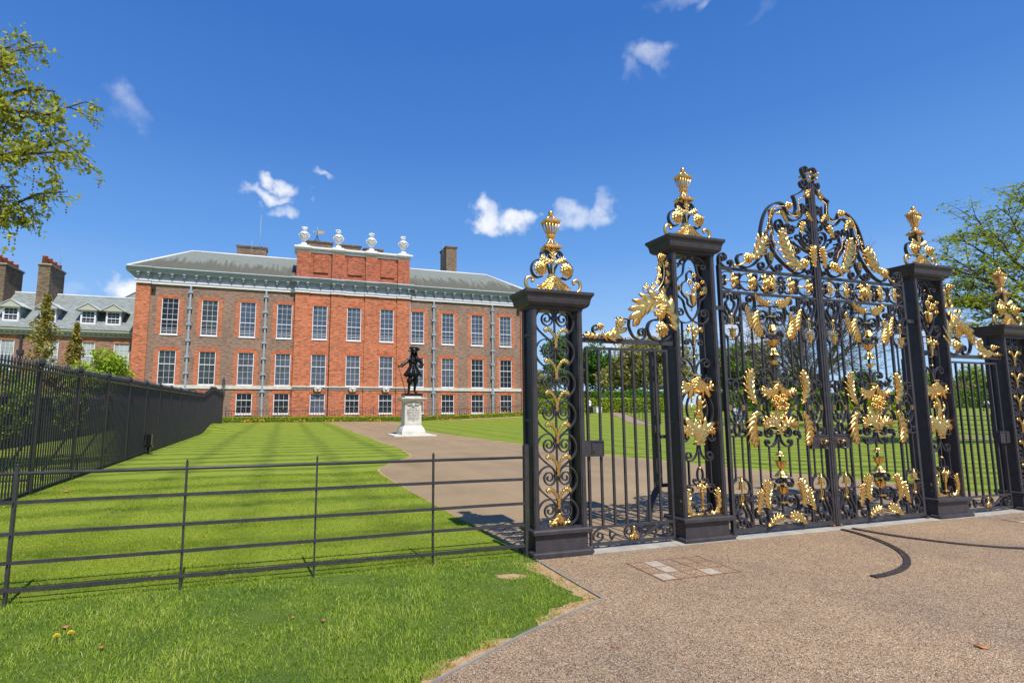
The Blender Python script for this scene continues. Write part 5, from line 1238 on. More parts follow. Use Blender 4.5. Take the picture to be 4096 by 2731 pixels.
mb.box(.45,12.5,YC-.22,YC+2.3,17.501,17.60); mb.box(.36,12.60,YC-.36,YC+2.4,17.60,17.78)
for a, b in ((.33,2.1),(4.05,5.5),(7.52,8.98),(10.96,12.63)): mb.box(a,b,YC-.50,YC-.361,17.60,17.781); mb.box(a+.1,b-.1,YC-.36,YC-.1,17.42,17.599)
mb.build('attic_cornice', M['white'], pal)
for x in (1.26,4.73,8.19,11.66):
    yy = YC-.05; u = MB(); u.box(x-.55,x+.55,yy-.3,yy+.5,17.781,17.90); u.box(x-.28,x+.28,yy-.2,yy+.36,17.90,18.12)
    o = u.build('urn', M['white'], pal); yy += .08; b = MB()
    b.lathe(x,yy,[(.24,18.12),(.24,18.17),(.10,18.24),(.09,18.32),(.20,18.42),(.36,18.62),(.42,18.85),(.40,19.02),(.50,19.06),(.52,19.14),(.44,19.22),(.30,19.34),(.14,19.42),(.10,19.50)],20,10,.03)
    for sg in (-1,1):
        b.ball(x+sg*.47,yy,19.0,.13,8,6); b.ball(x+sg*.42,yy-.05,18.80,.09,8,6)
    for i in range(5): b.ball(x-.3+.15*i,yy-.36,18.92-.10*math.sin(PI*i/4),.075,7,5)
    b.ball(x,yy-.42,19.02,.11,8,6); b.build('bowl', M['white'], o)
    f = MB(); random.seed(int(x*10))
    f.lathe(x,yy,[(.1,19.48),(.22,19.56),(.28,19.64)],12)
    for i in range(26):
        a = random.uniform(0,2*PI); r = .26*math.sqrt(random.random()); f.ball(x+r*math.cos(a),yy+r*math.sin(a),19.72+.14*random.random()-.3*r*r,.085,7,5)
    f.build('flower_top', M['white'], o)
def chimney(parent, x0, x1, y0, y1, z0, z1, mat, cap='stone_grey', pots=0, name='chimney'):
    mb = MB(); mb.box(x0,x1,y0,y1,z0,z1-.25); mb.box(x0-.06,x1+.06,y0-.06,y1+.06,z1-.25,z1-.12)
    o = mb.build(name, M[mat], parent); c = MB(); c.box(x0-.12,x1+.12,y0-.12,y1+.12,z1-.12,z1); c.build('coping', M[cap], o)
    return o
chimney(pal,-5.75,-2.65,63,64.6,17,19.42,'brick_stack','brick_stack')
for a, b, z in ((1.72,4.55,20.42),(5.3,7.85,20.3),(8.3,10.5,20.1)): chimney(pal,a,b,62,63.6,17,z,'brick_stack','brick_stack')
o = chimney(pal,19.2,20.6,64.5,67.3,17,22.1,'brick_stack','brick_stack')
mb = MB(); wx, wy = 2.85, 62.6
mb.tube([(wx,wy,20.4),(wx,wy,21.9)],.035,8)
for a in range(8):
    t = 2*PI*a/8; mb.tube([(wx+.55*math.cos(t),wy+.35*math.sin(t),20.42),(wx+.22*math.cos(t),wy+.15*math.sin(t),20.75),(wx,wy,21.35)],.018,5)
o = mb.build('weather_vane', M['iron_far'], pal)
mb = MB(); mb.ball(wx,wy,22.08,.07,8,6); mb.tube([(wx,wy,21.4),(wx,wy,22.05)],.03,6); mb.tube([(wx-.42,wy,21.66),(wx+.1,wy,21.68)],.02,6); mb.ball(wx-.40,wy,21.66,.07,6,4)
mb.add([(wx+.04,wy-.012,21.48),(wx+.55,wy-.012,21.52),(wx+.86,wy-.012,21.56),(wx+.62,wy-.012,21.66),(wx+.92,wy-.012,21.80),(wx+.5,wy-.012,21.84),(wx+.04,wy-.012,21.88)],[(0,1,2,3),(0,3,4,5,6)])
mb.add([(wx+.04,wy+.012,21.48),(wx+.55,wy+.012,21.52),(wx+.86,wy+.012,21.56),(wx+.62,wy+.012,21.66),(wx+.92,wy+.012,21.80),(wx+.5,wy+.012,21.84),(wx+.04,wy+.012,21.88)],[(3,2,1,0),(6,5,4,3,0)])
mb.build('gilded_banner', M['gold_soft'], o)
for x, y, z0, z1, r in ((-3.37,62.8,17.5,23.1,.03),(-4.22,62.8,17.5,20.05,.018),(9.4,62.5,19.5,21.3,.015),(18.7,64.4,19,22.9,.015)):
    mb = MB(); mb.tube([(x,y,z0),(x,y,z1)], r, 6)
    if z1 > 23: mb.tube([(x-.1,y,21.2),(x+.12,y,21.4)],.02,5); mb.tube([(x+.0,y,22.3),(x+.14,y,22.5)],.02,5)
    mb.build('mast', M['lead'], pal)
# down pipes with clips, hopper and lamp brackets
for x in (-9.0,-2.17,15.22,22.12):
    mb = MB(); mb.box(x-.085,x+.085,YB-.22,YB-.08,.1,12.97); o = mb.build('downpipe', M['lead2'], pal)
    for z in (12.35,10.8,9.25,7.70,6.15,4.6,2.9):
        mb = MB(); mb.box(x-.21,x+.21,YB-.25,YB-.02,z-.11,z+.11); mb.box(x-.10,x+.10,YB-.29,YB-.25,z-.10,z+.10); mb.build('pipe_clip', M['lead2'], o)
mb = MB(); mb.tube([(12.55,YB-.1,.2),(12.55,YB-.1,12.9)],.05,6)
mb.build('downpipe', M['lead'], pal)
mb = MB(); mb.tube([(4.08,YC-.06,.2),(4.08,YC-.06,17.2)],.035,6); mb.build('downpipe', M['twig'], pal)
for x in (-12.2, 25.4):
    mb = MB(); mb.cbox(x,YB-.25,12.55,.4,.3,.16); mb.tube([(x-.1,YB,12.2),(x-.1,YB-.2,12.45)],.04,6); mb.build('flood_lamp', M['iron_far'], pal)
# ------------------------------------------------------------------ west wing
YW = 60.0
wing = thing('west_wing', 'lower brick wing with grey slate roof and four dormers, left of the palace', 'building', (-22, YW, 0))
mb = MB(); HW = [(x-.55,x+.55,4.85,7.65) for x in (-15.55,-18.35,-21.35,-24.85,-28)]
HW[0] = (-16.22,-14.85,4.85,7.62)
wall_holes(mb,-40,-13.6,-.5,8.14,YW,HW,.16); mb.build('wall', M['brick_wing'], wing)
for a, b, c, d in HW:
    x = (a+b)/2; sash(wing,x,c,d,YW+.05,b-a,[c+.75,c+2.1],c+1.4,'glass_net',None,.07,cols=3)
    mb = MB(); mb.frustum(a-.05,b+.05,YW-.015,YW+.02,d,a-.2,b+.2,YW-.015,YW+.02,d+.36); mb.build('window_arch', M['brick_red'], wing)
mb = MB(); mb.box(-40,-13.6,YW-.12,YW,8.14,8.30); mb.box(-40,-13.6,YW-.40,YW,8.42,8.58); mb.box(-40,-13.6,YW-.55,YW-.0,8.58,8.74)
for i in range(62): mb.box(-39.8+.42*i,-39.62+.42*i,YW-.34,YW-.001,8.30,8.42)
mb.box(-40,-13.6,YW-.14,YW,8.30,8.42); mb.build('cornice', M['cream2'], wing)
mb = MB(); mb.add([(-40,YW-.6,8.76),(-13.58,YW-.6,8.76),(-13.58,YW+3.9,12.75),(-40,YW+3.9,12.75)],[(0,1,2,3)]); mb.add([(-40,YW+3.9,12.75),(-13.58,YW+3.9,12.75),(-13.58,YW+9,8.7),(-40,YW+9,8.7)],[(0,1,2,3)])
mb.build('roof', M['slate_wing'], wing, solid=.05)
mb = MB(); mb.tube([(-40,YW+3.9,12.8),(-13.58,YW+3.9,12.8)],.12,8); mb.build('roof_ridge', M['leadroof'], wing)
for x in (-24.85,-21.9,-18.6,-16.45):
    y = YW+.10; z0, z1 = 9.34, 10.74; o = sash(wing,x,z0,z1,y,1.30,[z0+.42,z0+1.0],z0+.70,'glass_dark',None,.15,'dormer',3,'white')
    mb = MB(); mb.box(x-.70,x-.63,y+.12,y+2.4,z0,z1); mb.box(x+.63,x+.70,y+.12,y+2.4,z0,z1); mb.build('dormer_cheek', M['lead'], o)
    mb = MB(); n = 1.00
    mb.add([(x-n,y-.25,z1+.02),(x+n,y-.25,z1+.02),(x,y-.25,z1+.66),(x-n,y+2.6,z1+.02),(x+n,y+2.6,z1+.02),(x,y+2.6,z1+.66)],[(0,1,2),(5,4,3),(0,3,4,1)]); mb.build('pediment', M['cream2'], o)
    mb = MB(); mb.add([(x-n-.08,y-.32,z1+.02),(x,y-.32,z1+.72),(x,y+2.7,z1+.72),(x-n-.08,y+2.7,z1+.02),(x+n+.08,y-.32,z1+.02),(x+n+.08,y+2.7,z1+.02)],[(0,1,2,3),(1,4,5,2)]); mb.build('dormer_roof', M['leadroof'], o, solid=.06)
    mb = MB(); mb.box(x-.8,x+.8,y-.30,y+.1,z1-.0,z1+.10); mb.build('dormer_cornice', M['cream2'], o)
for x0, x1, y0, z1, px in ((-27.3,-26.2,61.5,15.2,(-26.9,-26.5,-26.8)),(-23.6,-22.6,61.6,15.45,(-23.2,-22.9,-22.9))):
    o = chimney(wing,x0,x1,y0,y0+3.6,9,z1,'brick_stack','stone_grey')
    for i in range(6):
        mb = MB(); xx = x0+.35+.35*(i%2)*.6; yy = y0+.35+.58*i; hh = (.85,.75,.65,.7,.6,.65)[i]
        mb.lathe(xx,yy,[(.26,z1),(.21,z1+hh-.12),(.25,z1+hh-.08),(.25,z1+hh),(.18,z1+hh)],12); mb.build('chimney_pot', M['terracotta'], o)
mb = MB(); mb.tube([(-21.9,61.7,15),(-21.75,61.7,17.2)],.02,5); mb.build('mast', M['lead'], wing)
mb = MB(); mb.box(-23.85,-23.65,YW-.2,YW-.02,0,8.1); mb.box(-24.0,-23.5,YW-.25,YW-.01,6.3,6.7); mb.build('downpipe', M['iron_far'], wing)
# taller slate roof just showing between the wing and the palace
t = thing('rear_roof', 'small triangle of slate roof with white edge rising behind the low wing', 'building', (-16, 72, 0))
mb = MB(); mb.add([(-20.5,71.5,12.9),(-13,71.5,10.8),(-13,75.2,19.3)],[(0,1,2)]); mb.add([(-20.5,71.5,12.9),(-24,71.5,10.8),(-13,71.5,10.8)],[(0,1,2)]); mb.build('roof', M['slate_wing'], t, solid=.1)
mb = MB(); mb.box(-24,-13,70,78,-.5,10); mb.build('wall', M['brick_wing'], t)
mb = MB(); mb.tube([(-20.5,71.4,12.95),(-13,75.1,19.35)],.13,6); mb.build('roof_ridge', M['white'], t)
# ------------------------------------------------------------------ low iron railing and box hedge before the palace
rl = thing('area_railing', 'thin black iron railing along the foot of the palace wall', 'railing', (10, 54, 0))
rx = np.linspace(-5.2, 26.5, 126)
def Hh(x): return H(x, 54)
for lim, zz in ((0,.25),(1,1.05)):
    mb = MB(); P = [(x,54,Hh(x)+zz) for x in np.linspace(-5.2,26.5,12)]; mb.tube(P,.024,5); mb.build('rail', M['iron_far'], rl)
rest = MB()
for k in range(126):
    x = rx[k]; tgt = MB() if k >= 13 and k < 113 else rest
    r = .035 if k % 18 == 0 else .019; tgt.tube([(x,54,Hh(x)),(x,54,Hh(x)+(1.2 if k % 18 else 1.32))], r, 5)
    if k % 18 == 0: tgt.ball(x,54,Hh(x)+1.38,.06,8,5)
    if tgt is not rest: tgt.build('baluster', M['iron_far'], rl)
rest.build('balusters', M['iron_far'], rl)['kind'] = 'stuff'
# ------------------------------------------------------------------ statue and pedestal
SX, SY = 6.56, 28.6; K_ = .92
def sp_(x, z): return (SX+(x-7.13)*K_, 1.65+(z-1.65)*K_)
ped = thing('pedestal', 'pale stone pedestal with carved crown and inscription under the bronze statue', 'pedestal', (SX, SY, 0))
c, s_ = math.cos(0), math.sin(0)
mb = MB(); mb.box(SX-1.14,SX+1.14,SY-1.14,SY+1.14,-.05,.055); mb.build('step', M['stone'], ped, bevel=.01)
mb = MB(); mb.sqlathe(SX,SY,[(.64,.64,.055),(.64,.64,.25),(.62,.62,.27),(.60,.60,.35),(.50,.50,.50),(.475,.475,.55)]); mb.build('base', M['stone'], ped)
mb = MB(); mb.sqlathe(SX,SY,[(.455,.455,.55),(.455,.455,1.80)]); mb.box(SX-.42,SX+.42,SY-.47,SY-.455,.60,1.76); mb.build('shaft', M['stone'], ped)
mb = MB(); mb.sqlathe(SX,SY,[(.46,.46,1.80),(.52,.52,1.83),(.58,.58,1.90),(.67,.67,1.95),(.69,.69,1.96),(.69,.69,2.0),(.60,.60,2.01),(.46,.46,2.02),(.45,.45,2.12)])
for i in range(17):
    for sg in (-1,1):
        a = -.6+.075*i; mb.box(SX+a-.018,SX+a+.018,SY+sg*.60-.03,SY+sg*.60+.03,1.875,1.915); mb.box(SX+sg*.60-.03,SX+sg*.60+.03,SY+a-.018,SY+a+.018,1.875,1.915)
mb.build('cornice', M['stone'], ped)
mb = MB(); q = SY-.50; random.seed(4)     # crown over crossed palms
mb.lathe(SX,q,[(.10,1.66),(.115,1.68),(.105,1.72)],12,sy=.5)
for sg in (-1,-.4,.4,1): mb.tube([(SX+sg*.10,q-.02,1.72),(SX+sg*.125,q-.02,1.77),(SX+sg*.06,q-.02,1.81),(SX,q-.02,1.785)],.016,6)
mb.ball(SX,q-.02,1.83,.022,8,5)
for sg in (-1,1):
    P = [(SX+sg*.10,q,1.67),(SX+sg*.2,q,1.64),(SX+sg*.33,q,1.665)]; mb.tube(P,.02,5)
    for i in range(9):
        t = i/8; mb.ball(SX+sg*(.13+.20*t),q,1.665-.02*math.sin(PI*t)+.02*(i%2),.032,6,4,.7)
mb.lathe(SX,q,[(.02,1.52),(.06,1.56),(.085,1.62),(.09,1.66)],12,sy=.5)
mb.build('carved_crown', M['stone'], ped)
def text(body, x, z, size, y):
    cu = bpy.data.curves.new('inscription', 'FONT'); cu.body = body; cu.size = size; cu.align_x = 'CENTER'; cu.extrude = .002
    o = bpy.data.objects.new('tmp', cu); COL.objects.link(o)
    dg = bpy.context.evaluated_depsgraph_get(); me = bpy.data.meshes.new_from_object(o.evaluated_get(dg)); bpy.data.objects.remove(o)
    me.materials.clear(); me.materials.append(M['ink'])
    c = bpy.data.objects.new('inscription_line', me); COL.objects.link(c); c.parent = ped; c.location = (x-SX, y-SY, z); c.rotation_euler = (PI/2,0,0); return c
for tx, z, sz in (('WILLIAM III',1.52,.115),('OF ORANGE',1.425,.075),('KING OF GREAT BRITAIN',1.34,.075),('AND IRELAND 1689-1702',1.255,.075),('PRESENTED BY WILLIAM II',1.17,.075),('GERMAN EMPEROR AND',1.085,.075),('KING OF PRUSSIA TO',1.0,.075),('KING EDWARD VII FOR',.915,.075),('THE BRITISH NATION',.83,.075),('1907',.755,.075)):
    o = text(tx, SX, z, sz, SY-.474); o.scale = (.82 if len(tx) > 16 else .95,1,1)
stt = thing('statue', 'dark bronze statue of a man in plumed hat and long coat holding a cane', 'statue', (SX, SY, 2.12))
BZ = M['bronze']
mb = MB(); mb.sqlathe(SX,SY,[(.47,.47,2.12),(.49,.49,2.14),(.47,.47,2.25)]); mb.build('plinth', BZ, stt)
def P3(x, z, dy=0): a, b = sp_(x, z); return (a, SY+dy, b)
# body: pelvis root, legs, torso, arms, head
V = [P3(7.20,3.55), P3(7.20,3.95), P3(7.24,4.28,-.02), P3(7.23,4.48,-.02), P3(7.23,4.60,-.03), P3(7.24,4.72,-.05),
     P3(7.05,3.40,-.03), P3(6.98,3.10,-.10), P3(6.97,2.72,-.05), P3(6.95,2.40,-.03), P3(6.90,2.335,-.20),
     P3(7.33,3.40,0), P3(7.37,3.12,0), P3(7.34,2.75,.05), P3(7.33,2.42,.08), P3(7.43,2.335,-.08),
     P3(6.98,4.36,-.02), P3(6.78,4.16,-.08), P3(6.60,4.00,-.18), P3(6.42,3.90,-.26), P3(6.30,3.875,-.30),
     P3(7.52,4.34,0), P3(7.72,4.14,.04), P3(7.80,4.02,0), P3(7.68,3.92,-.12), P3(7.56,3.93,-.20)]
E_ = [(0,1),(1,2),(2,3),(3,4),(4,5),(0,6),(6,7),(7,8),(8,9),(9,10),(0,11),(11,12),(12,13),(13,14),(14,15),(2,16),(16,17),(17,18),(18,19),(19,20),(2,21),(21,22),(22,23),(23,24),(24,25)]
R_ = [(.19,.15),(.19,.15),(.22,.16),(.10,.09),(.075,.075),(.105,.12),.13,.105,.085,.062,.055,.13,.105,.085,.062,.055,.11,.095,.085,.055,.04,.11,.10,.09,.07,.05]
skin_mesh('body', BZ, stt, V, E_, R_, 2)
# face, hands
mb = MB(); hx, hy, hz = P3(7.24,4.71,-.05)
mb.ball(hx,hy-.115,hz-.005,.022,8,5,1.2); mb.ball(hx-.035,hy-.105,hz+.03,.013,6,4); mb.ball(hx+.035,hy-.105,hz+.03,.013,6,4); mb.tube([(hx-.03,hy-.108,hz-.045),(hx,hy-.118,hz-.042),(hx+.03,hy-.108,hz-.045)],.009,5); mb.ball(hx,hy-.09,hz-.085,.03,8,5); mb.build('face', BZ, stt)
mb = MB(); random.seed(8)               # long curled wig over the shoulders
for i in range(150):
    a = random.uniform(-.35*PI,1.35*PI); z = random.uniform(-.42,.10); r = .13+.16*max(0,-z)+.02*random.random()
    if math.sin(a)*1 < -.55 and z > -.18: continue
    mb.ball(hx+r*math.cos(a),hy+r*.72*math.sin(a)*1.0-.02,hz+z,.045+.02*random.random(),7,5)
mb.build('wig', BZ, stt)
mb = MB()                                 # hat: tilted brim, crown, plume
n = 28; vs = []; fs = []
for r, dz in ((.10,.02),(.20,.0),(.30,.0),(.345,.03)):
    for i in range(n):
        a = 2*PI*i/n; w_ = .055*math.cos(2*a)+.035*math.sin(a+.6); vs.append((hx+r*math.cos(a)*.98,hy+r*.85*math.sin(a)-.02,hz+.115+dz+w_*(r/.34)**2+.10*math.cos(a)*r))
for j in range(3):
    for i in range(n): fs.append((j*n+i,j*n+(i+1)%n,(j+1)*n+(i+1)%n,(j+1)*n+i))
mb.add(vs, fs, True); o = mb.build('hat_brim', BZ, stt, solid=.03)
mb = MB(); mb.lathe(hx,hy,[(.19,hz+.09),(.185,hz+.17),(.15,hz+.25),(.07,hz+.28)],16)
for i in range(34):
    t = i/33; a = PI*1.25-t*1.5*PI; mb.ball(hx+.21*math.cos(a),hy+.15*math.sin(a)-.03,hz+.20+.10*math.sin(t*PI)+.02*random.random(),.065,7,5)
mb.build('hat_crown', BZ, stt)
# flared coat with pleats
mb = MB(); n = 56; vs = []; fs = []; lev = [(4.40,.25,.15,0),(4.15,.255,.17,.0),(3.98,.215,.16,.0),(3.93,.22,.165,.0),(3.75,.31,.22,.05),(3.52,.43,.30,.09),(3.34,.52,.36,.12)]
for z, rx_, ry, am in lev:
    cx_, _, zz = P3(7.20 if z > 3.5 else 7.19, z)
    for i in range(n):
        a = 2*PI*i/n; k = 1+am*math.sin(9*a+.5)+.4*am*math.sin(17*a); dz = .05*math.sin(5*a)*(am > .08)
        front = math.exp(-((a-1.5*PI)/.25)**2)*(am*1.4)
        vs.append((cx_+K_*rx_*k*math.cos(a), SY+K_*ry*k*math.sin(a)*(1-front), zz+dz+front*.25))
for j in range(len(lev)-1):
    for i in range(n): fs.append((j*n+i,j*n+(i+1)%n,(j+1)*n+(i+1)%n,(j+1)*n+i))
mb.add(vs, fs, True); mb.build('coat', BZ, stt, solid=.025)
mb = MB()
for z in (3.955,): 
    a, b, zz = P3(7.2,z); mb.lathe(a,b,[(.215,zz-.03),(.225,zz),(.215,zz+.03)],24,sy=.78)
P = [P3(6.98,4.36,-.17),P3(7.15,4.18,-.20),P3(7.35,4.05,-.19)]; mb.tube(P,.03,6)
for i in range(8): a, b, zz = P3(7.2,4.3-.07*i,-.175-.01*i*(i>4)); mb.ball(a,b,zz,.018,6,4)
mb.build('sash_and_buttons', BZ, stt)
mb = MB()
for (x, z, dy), w_ in (((6.47,3.93,-.24),1),((7.62,3.92,-.15),1),((6.55,3.98,-.2),.9)):
    a, b, zz = P3(x,z,dy)
    for i in range(12): t = 2*PI*i/12; mb.ball(a+.07*math.cos(t)*w_,b+.05*math.sin(t),zz+.075*math.sin(t)*w_,.035,6,4)
for i in range(12):
    a, b, zz = P3(7.23+.05*math.sin(i*1.7),4.53-.032*i,-.15-.004*i); mb.ball(a,b,zz,.042,6,4)
mb.build('lace', BZ, stt)
mb = MB()                                  # boots with wide bucket tops, spurs
for (a0,b0,c0) in (P3(6.99,3.02,-.07),P3(7.365,3.05,.02)):
    mb.lathe(a0,b0,[(.09,c0-.20),(.12,c0-.08),(.165,c0+.0),(.16,c0+.10),(.12,c0+.16)],18,7,.06)
for (a0,b0,c0) in (P3(6.90,2.33,-.16),P3(7.40,2.33,-.04)):
    mb.ball(a0,b0,c0+.02,.07,10,6,.6,1.0,1.9); mb.box(a0-.03,a0+.05,b0+.10,b0+.16,c0-.055,c0+.01)
mb.build('boots', BZ, stt)
mb = MB(); h0 = P3(6.27,3.87,-.30)
for i in range(4):
    ang = -.5+i*.32; mb.tube([(h0[0]+.03,h0[1]-.0,h0[2]+.02-.018*i),(h0[0]-.015,h0[1]-.035,h0[2]+.022-.018*i),(h0[0]-.03,h0[1]-.0,h0[2]+.006-.018*i),(h0[0]-.01,h0[1]+.02,h0[2]-.002-.018*i)],.011,6)
mb.tube([(h0[0]+.03,h0[1]+.02,h0[2]+.02),(h0[0]-.01,h0[1]+.01,h0[2]+.05)],.012,6)
h1 = P3(7.53,3.93,-.22)
for i in range(4): mb.tube([(h1[0]+.04,h1[1],h1[2]+.03-.02*i),(h1[0]-.02,h1[1]-.02,h1[2]+.02-.02*i),(h1[0]-.05,h1[1]-.0,h1[2]-.005-.02*i)],.011,6)
mb.tube([(h1[0]+.03,h1[1]-.02,h1[2]+.03),(h1[0]-.01,h1[1]-.03,h1[2]+.065)],.012,6)
mb.build('fingers', BZ, stt)
mb = MB(); mb.tube([P3(6.245,3.91,-.32),P3(6.73,2.30,-.25)],.017,8); a,b,c_ = P3(6.235,3.935,-.32); mb.ball(a,b,c_,.035,8,6); mb.build('cane', BZ, stt)
mb = MB(); mb.tube([P3(7.62,3.70,.22),P3(7.20,2.85,.42)],.02,6); mb.tube([P3(7.50,3.85,.1),P3(7.62,3.70,.22)],.03,6); mb.build('sword', BZ, stt)
# ------------------------------------------------------------------ low rail fence in front
ef = thing('rail_fence', 'low black five bar metal rail fence running across the lawn to the gate pier', 'fence', (0, 5.52, 0))
for x in (-3.30,-2.125,-.832,.325,1.51):
    mb = MB(); w_ = .0085 if x > -2 else .012
    mb.box(x-w_,x+w_,5.52-.018,5.52+.018,-.1,1.13); mb.lathe(x,5.52,[(w_,1.13),(w_*.8,1.145),(.002,1.15)],8)
    for z in (.834,.573,.343,.123): mb.rod_y(x,z,5.49,.006,.02)
    mb.build('post', M['iron'], ef)
mb = MB(); mb.box(2.555,2.605,5.50,5.56,-.1,1.20); mb.box(2.565,2.595,5.505,5.555,1.20,1.212); mb.build('post', M['iron'], ef)
mb = MB(); mb.tube([(-4.5,5.52,1.068),(2.56,5.52,1.068)], .015, 10); mb.build('rail', M['iron'], ef)
random.seed(2)
for z in (.834,.573,.343,.123):
    mb = MB(); P = [(x, z+random.uniform(-.004,.004)) for x in (-4.5,-3.3,-2.7,-2.125,-1.5,-.832,-.25,.325,.9,1.51,2.0,2.56)]
    mb.sweep(P, .030, .010, 5.512); mb.build('rail', M['iron'], ef)
# ------------------------------------------------------------------ tall railing on the left
# x, y, ground height, height of the top rail (the ground banks up at the far end)
POLY = [(-4.4,9.0,0,2.295)]+[(-4.4,y,H(-4.4,y),2.27-.0085*(y-12)+(H(-4.4,y)+.1*sst((y-33)/4))*(y > 33)) for y in (24,33.4,34.4,35.4,36.4,37.6,39,41,43.3)]
tr = thing('tall_railing', 'tall black spiked iron railing with pine cone post tops along the lawn', 'railing', (-4.4, 20, 0))
PP = np.array(POLY); LL = np.r_[0, np.cumsum(np.hypot(*(PP[1:,:2]-PP[:-1,:2]).T))]
def at_(u): return tuple(float(np.interp(u, LL, PP[:,k])) for k in range(4))
for dz, rr in ((0,.030),(.085,.011)):
    mb = MB(); mb.tube([(p[0],p[1],p[3]+dz) for p in POLY], rr, 6, smooth=False); mb.build('rail', M['iron_far'], tr)
mb = MB(); mb.tube([(p[0],p[1],p[2]+.07) for p in POLY], .016, 5); mb.build('rail', M['iron_far'], tr)
def baluster(mb, x, y, b, z):
    mb.tube([(x,y,b),(x,y,z)], .0142, 6, cap=False, smooth=False)
    mb.lathe(x,y,[(.012,z+.02),(.012,z+.055),(.021,z+.065),(.011,z+.075),(.020,z+.085),(.015,z+.10),(.017,z+.125),(.003,z+.225)],6)
rest = MB(); n = 0; u = .02
post_u = [2.96+2.04*k for k in range(17)]
while u < LL[-1]-.02:
    if min(abs(u-p) for p in post_u) > .05:
        x, y, b, z = at_(u)
        if y > 9.9 and n < 100:
            mb = MB(); baluster(mb, x, y, b, z); mb.build('baluster', M['iron_far'], tr); n += 1
        else: baluster(rest, x, y, b, z)
    u += .1135
rest.build('balusters', M['iron_far'], tr)['kind'] = 'stuff'
for k, u in enumerate(post_u):
    if u > LL[-1]: break
    x, y, b, z = at_(u); mb = MB(); mb.box(x-.030,x+.030,y-.03,y+.03,b-.1,z+.04); o = mb.build('post', M['iron_far'], tr)
    mb = MB(); mb.lathe(x,y,[(.05,z+.04),(.05,z+.06),(.032,z+.07),(.045,z+.085),(.03,z+.10)],12)
    for j in range(7):
        q = j/6; r = .068*math.sin(PI*(.18+.78*q))+.006
        for i in range(10):
            a = 2*PI*(i+.5*(j%2))/10; mb.ball(x+r*.8*math.cos(a),y+r*.8*math.sin(a),z+.10+.13*q,.020,5,3)
    mb.ball(x,y,z+.165,.060,10,6); mb.build('pine_cone', M['iron_far'], o)
    mb = MB(); mb.tube([(x-.02,y,b+1.15),(x-.42,y,b+.42),(x-.52,y,b+.28),(x-.56,y,b-.1)], .024, 4, smooth=False); mb.tube([(x,y,b+.26),(x-.52,y,b+.26)], .018, 4, smooth=False); mb.build('back_stay', M['iron_far'], tr)
mb = MB(); x, y, b, z = POLY[-1]; zc_ = 2.75
for i in range(30):
    a = 2*PI*i/30; mb.tube([(x,y,zc_),(x+.09*math.cos(a),y+.5*math.cos(a),zc_+.95*math.sin(a))], .010, 4)
mb.tube([(x+.07*math.cos(t),y+.4*math.cos(t),zc_+.8*math.sin(t)) for t in np.linspace(0,2*PI,30)], .02, 5)
mb.tube([(x,y,b),(x,y,3.4)], .04, 6); mb.build('spiked_fan', M['iron_far'], tr)
cb = thing('control_box', 'small glossy black box on a short post beside the tall railing', 'box', (-4.25, 20.3, 0))
mb = MB(); mb.box(-4.33,-4.17,20.2,20.4,.30,.66); mb.build('housing', M['iron_gloss'], cb, bevel=.01)
mb = MB(); mb.box(-4.29,-4.21,20.25,20.35,0,.24); mb.box(-4.36,-4.14,20.18,20.42,.24,.30); mb.build('post', M['iron_gloss'], cb)

# ------------------------------------------------------------------ foliage
def leafcloud(C, size, spread_n=None, flat=.0, lobes=1, tint=None):
    """C (n,3) leaf centres -> verts, faces, rnd"""
    n = len(C); s = size*(.65+.7*rng.random(n))
    d1 = rng.normal(0,1,(n,3)); d1[:,2] *= (1-flat); d1 /= np.linalg.norm(d1,axis=1)[:,None]+1e-9
    d2 = rng.normal(0,1,(n,3)); d2[:,2] *= (1-flat)
    d2 -= d1*(d1*d2).sum(1)[:,None]; d2 /= np.linalg.norm(d2,axis=1)[:,None]+1e-9
    r = rng.random(n) if tint is None else np.clip(tint+.5*(rng.random(n)-.5), 0, 1)
    if lobes == 1:
        V = np.stack([C-d1*s[:,None]*.5, C+d2*s[:,None]*.32, C+d1*s[:,None]*.55, C-d2*s[:,None]*.32], 1).reshape(-1,3)
        F = np.arange(n*4).reshape(-1,4); return V, F, np.repeat(r,4)
    Vs = []; Fs = []; rs = []
    for k, a in enumerate((-1.15,-.45,.45,1.15) if lobes == 4 else (-.9,0,.9)):
        e = d1*math.cos(a)+d2*math.sin(a); f = -d1*math.sin(a)+d2*math.cos(a); L = s*(.62 if abs(a) < .8 else .50)
        Vs.append(np.stack([C, C+e*(L*.55)[:,None]+f*(s*.17)[:,None], C+e*L[:,None], C+e*(L*.55)[:,None]-f*(s*.17)[:,None]],1).reshape(-1,3))
    V = np.concatenate(Vs); return V, np.arange(len(V)).reshape(-1,4), np.concatenate([np.repeat(r,4)]*len(Vs))
def cloudobj(name, C, size, mat, parent=None, flat=0, lobes=1, tint=None):
    base = LOC.get(parent.name, Vector((0,0,0))) if parent is not None else Vector((0,0,0))
    V, F, r = leafcloud(np.asarray(C)-np.array(base), size, flat=flat, lobes=lobes, tint=tint)
    return link(name, np_mesh(name, V, F, r, M[mat]), parent)
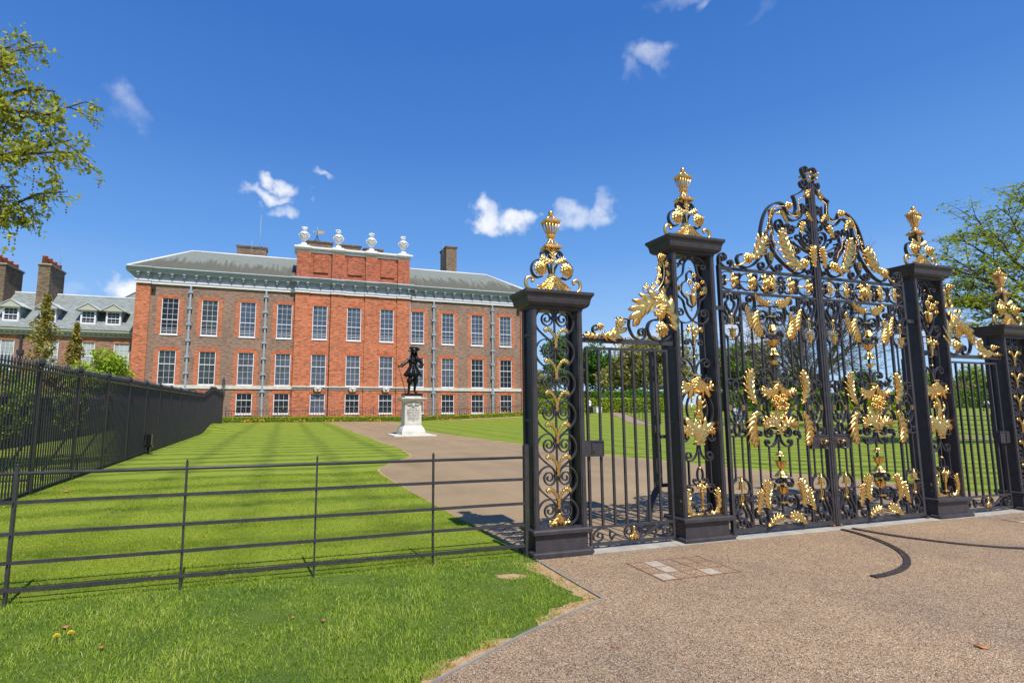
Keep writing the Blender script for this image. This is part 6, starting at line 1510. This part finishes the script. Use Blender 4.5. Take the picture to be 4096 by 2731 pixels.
def blob_tree(name, label, x, y, h, R, mat, n=9000, leaf=.28, trunk=.25, zc=.58, squash=1., bark='bark', group=None, cat='tree', nb=34, z0=None, conic=0, seed=0, open_=.0):
    rg = np.random.default_rng(seed+int(abs(x*7+y*3))); zg = H(x,y) if z0 is None else z0
    t = thing(name, label, cat, (x,y,zg), group)
    cz = zg+h*zc; rz = h*(1-zc)
    P = rg.normal(0,1,(nb,3)); P /= np.linalg.norm(P,axis=1)[:,None]; P *= (rg.random(nb)**.45*.80)[:,None]
    P[:,2] = np.where(P[:,2] < -.55, -.55+.2*rg.random(nb), P[:,2])
    f = 1-conic*(P[:,2]*.5+.5)
    B = np.c_[x+P[:,0]*R*f, y+P[:,1]*R*f*squash, cz+P[:,2]*rz]
    br = R*(.20+.20*rg.random(nb)); per = rg.multinomial(n, br**2/np.sum(br**2)); C = []; T = []
    for b, r, k in zip(B, br, per):
        d = rg.normal(0,1,(k,3)); d /= np.linalg.norm(d,axis=1)[:,None]; rad = r*(.45+.6*rg.random(k)**.6)
        rad *= 1+.25*np.sin(d[:,0]*5+b[0])*np.cos(d[:,2]*6+b[1]); C.append(b+d*rad[:,None]*[1,1,.8]); T.append(np.full(k, rg.random()*.7+.15))
    cloudobj('crown', np.concatenate(C), leaf, mat, t, tint=np.concatenate(T))
    mb = MB(); zt_ = zg+h*zc
    mb.tube([(x,y,zg-.2),(x+.1*R*.2,y,zg+h*.2),(x,y,zt_)], [trunk,trunk*.75,trunk*.3], 7)
    for i in rg.permutation(nb)[:14]:
        b = B[i]; z1 = zg+h*(.18+.3*rg.random()); m_ = (x*.5+b[0]*.5+rg.normal()*.2, y*.5+b[1]*.5, z1*.4+b[2]*.6)
        mb.tube([(x,y,z1), m_, tuple(b)], [trunk*.4,trunk*.22,trunk*.06], 5)
    mb.build('trunk', M[bark], t); return t
def hedge(name, label, pts, w, h, mat, n, leaf, cat='hedge', flat=0, base=0, group=None, zf=None):
    P = np.array(pts, float); L = np.r_[0, np.cumsum(np.hypot(*(P[1:]-P[:-1]).T))]
    u = rng.random(n)*L[-1]; cx_ = np.interp(u,L,P[:,0]); cy_ = np.interp(u,L,P[:,1])
    k = np.clip(np.searchsorted(L,u)-1,0,len(P)-2); T = (P[k+1]-P[k])/(L[k+1]-L[k])[:,None]; Nn = np.c_[-T[:,1],T[:,0]]
    face = rng.random(n); a = np.where(face < .42, -1, np.where(face < .60, 1, rng.uniform(-1,1,n))); zz = np.where(face < .60, rng.random(n), 1.0)
    a = a+rng.normal(0,.05,n)*.4; zz = zz+rng.normal(0,.03,n)
    X_ = cx_+Nn[:,0]*a*w/2; Y_ = cy_+Nn[:,1]*a*w/2; zg = np.array([H(p,q) for p,q in zip(X_,Y_)])
    C = np.c_[X_, Y_, zg+base+zz*h]
    t = thing(name, label, cat, (float(P[0,0]),float(P[0,1]),0), group)
    cloudobj('leaves', C, leaf, mat, t, flat=flat)
    mb = MB()
    for (x0,y0),(x1,y1) in zip(pts[:-1],pts[1:]):
        m = max(1, int(math.hypot(x1-x0,y1-y0)/4))
        for i in range(m):
            a0, a1 = i/m, (i+1)/m; p = (x0+(x1-x0)*a0, y0+(y1-y0)*a0); q = (x0+(x1-x0)*a1, y0+(y1-y0)*a1)
            d = Vector((q[0]-p[0],q[1]-p[1])).normalized(); nn = Vector((-d.y,d.x))*w*.45
            vs = []
            for e in (p,q):
                zz_ = H(*e)+base
                vs += [(e[0]-nn.x,e[1]-nn.y,zz_-.1),(e[0]+nn.x,e[1]+nn.y,zz_-.1),(e[0]+nn.x,e[1]+nn.y,zz_+h*.96),(e[0]-nn.x,e[1]-nn.y,zz_+h*.96)]
            mb.add(vs, [(0,4,7,3),(1,2,6,5),(3,7,6,2),(0,3,2,1),(4,5,6,7)])
    mb.build('core', M['hedge_core'], t); return t
M['hedge_core'] = simple('dense_twigs', (.035,.06,.012), .95, 0, .4, 9)
hd = hedge('box_hedge', 'low clipped bright green box hedge in front of the palace', [(-5.3,53.25),(10,53.25),(26,53.25)], .75, .46, 'leaf_hedge', 26000, .085)
fl = MB(); random.seed(12)                     # yellow wallflowers along the hedge foot and behind
for i in range(620):
    x = random.uniform(-5.2,26); front = random.random() < .7
    y = 52.86+random.uniform(-.05,.05) if front else 53.85; z = H(x,53)+(.05+.22*random.random() if front else .55+.15*random.random())
    if front and math.sin(x*1.7)+.6*math.sin(x*5.1) < -.3: continue
    if not front and random.random() < .5: continue
    r = .028+.02*random.random(); fl.add([(x-r,y,z-r),(x+r,y-.02,z-r*.6),(x+r*.8,y,z+r),(x-r*.7,y-.01,z+r)],[(0,1,2,3)])
tag(fl.build('wallflowers', simple('orange_petals', (.75,.33,.02), .7)), 'yellow and orange bedding flowers along the foot of the box hedge', 'flowers', kind='stuff')
C = np.c_[rng.uniform(-5.2,26,6000), 52.84+.10*rng.random(6000), .02+.17*rng.random(6000)**1.4]; C[:,2] += [H(a,53) for a in C[:,0]]
tag(cloudobj('bedding_leaves', C, .09, 'leaf_mid'), 'green bedding plants along the foot of the box hedge', 'plants', kind='stuff')

# garden wall with climbers, shrubs and columnar trees behind the tall railing
gw = thing('garden_wall', 'dark brick garden wall with stone coping behind the tall railing', 'wall', (-10, 24, 0))
WP = [(-10.3,2),(-9.95,28),(-10.2,35),(-11.9,46),(-13.7,56)]
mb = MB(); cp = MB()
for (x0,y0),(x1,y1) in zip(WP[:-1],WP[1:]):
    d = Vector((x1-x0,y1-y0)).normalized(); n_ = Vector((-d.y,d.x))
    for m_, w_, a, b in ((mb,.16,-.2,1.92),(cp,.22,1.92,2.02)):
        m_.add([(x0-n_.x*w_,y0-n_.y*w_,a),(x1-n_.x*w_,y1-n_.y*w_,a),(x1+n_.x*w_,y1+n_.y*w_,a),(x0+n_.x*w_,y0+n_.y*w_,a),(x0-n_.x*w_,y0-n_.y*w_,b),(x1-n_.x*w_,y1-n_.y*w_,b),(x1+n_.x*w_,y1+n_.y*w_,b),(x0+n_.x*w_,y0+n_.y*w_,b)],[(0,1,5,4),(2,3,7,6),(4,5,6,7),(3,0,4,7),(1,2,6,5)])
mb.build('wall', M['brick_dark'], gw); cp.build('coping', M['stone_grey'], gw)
wx_ = np.array([p[0] for p in WP]); wy_ = np.array([p[1] for p in WP])
random.seed(14)
for k, (y0, y1, dens, mt, lab) in enumerate(((11,16,2600,'leaf_mid','green climber on the garden wall at the left edge of the photo'),(17.5,21.5,3200,'leaf_lime','thick yellow green climber on the garden wall near the first railing post'),
      (22.5,26.5,3200,'leaf_lime','yellow green climber on the garden wall between two bare stretches'),(28,33,3000,'leaf_lime','yellow green climber on the garden wall near the fourth railing post'),(36,44,3500,'leaf_lime','far yellow green climber on the garden wall close to the palace corner'))):
    n = dens*2; y = rng.uniform(y0,y1,n); g = np.abs((y-(y0+y1)/2)/((y1-y0)/2)); z = rng.random(n)**.6*(1.0)+1.15-.0*g; z = np.where(rng.random(n) < .35, rng.random(n)*1.5+.4, z)
    keep_ = (np.sin(y*5+z*3)+np.cos(z*7-y*2) > -.7+.8*g); y, z = y[keep_], z[keep_]
    x = np.interp(y,wy_,wx_)+.20+.10*rng.random(len(y)); C = np.c_[x,y,z]
    t = thing('climber', lab, 'climbing plant', (float(np.interp(y0,wy_,wx_))+.2,(y0+y1)/2,0), 'climbers on the garden wall'); cloudobj('leaves', C, .11, mt, t)
    mb = MB(); yy = (y0+y1)/2; xx = float(np.interp(yy,wy_,wx_))+.2
    for j in range(5): mb.tube([(xx,yy,0),(xx+.02,yy+random.uniform(-.4,.4),.8),(xx+.03,yy+random.uniform(-1.4,1.4),1.8)], .015, 4)
    mb.build('stem', M['bark'], t)
def column_tree(label, x, y, h, R, mat, seed):
    rg = np.random.default_rng(seed); t = thing('columnar_tree', label, 'tree', (x,y,0), 'slender trees before the west wing')
    n = 3400; zz = rg.random(n)**.8; prof = R*(np.sin(PI*np.clip(.18+.80*zz,0,1))**.8+.12)*(1-.45*zz); a = rg.uniform(0,2*PI,n)
    prof *= 1+.45*np.sin(a*2+zz*19)+.25*np.sin(zz*47+a); C = np.c_[x+prof*np.cos(a)*rg.random(n)**.5, y+prof*np.sin(a)*rg.random(n)**.5, .8+zz*(h-.8)]
    cloudobj('crown', C, .17, mat, t); mb = MB(); mb.tube([(x,y,0),(x+.03,y,h*.5),(x,y,h*.97)], [.07,.045,.01], 6)
    for i in range(26):
        z = h*(.15+.75*i/26); q = rg.uniform(0,2*PI); mb.tube([(x,y,z),(x+R*.6*math.cos(q),y+R*.6*math.sin(q),z+.55)], [.02,.005], 4)
    mb.build('trunk', M['bark_pale'], t); return t
column_tree('taller slender bronze leaved tree in front of the west wing', -14.7, 40, 8.6, .95, 'leaf_brown', 3)
column_tree('shorter slender bronze leaved tree in front of the west wing', -12.95, 40, 6.85, .62, 'leaf_brown', 5)
blob_tree('shrub','bright green loose shrub against the palace corner', -10.75, 38, 5.0, 1.9, 'leaf_lime', 6500, .17, .05, .66, cat='shrub', nb=26, z0=0)
blob_tree('shrub','low yellow green shrub right of the bright shrub by the palace corner', -10.6, 41, 3.4, 1.1, 'leaf_lime', 2600, .15, .04, .6, cat='shrub', nb=16, z0=0)
blob_tree('shrub','olive green shrub between the slender trees before the west wing', -13.0, 38, 3.9, 1.2, 'leaf_brown', 3000, .16, .05, .6, cat='shrub', nb=16, z0=0)
lab = ['dark shrub above the garden wall at the left edge of the photo','dark shrub above the garden wall beside the first railing post','green shrub above the garden wall beside the second railing post','green shrub above the garden wall beside the third railing post','green shrub above the garden wall beside the fourth railing post','green shrub above the garden wall farthest from the camera']
for k, (y, h) in enumerate(((15.5,3.0),(18.8,3.1),(22.3,3.2),(25.8,3.3),(29.8,3.4),(34,3.4))):
    blob_tree('shrub', lab[k], -13.3, y, h+.25, 1.7, 'leaf_lime' if k % 2 else 'leaf_mid', 3600, .15, .05, .5, cat='shrub', nb=18, z0=0, group='shrubs behind the garden wall')

# ------------------------------------------------------------------ limbed trees: plane tree at upper left, locust at right, bare tree in the park
def limb(mb, p, q, r0, r1, rg, sag=0.0, n=7, wob=.12):
    p = np.array(p, float); q = np.array(q, float); L = np.linalg.norm(q-p); pts = []
    o = rg.normal(0,wob*L*.35,(3,3)); o[[0,2]] *= .4
    for i in range(n):
        t = i/(n-1); b = (1-t)**2*p+2*t*(1-t)*((p+q)/2+o[1]+[0,0,sag*L])+t*t*q; pts.append(b+rg.normal(0,.012*L,3)*(0 < i < n-1))
    mb.tube([tuple(a) for a in pts], list(np.linspace(r0,r1,n)), 6 if r0 > .03 else 4); return np.array(pts)
def plane_tree():
    rg = np.random.default_rng(77); base = (-11.6,12.2,0); t = thing('plane_tree', 'leafy plane tree with hanging seed balls reaching in at the upper left', 'tree', base)
    mb = MB(); tr_ = limb(mb, base, (-11.2,12.4,4.2), .42, .34, rg, 0, 6, .02)
    tg = [(-5.2,13.8,8.2),(-5.0,14.4,8.0),(-5.6,13.6,7.0),(-5.9,14.0,6.5),(-6.2,13.5,5.6),(-6.6,14.0,5.2),(-6.0,13.4,9.0),(-6.4,14.2,9.9),(-6.8,13.8,8.2),(-6.2,13.7,7.6),(-4.75,14.0,8.75),(-4.7,13.7,7.35),(-5.1,14.3,6.6),(-5.6,13.8,5.75),(-6.3,13.6,4.9),(-5.9,14.2,10.1),(-5.6,14.6,9.2),(-6.6,13.4,9.6),(-6.9,13.2,7.6),(-7.2,14.2,6.2),(-7.4,13.0,5.0),(-7.4,14.8,8.8),(-7.8,13.5,10.8),
          (-9.0,11.0,9.5),(-13,9,9),(-14,14,8.5),(-10,16,9.5),(-12,12,11.5)]
    leaves = []; balls = []; fr = MB(); twig = MB()
    for k, g in enumerate(tg):
        s0 = tr_[3+int(rg.integers(0,3))]; P = limb(mb, s0, g, .13, .014, rg, .16, 12, .2)
        nb = 26
        for j in range(nb):
            u = .30+.70*(j+rg.random())/nb; i = min(int(u*11),10); f = u*11-i; p = P[i]*(1-f)+P[i+1]*f; d = P[i+1]-P[i]; d /= np.linalg.norm(d)
            e = rg.normal(0,1,3); e -= d*(e@d)*.6; e /= np.linalg.norm(e); L = (.45+.75*rg.random())*(1.1-.4*u)
            q = p+(d*.45+e*.8)*L+np.array([0,0,-.12*L]); S = limb(twig, p, q, .015, .005, rg, .08, 6, .25)
            for m in range(4):
                a = S[1+m]; e2 = rg.normal(0,1,3); e2[2] = e2[2]*.5-.35; b = a+e2/np.linalg.norm(e2)*(.16+.30*rg.random()); twig.tube([tuple(a),tuple((a+b)/2+[0,0,.02]),tuple(b)], .0035, 3)
                for _ in range(9): w = rg.random(); leaves.append(a*(1-w)+b*w+rg.normal(0,.055,3))
                if rg.random() < .42:
                    z = b.copy(); c = int(rg.integers(1,4)); twig.tube([tuple(b),tuple(b-[0,0,.09*c])], .0018, 3)
                    for w in range(c): fr.ball(b[0]+rg.normal()*.008, b[1], b[2]-.06-.065*w, .019, 6, 4)
    mb.build('trunk', M['bark'], t); twig.build('twigs', M['twig'], t); fr.build('seed_balls', M['fruit'], t)['kind'] = 'stuff'
    cloudobj('crown', np.array(leaves), .125, 'leaf_plane', t, .1, 3); return t
plane_tree()
def locust_tree():
    rg = np.random.default_rng(5); base = (33.0,12.6,0); t = thing('locust_tree', 'feathery fresh green tree with layered branches at the right edge of the photo', 'tree', base)
    mb = MB(); tr_ = limb(mb, base, (31.8,13.2,4.4), .30, .22, rg, 0, 6, .02); leaves = []; twig = MB()
    tg = []
    def pw(px, py, D):      # world point from a viewing direction and a distance, used once to lay out the boughs
        d = fw+rt*((px-1838)/2129)+(rt.cross(fw))*(-(py-1365.5)/2129); d = d/d.dot(fw); return tuple(Vector((0,0,1.65))+d*D)
    for px, py, D in LOCUST: tg.append(pw(px,py,D))
    for k, g in enumerate(tg):
        s0 = tr_[2+k%4]; P = limb(mb, s0, g, .11, .012, rg, .10, 12, .12)
        for j in range(18):
            u = .50+.50*(j+rg.random())/20; i = min(int(u*11),10); f = u*11-i; p = P[i]*(1-f)+P[i+1]*f; d = P[i+1]-P[i]; d /= np.linalg.norm(d)
            side = np.cross(d,[0,0,1]); side /= np.linalg.norm(side)+1e-9; sg = rg.choice([-1,1]); L = (1.0+1.3*rg.random())*(1.15-.6*u)
            q = p+(d*.8+side*sg*.7+np.array([0,0,rg.normal()*.12]))*L; S = limb(twig, p, q, .018, .005, rg, .05, 6, .18)
            for m in range(5):
                a = S[1+m]; 
                for _ in range(3):
                    e2 = rg.normal(0,1,3); e2[2] *= .28; b = a+e2/np.linalg.norm(e2)*(.25+.35*rg.random()); twig.tube([tuple(a),tuple(b)], .004, 3)
                    w = rg.random(3)[:,None]; leaves.append(a*(1-w)+b*w+rg.normal(0,.045,(3,3))*[1,1,.5])
    mb.build('trunk', M['twig'], t); twig.build('twigs', M['twig'], t); cloudobj('crown', np.concatenate(leaves), .115, 'leaf_locust', t, .5); return t
LOCUST = [(3640,1235,22),(3660,1170,21),(3700,1135,23),(3770,1060,22),(3760,1000,21),(3850,1100,23),(3830,930,22),(3890,860,23),(3960,920,21),(3980,820,22),(4050,760,23),(3830,1200,21),
          (4180,690,22),(4300,800,20),(4000,1290,22),(4250,1050,21)]
locust_tree()
def bare_tree(label, x, y, h, R, seed, spread=1.0):
    rg = np.random.default_rng(seed); zg = H(x,y); t = thing('bare_tree', label, 'tree', (x,y,zg)); mb = MB(); tw = MB(); tips = []
    tr_ = limb(mb, (x,y,zg-.2), (x-.2,y,zg+h*.26), .34, .27, rg, 0, 6, .02)
    for k in range(17):
        a = 2*PI*k/17+rg.normal()*.2; el = .22+.8*rg.random(); rr = R*(.62+.38*rg.random()); g = (x+rr*math.cos(a)*math.cos(el)*spread, y+rr*math.sin(a)*math.cos(el), zg+h*.26+h*.72*math.sin(el))
        P = limb(mb, tr_[-1-k%2], g, .14, .02, rg, .10, 10, .3)
        for j in range(20):
            u = .2+.8*rg.random(); i = min(int(u*9),8); p = P[i]+(P[i+1]-P[i])*(u*9-i); d = P[i+1]-P[i]; d /= np.linalg.norm(d)
            e = rg.normal(0,1,3); e /= np.linalg.norm(e); L = R*(.12+.22*rg.random()); S = limb(tw, p, p+(d*.6+e*.8)*L, .028, .007, rg, .05, 6, .35)
            for m in range(6):
                a0 = S[int(rg.integers(1,6))]; e2 = rg.normal(0,1,3); e2 /= np.linalg.norm(e2); b = a0+(d*.4+e2)*L*.42; tw.tube([tuple(a0),tuple((a0+b)/2+rg.normal(0,.04,3)),tuple(b)], .010, 3)
                for _ in range(2): e3 = rg.normal(0,1,3); c = b+e3/np.linalg.norm(e3)*L*.18; tw.tube([tuple((a0+b)/2),tuple(c)], .007, 3)
    mb.build('trunk', M['bark_pale'], t); tw.build('twigs', M['bark'], t); return t
bare_tree('large still bare tree with mottled trunk seen through the main gates', 38.9, 31.2, 11.6, 8.2, 9)
# ------------------------------------------------------------------ park beyond the right side
def W_(px, D):      # ground point in a given viewing azimuth at a given distance
    d = fw+rt*((px-1838)/2129); d = Vector((d.x,d.y,0)); f2 = Vector((fw.x,fw.y,0)).normalized(); d = d/d.dot(f2); return d.x*D, d.y*D
far = 'trees on the far side of the park'
spec = [('chestnut_tree','dark green chestnut tree behind the left gate pier, next to the palace',2255,96,14.2,4.6,'leaf_dark',9000),
 ('chestnut_tree','dark green chestnut tree seen through the left side gate',2395,94,13.0,5.4,'leaf_dark',10000),
 ('budding_tree','brownish green tree right of the dark chestnuts, seen through the left side gate',2490,88,9.8,4.2,'leaf_gold',6500),
 ('budding_tree','tallest golden brown tree behind the lion pier',2620,86,14.2,6.8,'leaf_gold',11000),
 ('park_tree','pale thin tree between the left gate pier and the palace',2165,118,8.5,3.6,'leaf_gold',3000),
 ('park_tree','mid green tree left behind the main gate leaf',2920,78,11.0,3.8,'leaf_mid',6500),
 ('park_tree','olive tree behind the left main gate leaf, beside the bare tree',3015,84,11.6,3.6,'leaf_gold',6000),
 ('park_tree','low round tree behind the meeting stile of the main gates',3200,92,7.5,4.4,'leaf_mid',4500),
 ('park_tree','low dark tree behind the right main gate leaf',3420,95,6.8,4.2,'leaf_dark',4500),
 ('park_tree','broad yellow green tree seen through the right side gate',3893,118,9.8,4.2,'leaf_lime',6000),
 ('park_tree','brownish tree left of the yellow green one in the right side gate',3815,112,6.0,3.0,'leaf_gold',3000),
 ('park_tree','small white blossoming tree beside the right lock box',3972,96,6.4,2.2,'leaf_lime',2500),
 ('park_tree','dark tree at the right edge beyond the last pier',4075,100,7.5,4.5,'leaf_dark',5000),
 ('park_tree','mid green tree behind the horse pier',3660,100,7.6,4.6,'leaf_mid',5000)]
for nm, lb, px, D, h, R, mt, n in spec:
    x, y = W_(px, D); blob_tree(nm, lb, x, y, h, R, mt, n, .42, .28, .55, group=far, seed=px, nb=42)
a = W_(2140,75); b = W_(2700,75); hedge('tall_hedge','tall grey green trimmed hedge behind the bright low hedge', [a,b], 1.2, 2.55, 'leaf_mid', 9000, .3)
a = W_(2130,62); b = W_(2655,62); hedge('garden_hedge','bright green waist high hedge with strollers in front, right of the palace', [a,b], 1.2, 1.55, 'leaf_lime', 9000, .22)
for px, D, h, R, lb in ((2545,70,2.9,2.2,'rounded clipped bush poking over the bright hedge'),(2258,69,3.0,.7,'pointed clipped bush behind the left gate pier'),(2408,69,3.0,.7,'pointed clipped bush seen through the left side gate')):
    x, y = W_(px, D); zg = H(x,y); t = thing('topiary', lb, 'bush', (x,y,zg), 'clipped bushes in the garden')
    n = 2600; d = rng.normal(0,1,(n,3)); d /= np.linalg.norm(d,axis=1)[:,None]; d[:,2] = abs(d[:,2])
    k = (1-d[:,2]*.75) if R < 1 else 1; C = np.c_[x+d[:,0]*R*k, y+d[:,1]*R*k, zg+d[:,2]*h]; cloudobj('leaves', C, .22, 'leaf_dark', t)
    mb = MB(); mb.lathe(x,y,[(R*.95,zg),(R*.8,zg+h*.5),(R*(.4 if R>1 else .1),zg+h*.93)],12); mb.build('core', M['hedge_core'], t)
# shrub belts far off
lbs = ['behind the left gate leaf','behind the centre of the main gates','behind the right gate leaf','seen through the right side gate','beyond the last pier at the right edge']
for (p0,p1,D,h,mt),lb in zip(((2850,3060,72,2.6,'leaf_mid'),(3060,3300,76,2.4,'leaf_mid'),(3300,3660,78,2.4,'leaf_lime'),(3700,4000,96,3.2,'leaf_mid'),(4000,4400,96,3.6,'leaf_dark')), lbs):
    a = W_(p0,D); b = W_(p1,D); m = ((a[0]+b[0])/2,(a[1]+b[1])/2+1.5)
    t = hedge('shrub_belt', 'dense mixed shrubs along the far lawn '+lb, [a,m,b], 3.0, h, mt, 6000, .34, 'shrubs', group='shrub belts in the park')
# brown path and park fence
PF = [(60,3),(44,7),(36,12),(33.6,18),(31.4,28),(29.6,36.6),(32.6,44),(36.3,52),(40.5,61),(46,72)]
mb = MB(); S = cat_(PF, 8); n = len(S); L_, R_2 = [], []
for i in range(n):
    p = S[max(i-1,0)]; q = S[min(i+1,n-1)]; d = Vector((q[0]-p[0],q[1]-p[1])).normalized(); nn = Vector((-d.y,d.x))
    for lst, o in ((L_,.35),(R_2,1.75)): X_ = S[i][0]+nn.x*o; Y_ = S[i][1]+nn.y*o; lst.append((X_,Y_,H(X_,Y_)+.02))
mb.add(L_+R_2, [(i,n+i,n+i+1,i+1) for i in range(n-1)]); tag(mb.build('park_path', M['path_pink']), 'pinkish tarmac footpath along the park fence', 'path', kind='structure')
pf = thing('park_fence', 'thin black post and rail fence along the park footpath', 'fence', (31.4,28,0))
P = np.array(S); LLf = np.r_[0, np.cumsum(np.hypot(*(P[1:]-P[:-1]).T))]
for z in (.2,.42,.66,.90,1.10):
    mb = MB(); mb.tube([(x,y,H(x,y)+z) for x,y in S], .016, 4); mb.build('rail', M['iron_far'], pf)
for u in np.arange(.5, LLf[-1], 1.85):
    x = float(np.interp(u,LLf,P[:,0])); y = float(np.interp(u,LLf,P[:,1])); z = H(x,y); mb = MB(); mb.box(x-.022,x+.022,y-.022,y+.022,z-.1,z+1.22); mb.build('post', M['iron_far'], pf)
# bench, planter, pushchair, far building
x, y = W_(3345, 42.5); z = H(x,y); t = thing('park_bench', 'dark green slatted bench on the far lawn right of the bare tree trunk', 'bench', (x,y,z)); G_ = M['bench_green']
mb = MB()
for i in range(5): mb.box(x-1.05,x+1.05,y-.45+.09*i,y-.38+.09*i,z+.42,z+.45)
mb.build('seat', G_, t); mb = MB()
for i in range(6): mb.box(x-1.05,x+1.05,y+.02+.015*i,y+.045+.015*i,z+.50+.09*i,z+.56+.09*i)
mb.build('backrest', G_, t)
for sx in (-1,1):
    for yy in (-.42,.04): mb = MB(); mb.box(x+sx*1.0-.04,x+sx*1.0+.04,y+yy,y+yy+.07,z,z+(.42 if yy < 0 else 1.0)); mb.build('leg', G_, t)
    mb = MB(); mb.box(x+sx*1.0-.04,x+sx*1.0+.04,y-.45,y+.1,z+.62,z+.66); mb.build('armrest', G_, t)
x, y = W_(2382, 60); z = H(x,y); t = thing('planter', 'white box planter with a small clipped tree before the bright hedge', 'planter', (x,y,z))
mb = MB(); mb.sqlathe(x,y,[(.33,.33,z+.05),(.36,.36,z+.62),(.39,.39,z+.63),(.39,.39,z+.68),(.32,.32,z+.68)]); mb.build('box', M['white'], t)
mb = MB(); mb.tube([(x,y,z+.6),(x,y,z+1.6)], .03, 6); mb.build('stem', M['bark'], t)
d = rng.normal(0,1,(700,3)); d /= np.linalg.norm(d,axis=1)[:,None]; cloudobj('crown', np.array([x,y,z+2.05])+d*.5, .14, 'leaf_dark', t)
x, y = W_(3918, 76); z = H(x,y); t = thing('pushchair', 'dark pushchair with white hood on the far lawn, seen through the right side gate', 'pushchair', (x,y,z))
mb = MB(); mb.tube([(x+.45*math.cos(a),y,z+.85+.45*math.sin(a)) for a in np.linspace(.3,2.6,9)], .16, 6); mb.build('hood', M['white'], t)
mb = MB(); mb.box(x-.3,x+.35,y-.25,y+.25,z+.45,z+.75); mb.tube([(x+.3,y,z+.5),(x+.75,y,z+1.05)],.03,6); mb.build('seat', M['cloth_dark'], t)
for dx in (-.3,.4):
    for dy in (-.25,.25): mb = MB(); mb.rod_y(x+dx,z+.16,y+dy,.16,.05,12); mb.build('wheel', M['cloth_dark'], t)
x, y = W_(3955, 300); t = thing('office_block', 'far pale blue grey office block peeping over the trees at right', 'building', (x,y,0))
mb = MB(); mb.box(x-9,x+6,y,y+20,0,15.5); mb.build('wall', M['far_block'], t); mb = MB(); mb.box(x-7,x-3,y+2,y+12,15.5,18.5); mb.build('plant_room', M['far_block'], t)
for k in range(3): mb = MB(); mb.box(x-8.7,x+5.7,y-.2,y-.01,4.2+3.6*k,5.9+3.6*k); mb.build('window', M['glass_blue'], t)
# ------------------------------------------------------------------ strollers
def person(label, px, D, h, yaw, top, legs, hair, bag=None, stride=.12, bare=False):
    x, y = W_(px, D); z = H(x,y); k = h/1.75; c, s_ = math.cos(yaw), math.sin(yaw)
    t = thing('person', label, 'person', (x,y,z), 'people strolling in the park')
    def Q(a,b,cc): return (x+(a*c-b*s_)*k, y+(a*s_+b*c)*k, z+cc*k)       # b = forward
    V = [Q(0,0,.95),Q(0,0,1.15),Q(0,.0,1.38),Q(0,.01,1.50),Q(0,.02,1.63),
         Q(-.09,.02,.88),Q(-.09,stride*.6,.50),Q(-.09,stride*.3,.10),Q(-.09,stride*.3+.14,.045),
         Q(.09,-.02,.88),Q(.09,-stride*.3,.50),Q(.09,-stride,.12),Q(.09,-stride+.13,.045),
         Q(-.19,0,1.38),Q(-.24,-.03,1.13),Q(-.23,.10,.92),Q(-.22,.14,.84),Q(.19,0,1.38),Q(.24,.03,1.13),Q(.23,-.02,.90),Q(.22,.02,.82)]
    E__ = [(0,1),(1,2),(2,3),(3,4),(0,5),(5,6),(6,7),(7,8),(0,9),(9,10),(10,11),(11,12),(2,13),(13,14),(14,15),(15,16),(2,17),(17,18),(18,19),(19,20)]
    R__ = [.13,.125,.13,.055,.10,.085,.06,.042,.04,.085,.06,.042,.04,.055,.045,.036,.03,.055,.045,.036,.03]
    skin_mesh('body', M['skin'], t, V, E__, [r*k for r in R__], 1)
    a, b, cc = Q(0,.02,1.65); mb = MB(); mb.ball(a,b,cc+.03*k,.108*k,10,7,1.05); hb = Q(0,-.035,1.66); mb.ball(hb[0],hb[1],hb[2],.105*k,10,7,1.1); mb.build('hair', M[hair], t)
    mb = MB(); n = 14
    for (zz0,r0),(zz1,r1) in (((.80,.19),(1.15,.175)),((1.15,.175),(1.40,.20)),((1.40,.20),(1.50,.08))):
        p0 = Q(0,0,zz0); p1 = Q(0,0,zz1); mb.lathe(p0[0],p0[1],[(r0*k,p0[2]),(r1*k,p1[2])],n,sy=.75)
    mb.tube([V[13],V[14],V[15]], [.075*k,.062*k,.05*k], 8); mb.tube([V[17],V[18],V[19]], [.075*k,.062*k,.05*k], 8); mb.build('jacket', M[top], t)
    mb = MB(); mb.tube([V[0],V[5],V[6],V[7]], [.12*k,.105*k,.078*k,.06*k], 8); mb.tube([V[0],V[9],V[10],V[11]], [.12*k,.105*k,.078*k,.06*k], 8); mb.build('trousers', M[legs], t)
    for q in (V[8],V[12]): mb = MB(); mb.ball(q[0],q[1],q[2],.05*k,8,5,.7,1.2,1.8); mb.build('shoe', M['cloth_dark'], t)
    if bag: q = Q(0,-.20,1.22); mb = MB(); mb.ball(q[0],q[1],q[2],.17*k,10,6,1.35,1,.7); mb.build('backpack', M[bag], t)
person('person in pale blue jacket and jeans walking behind the main gates', 2923, 39.5, 1.64, -PI/2+.3, 'cloth_sky', 'cloth_jean', 'hair_brown')
person('dark haired person in light grey jacket and white trousers behind the main gates', 2949, 38.6, 1.80, -PI/2, 'cloth_grey', 'cloth_white', 'hair_dark')
person('person in a white jacket by the white planter, seen through the left side gate', 2350, 58, 1.75, .2, 'cloth_white', 'cloth_dark', 'hair_brown')
person('person in a grey top standing before the bright hedge', 2490, 65, 1.78, 0, 'cloth_grey', 'cloth_jean', 'hair_brown')
person('person with a black backpack and jeans standing before the bright hedge', 2512, 64, 1.72, .1, 'cloth_olive', 'cloth_jean', 'hair_dark', 'cloth_dark')
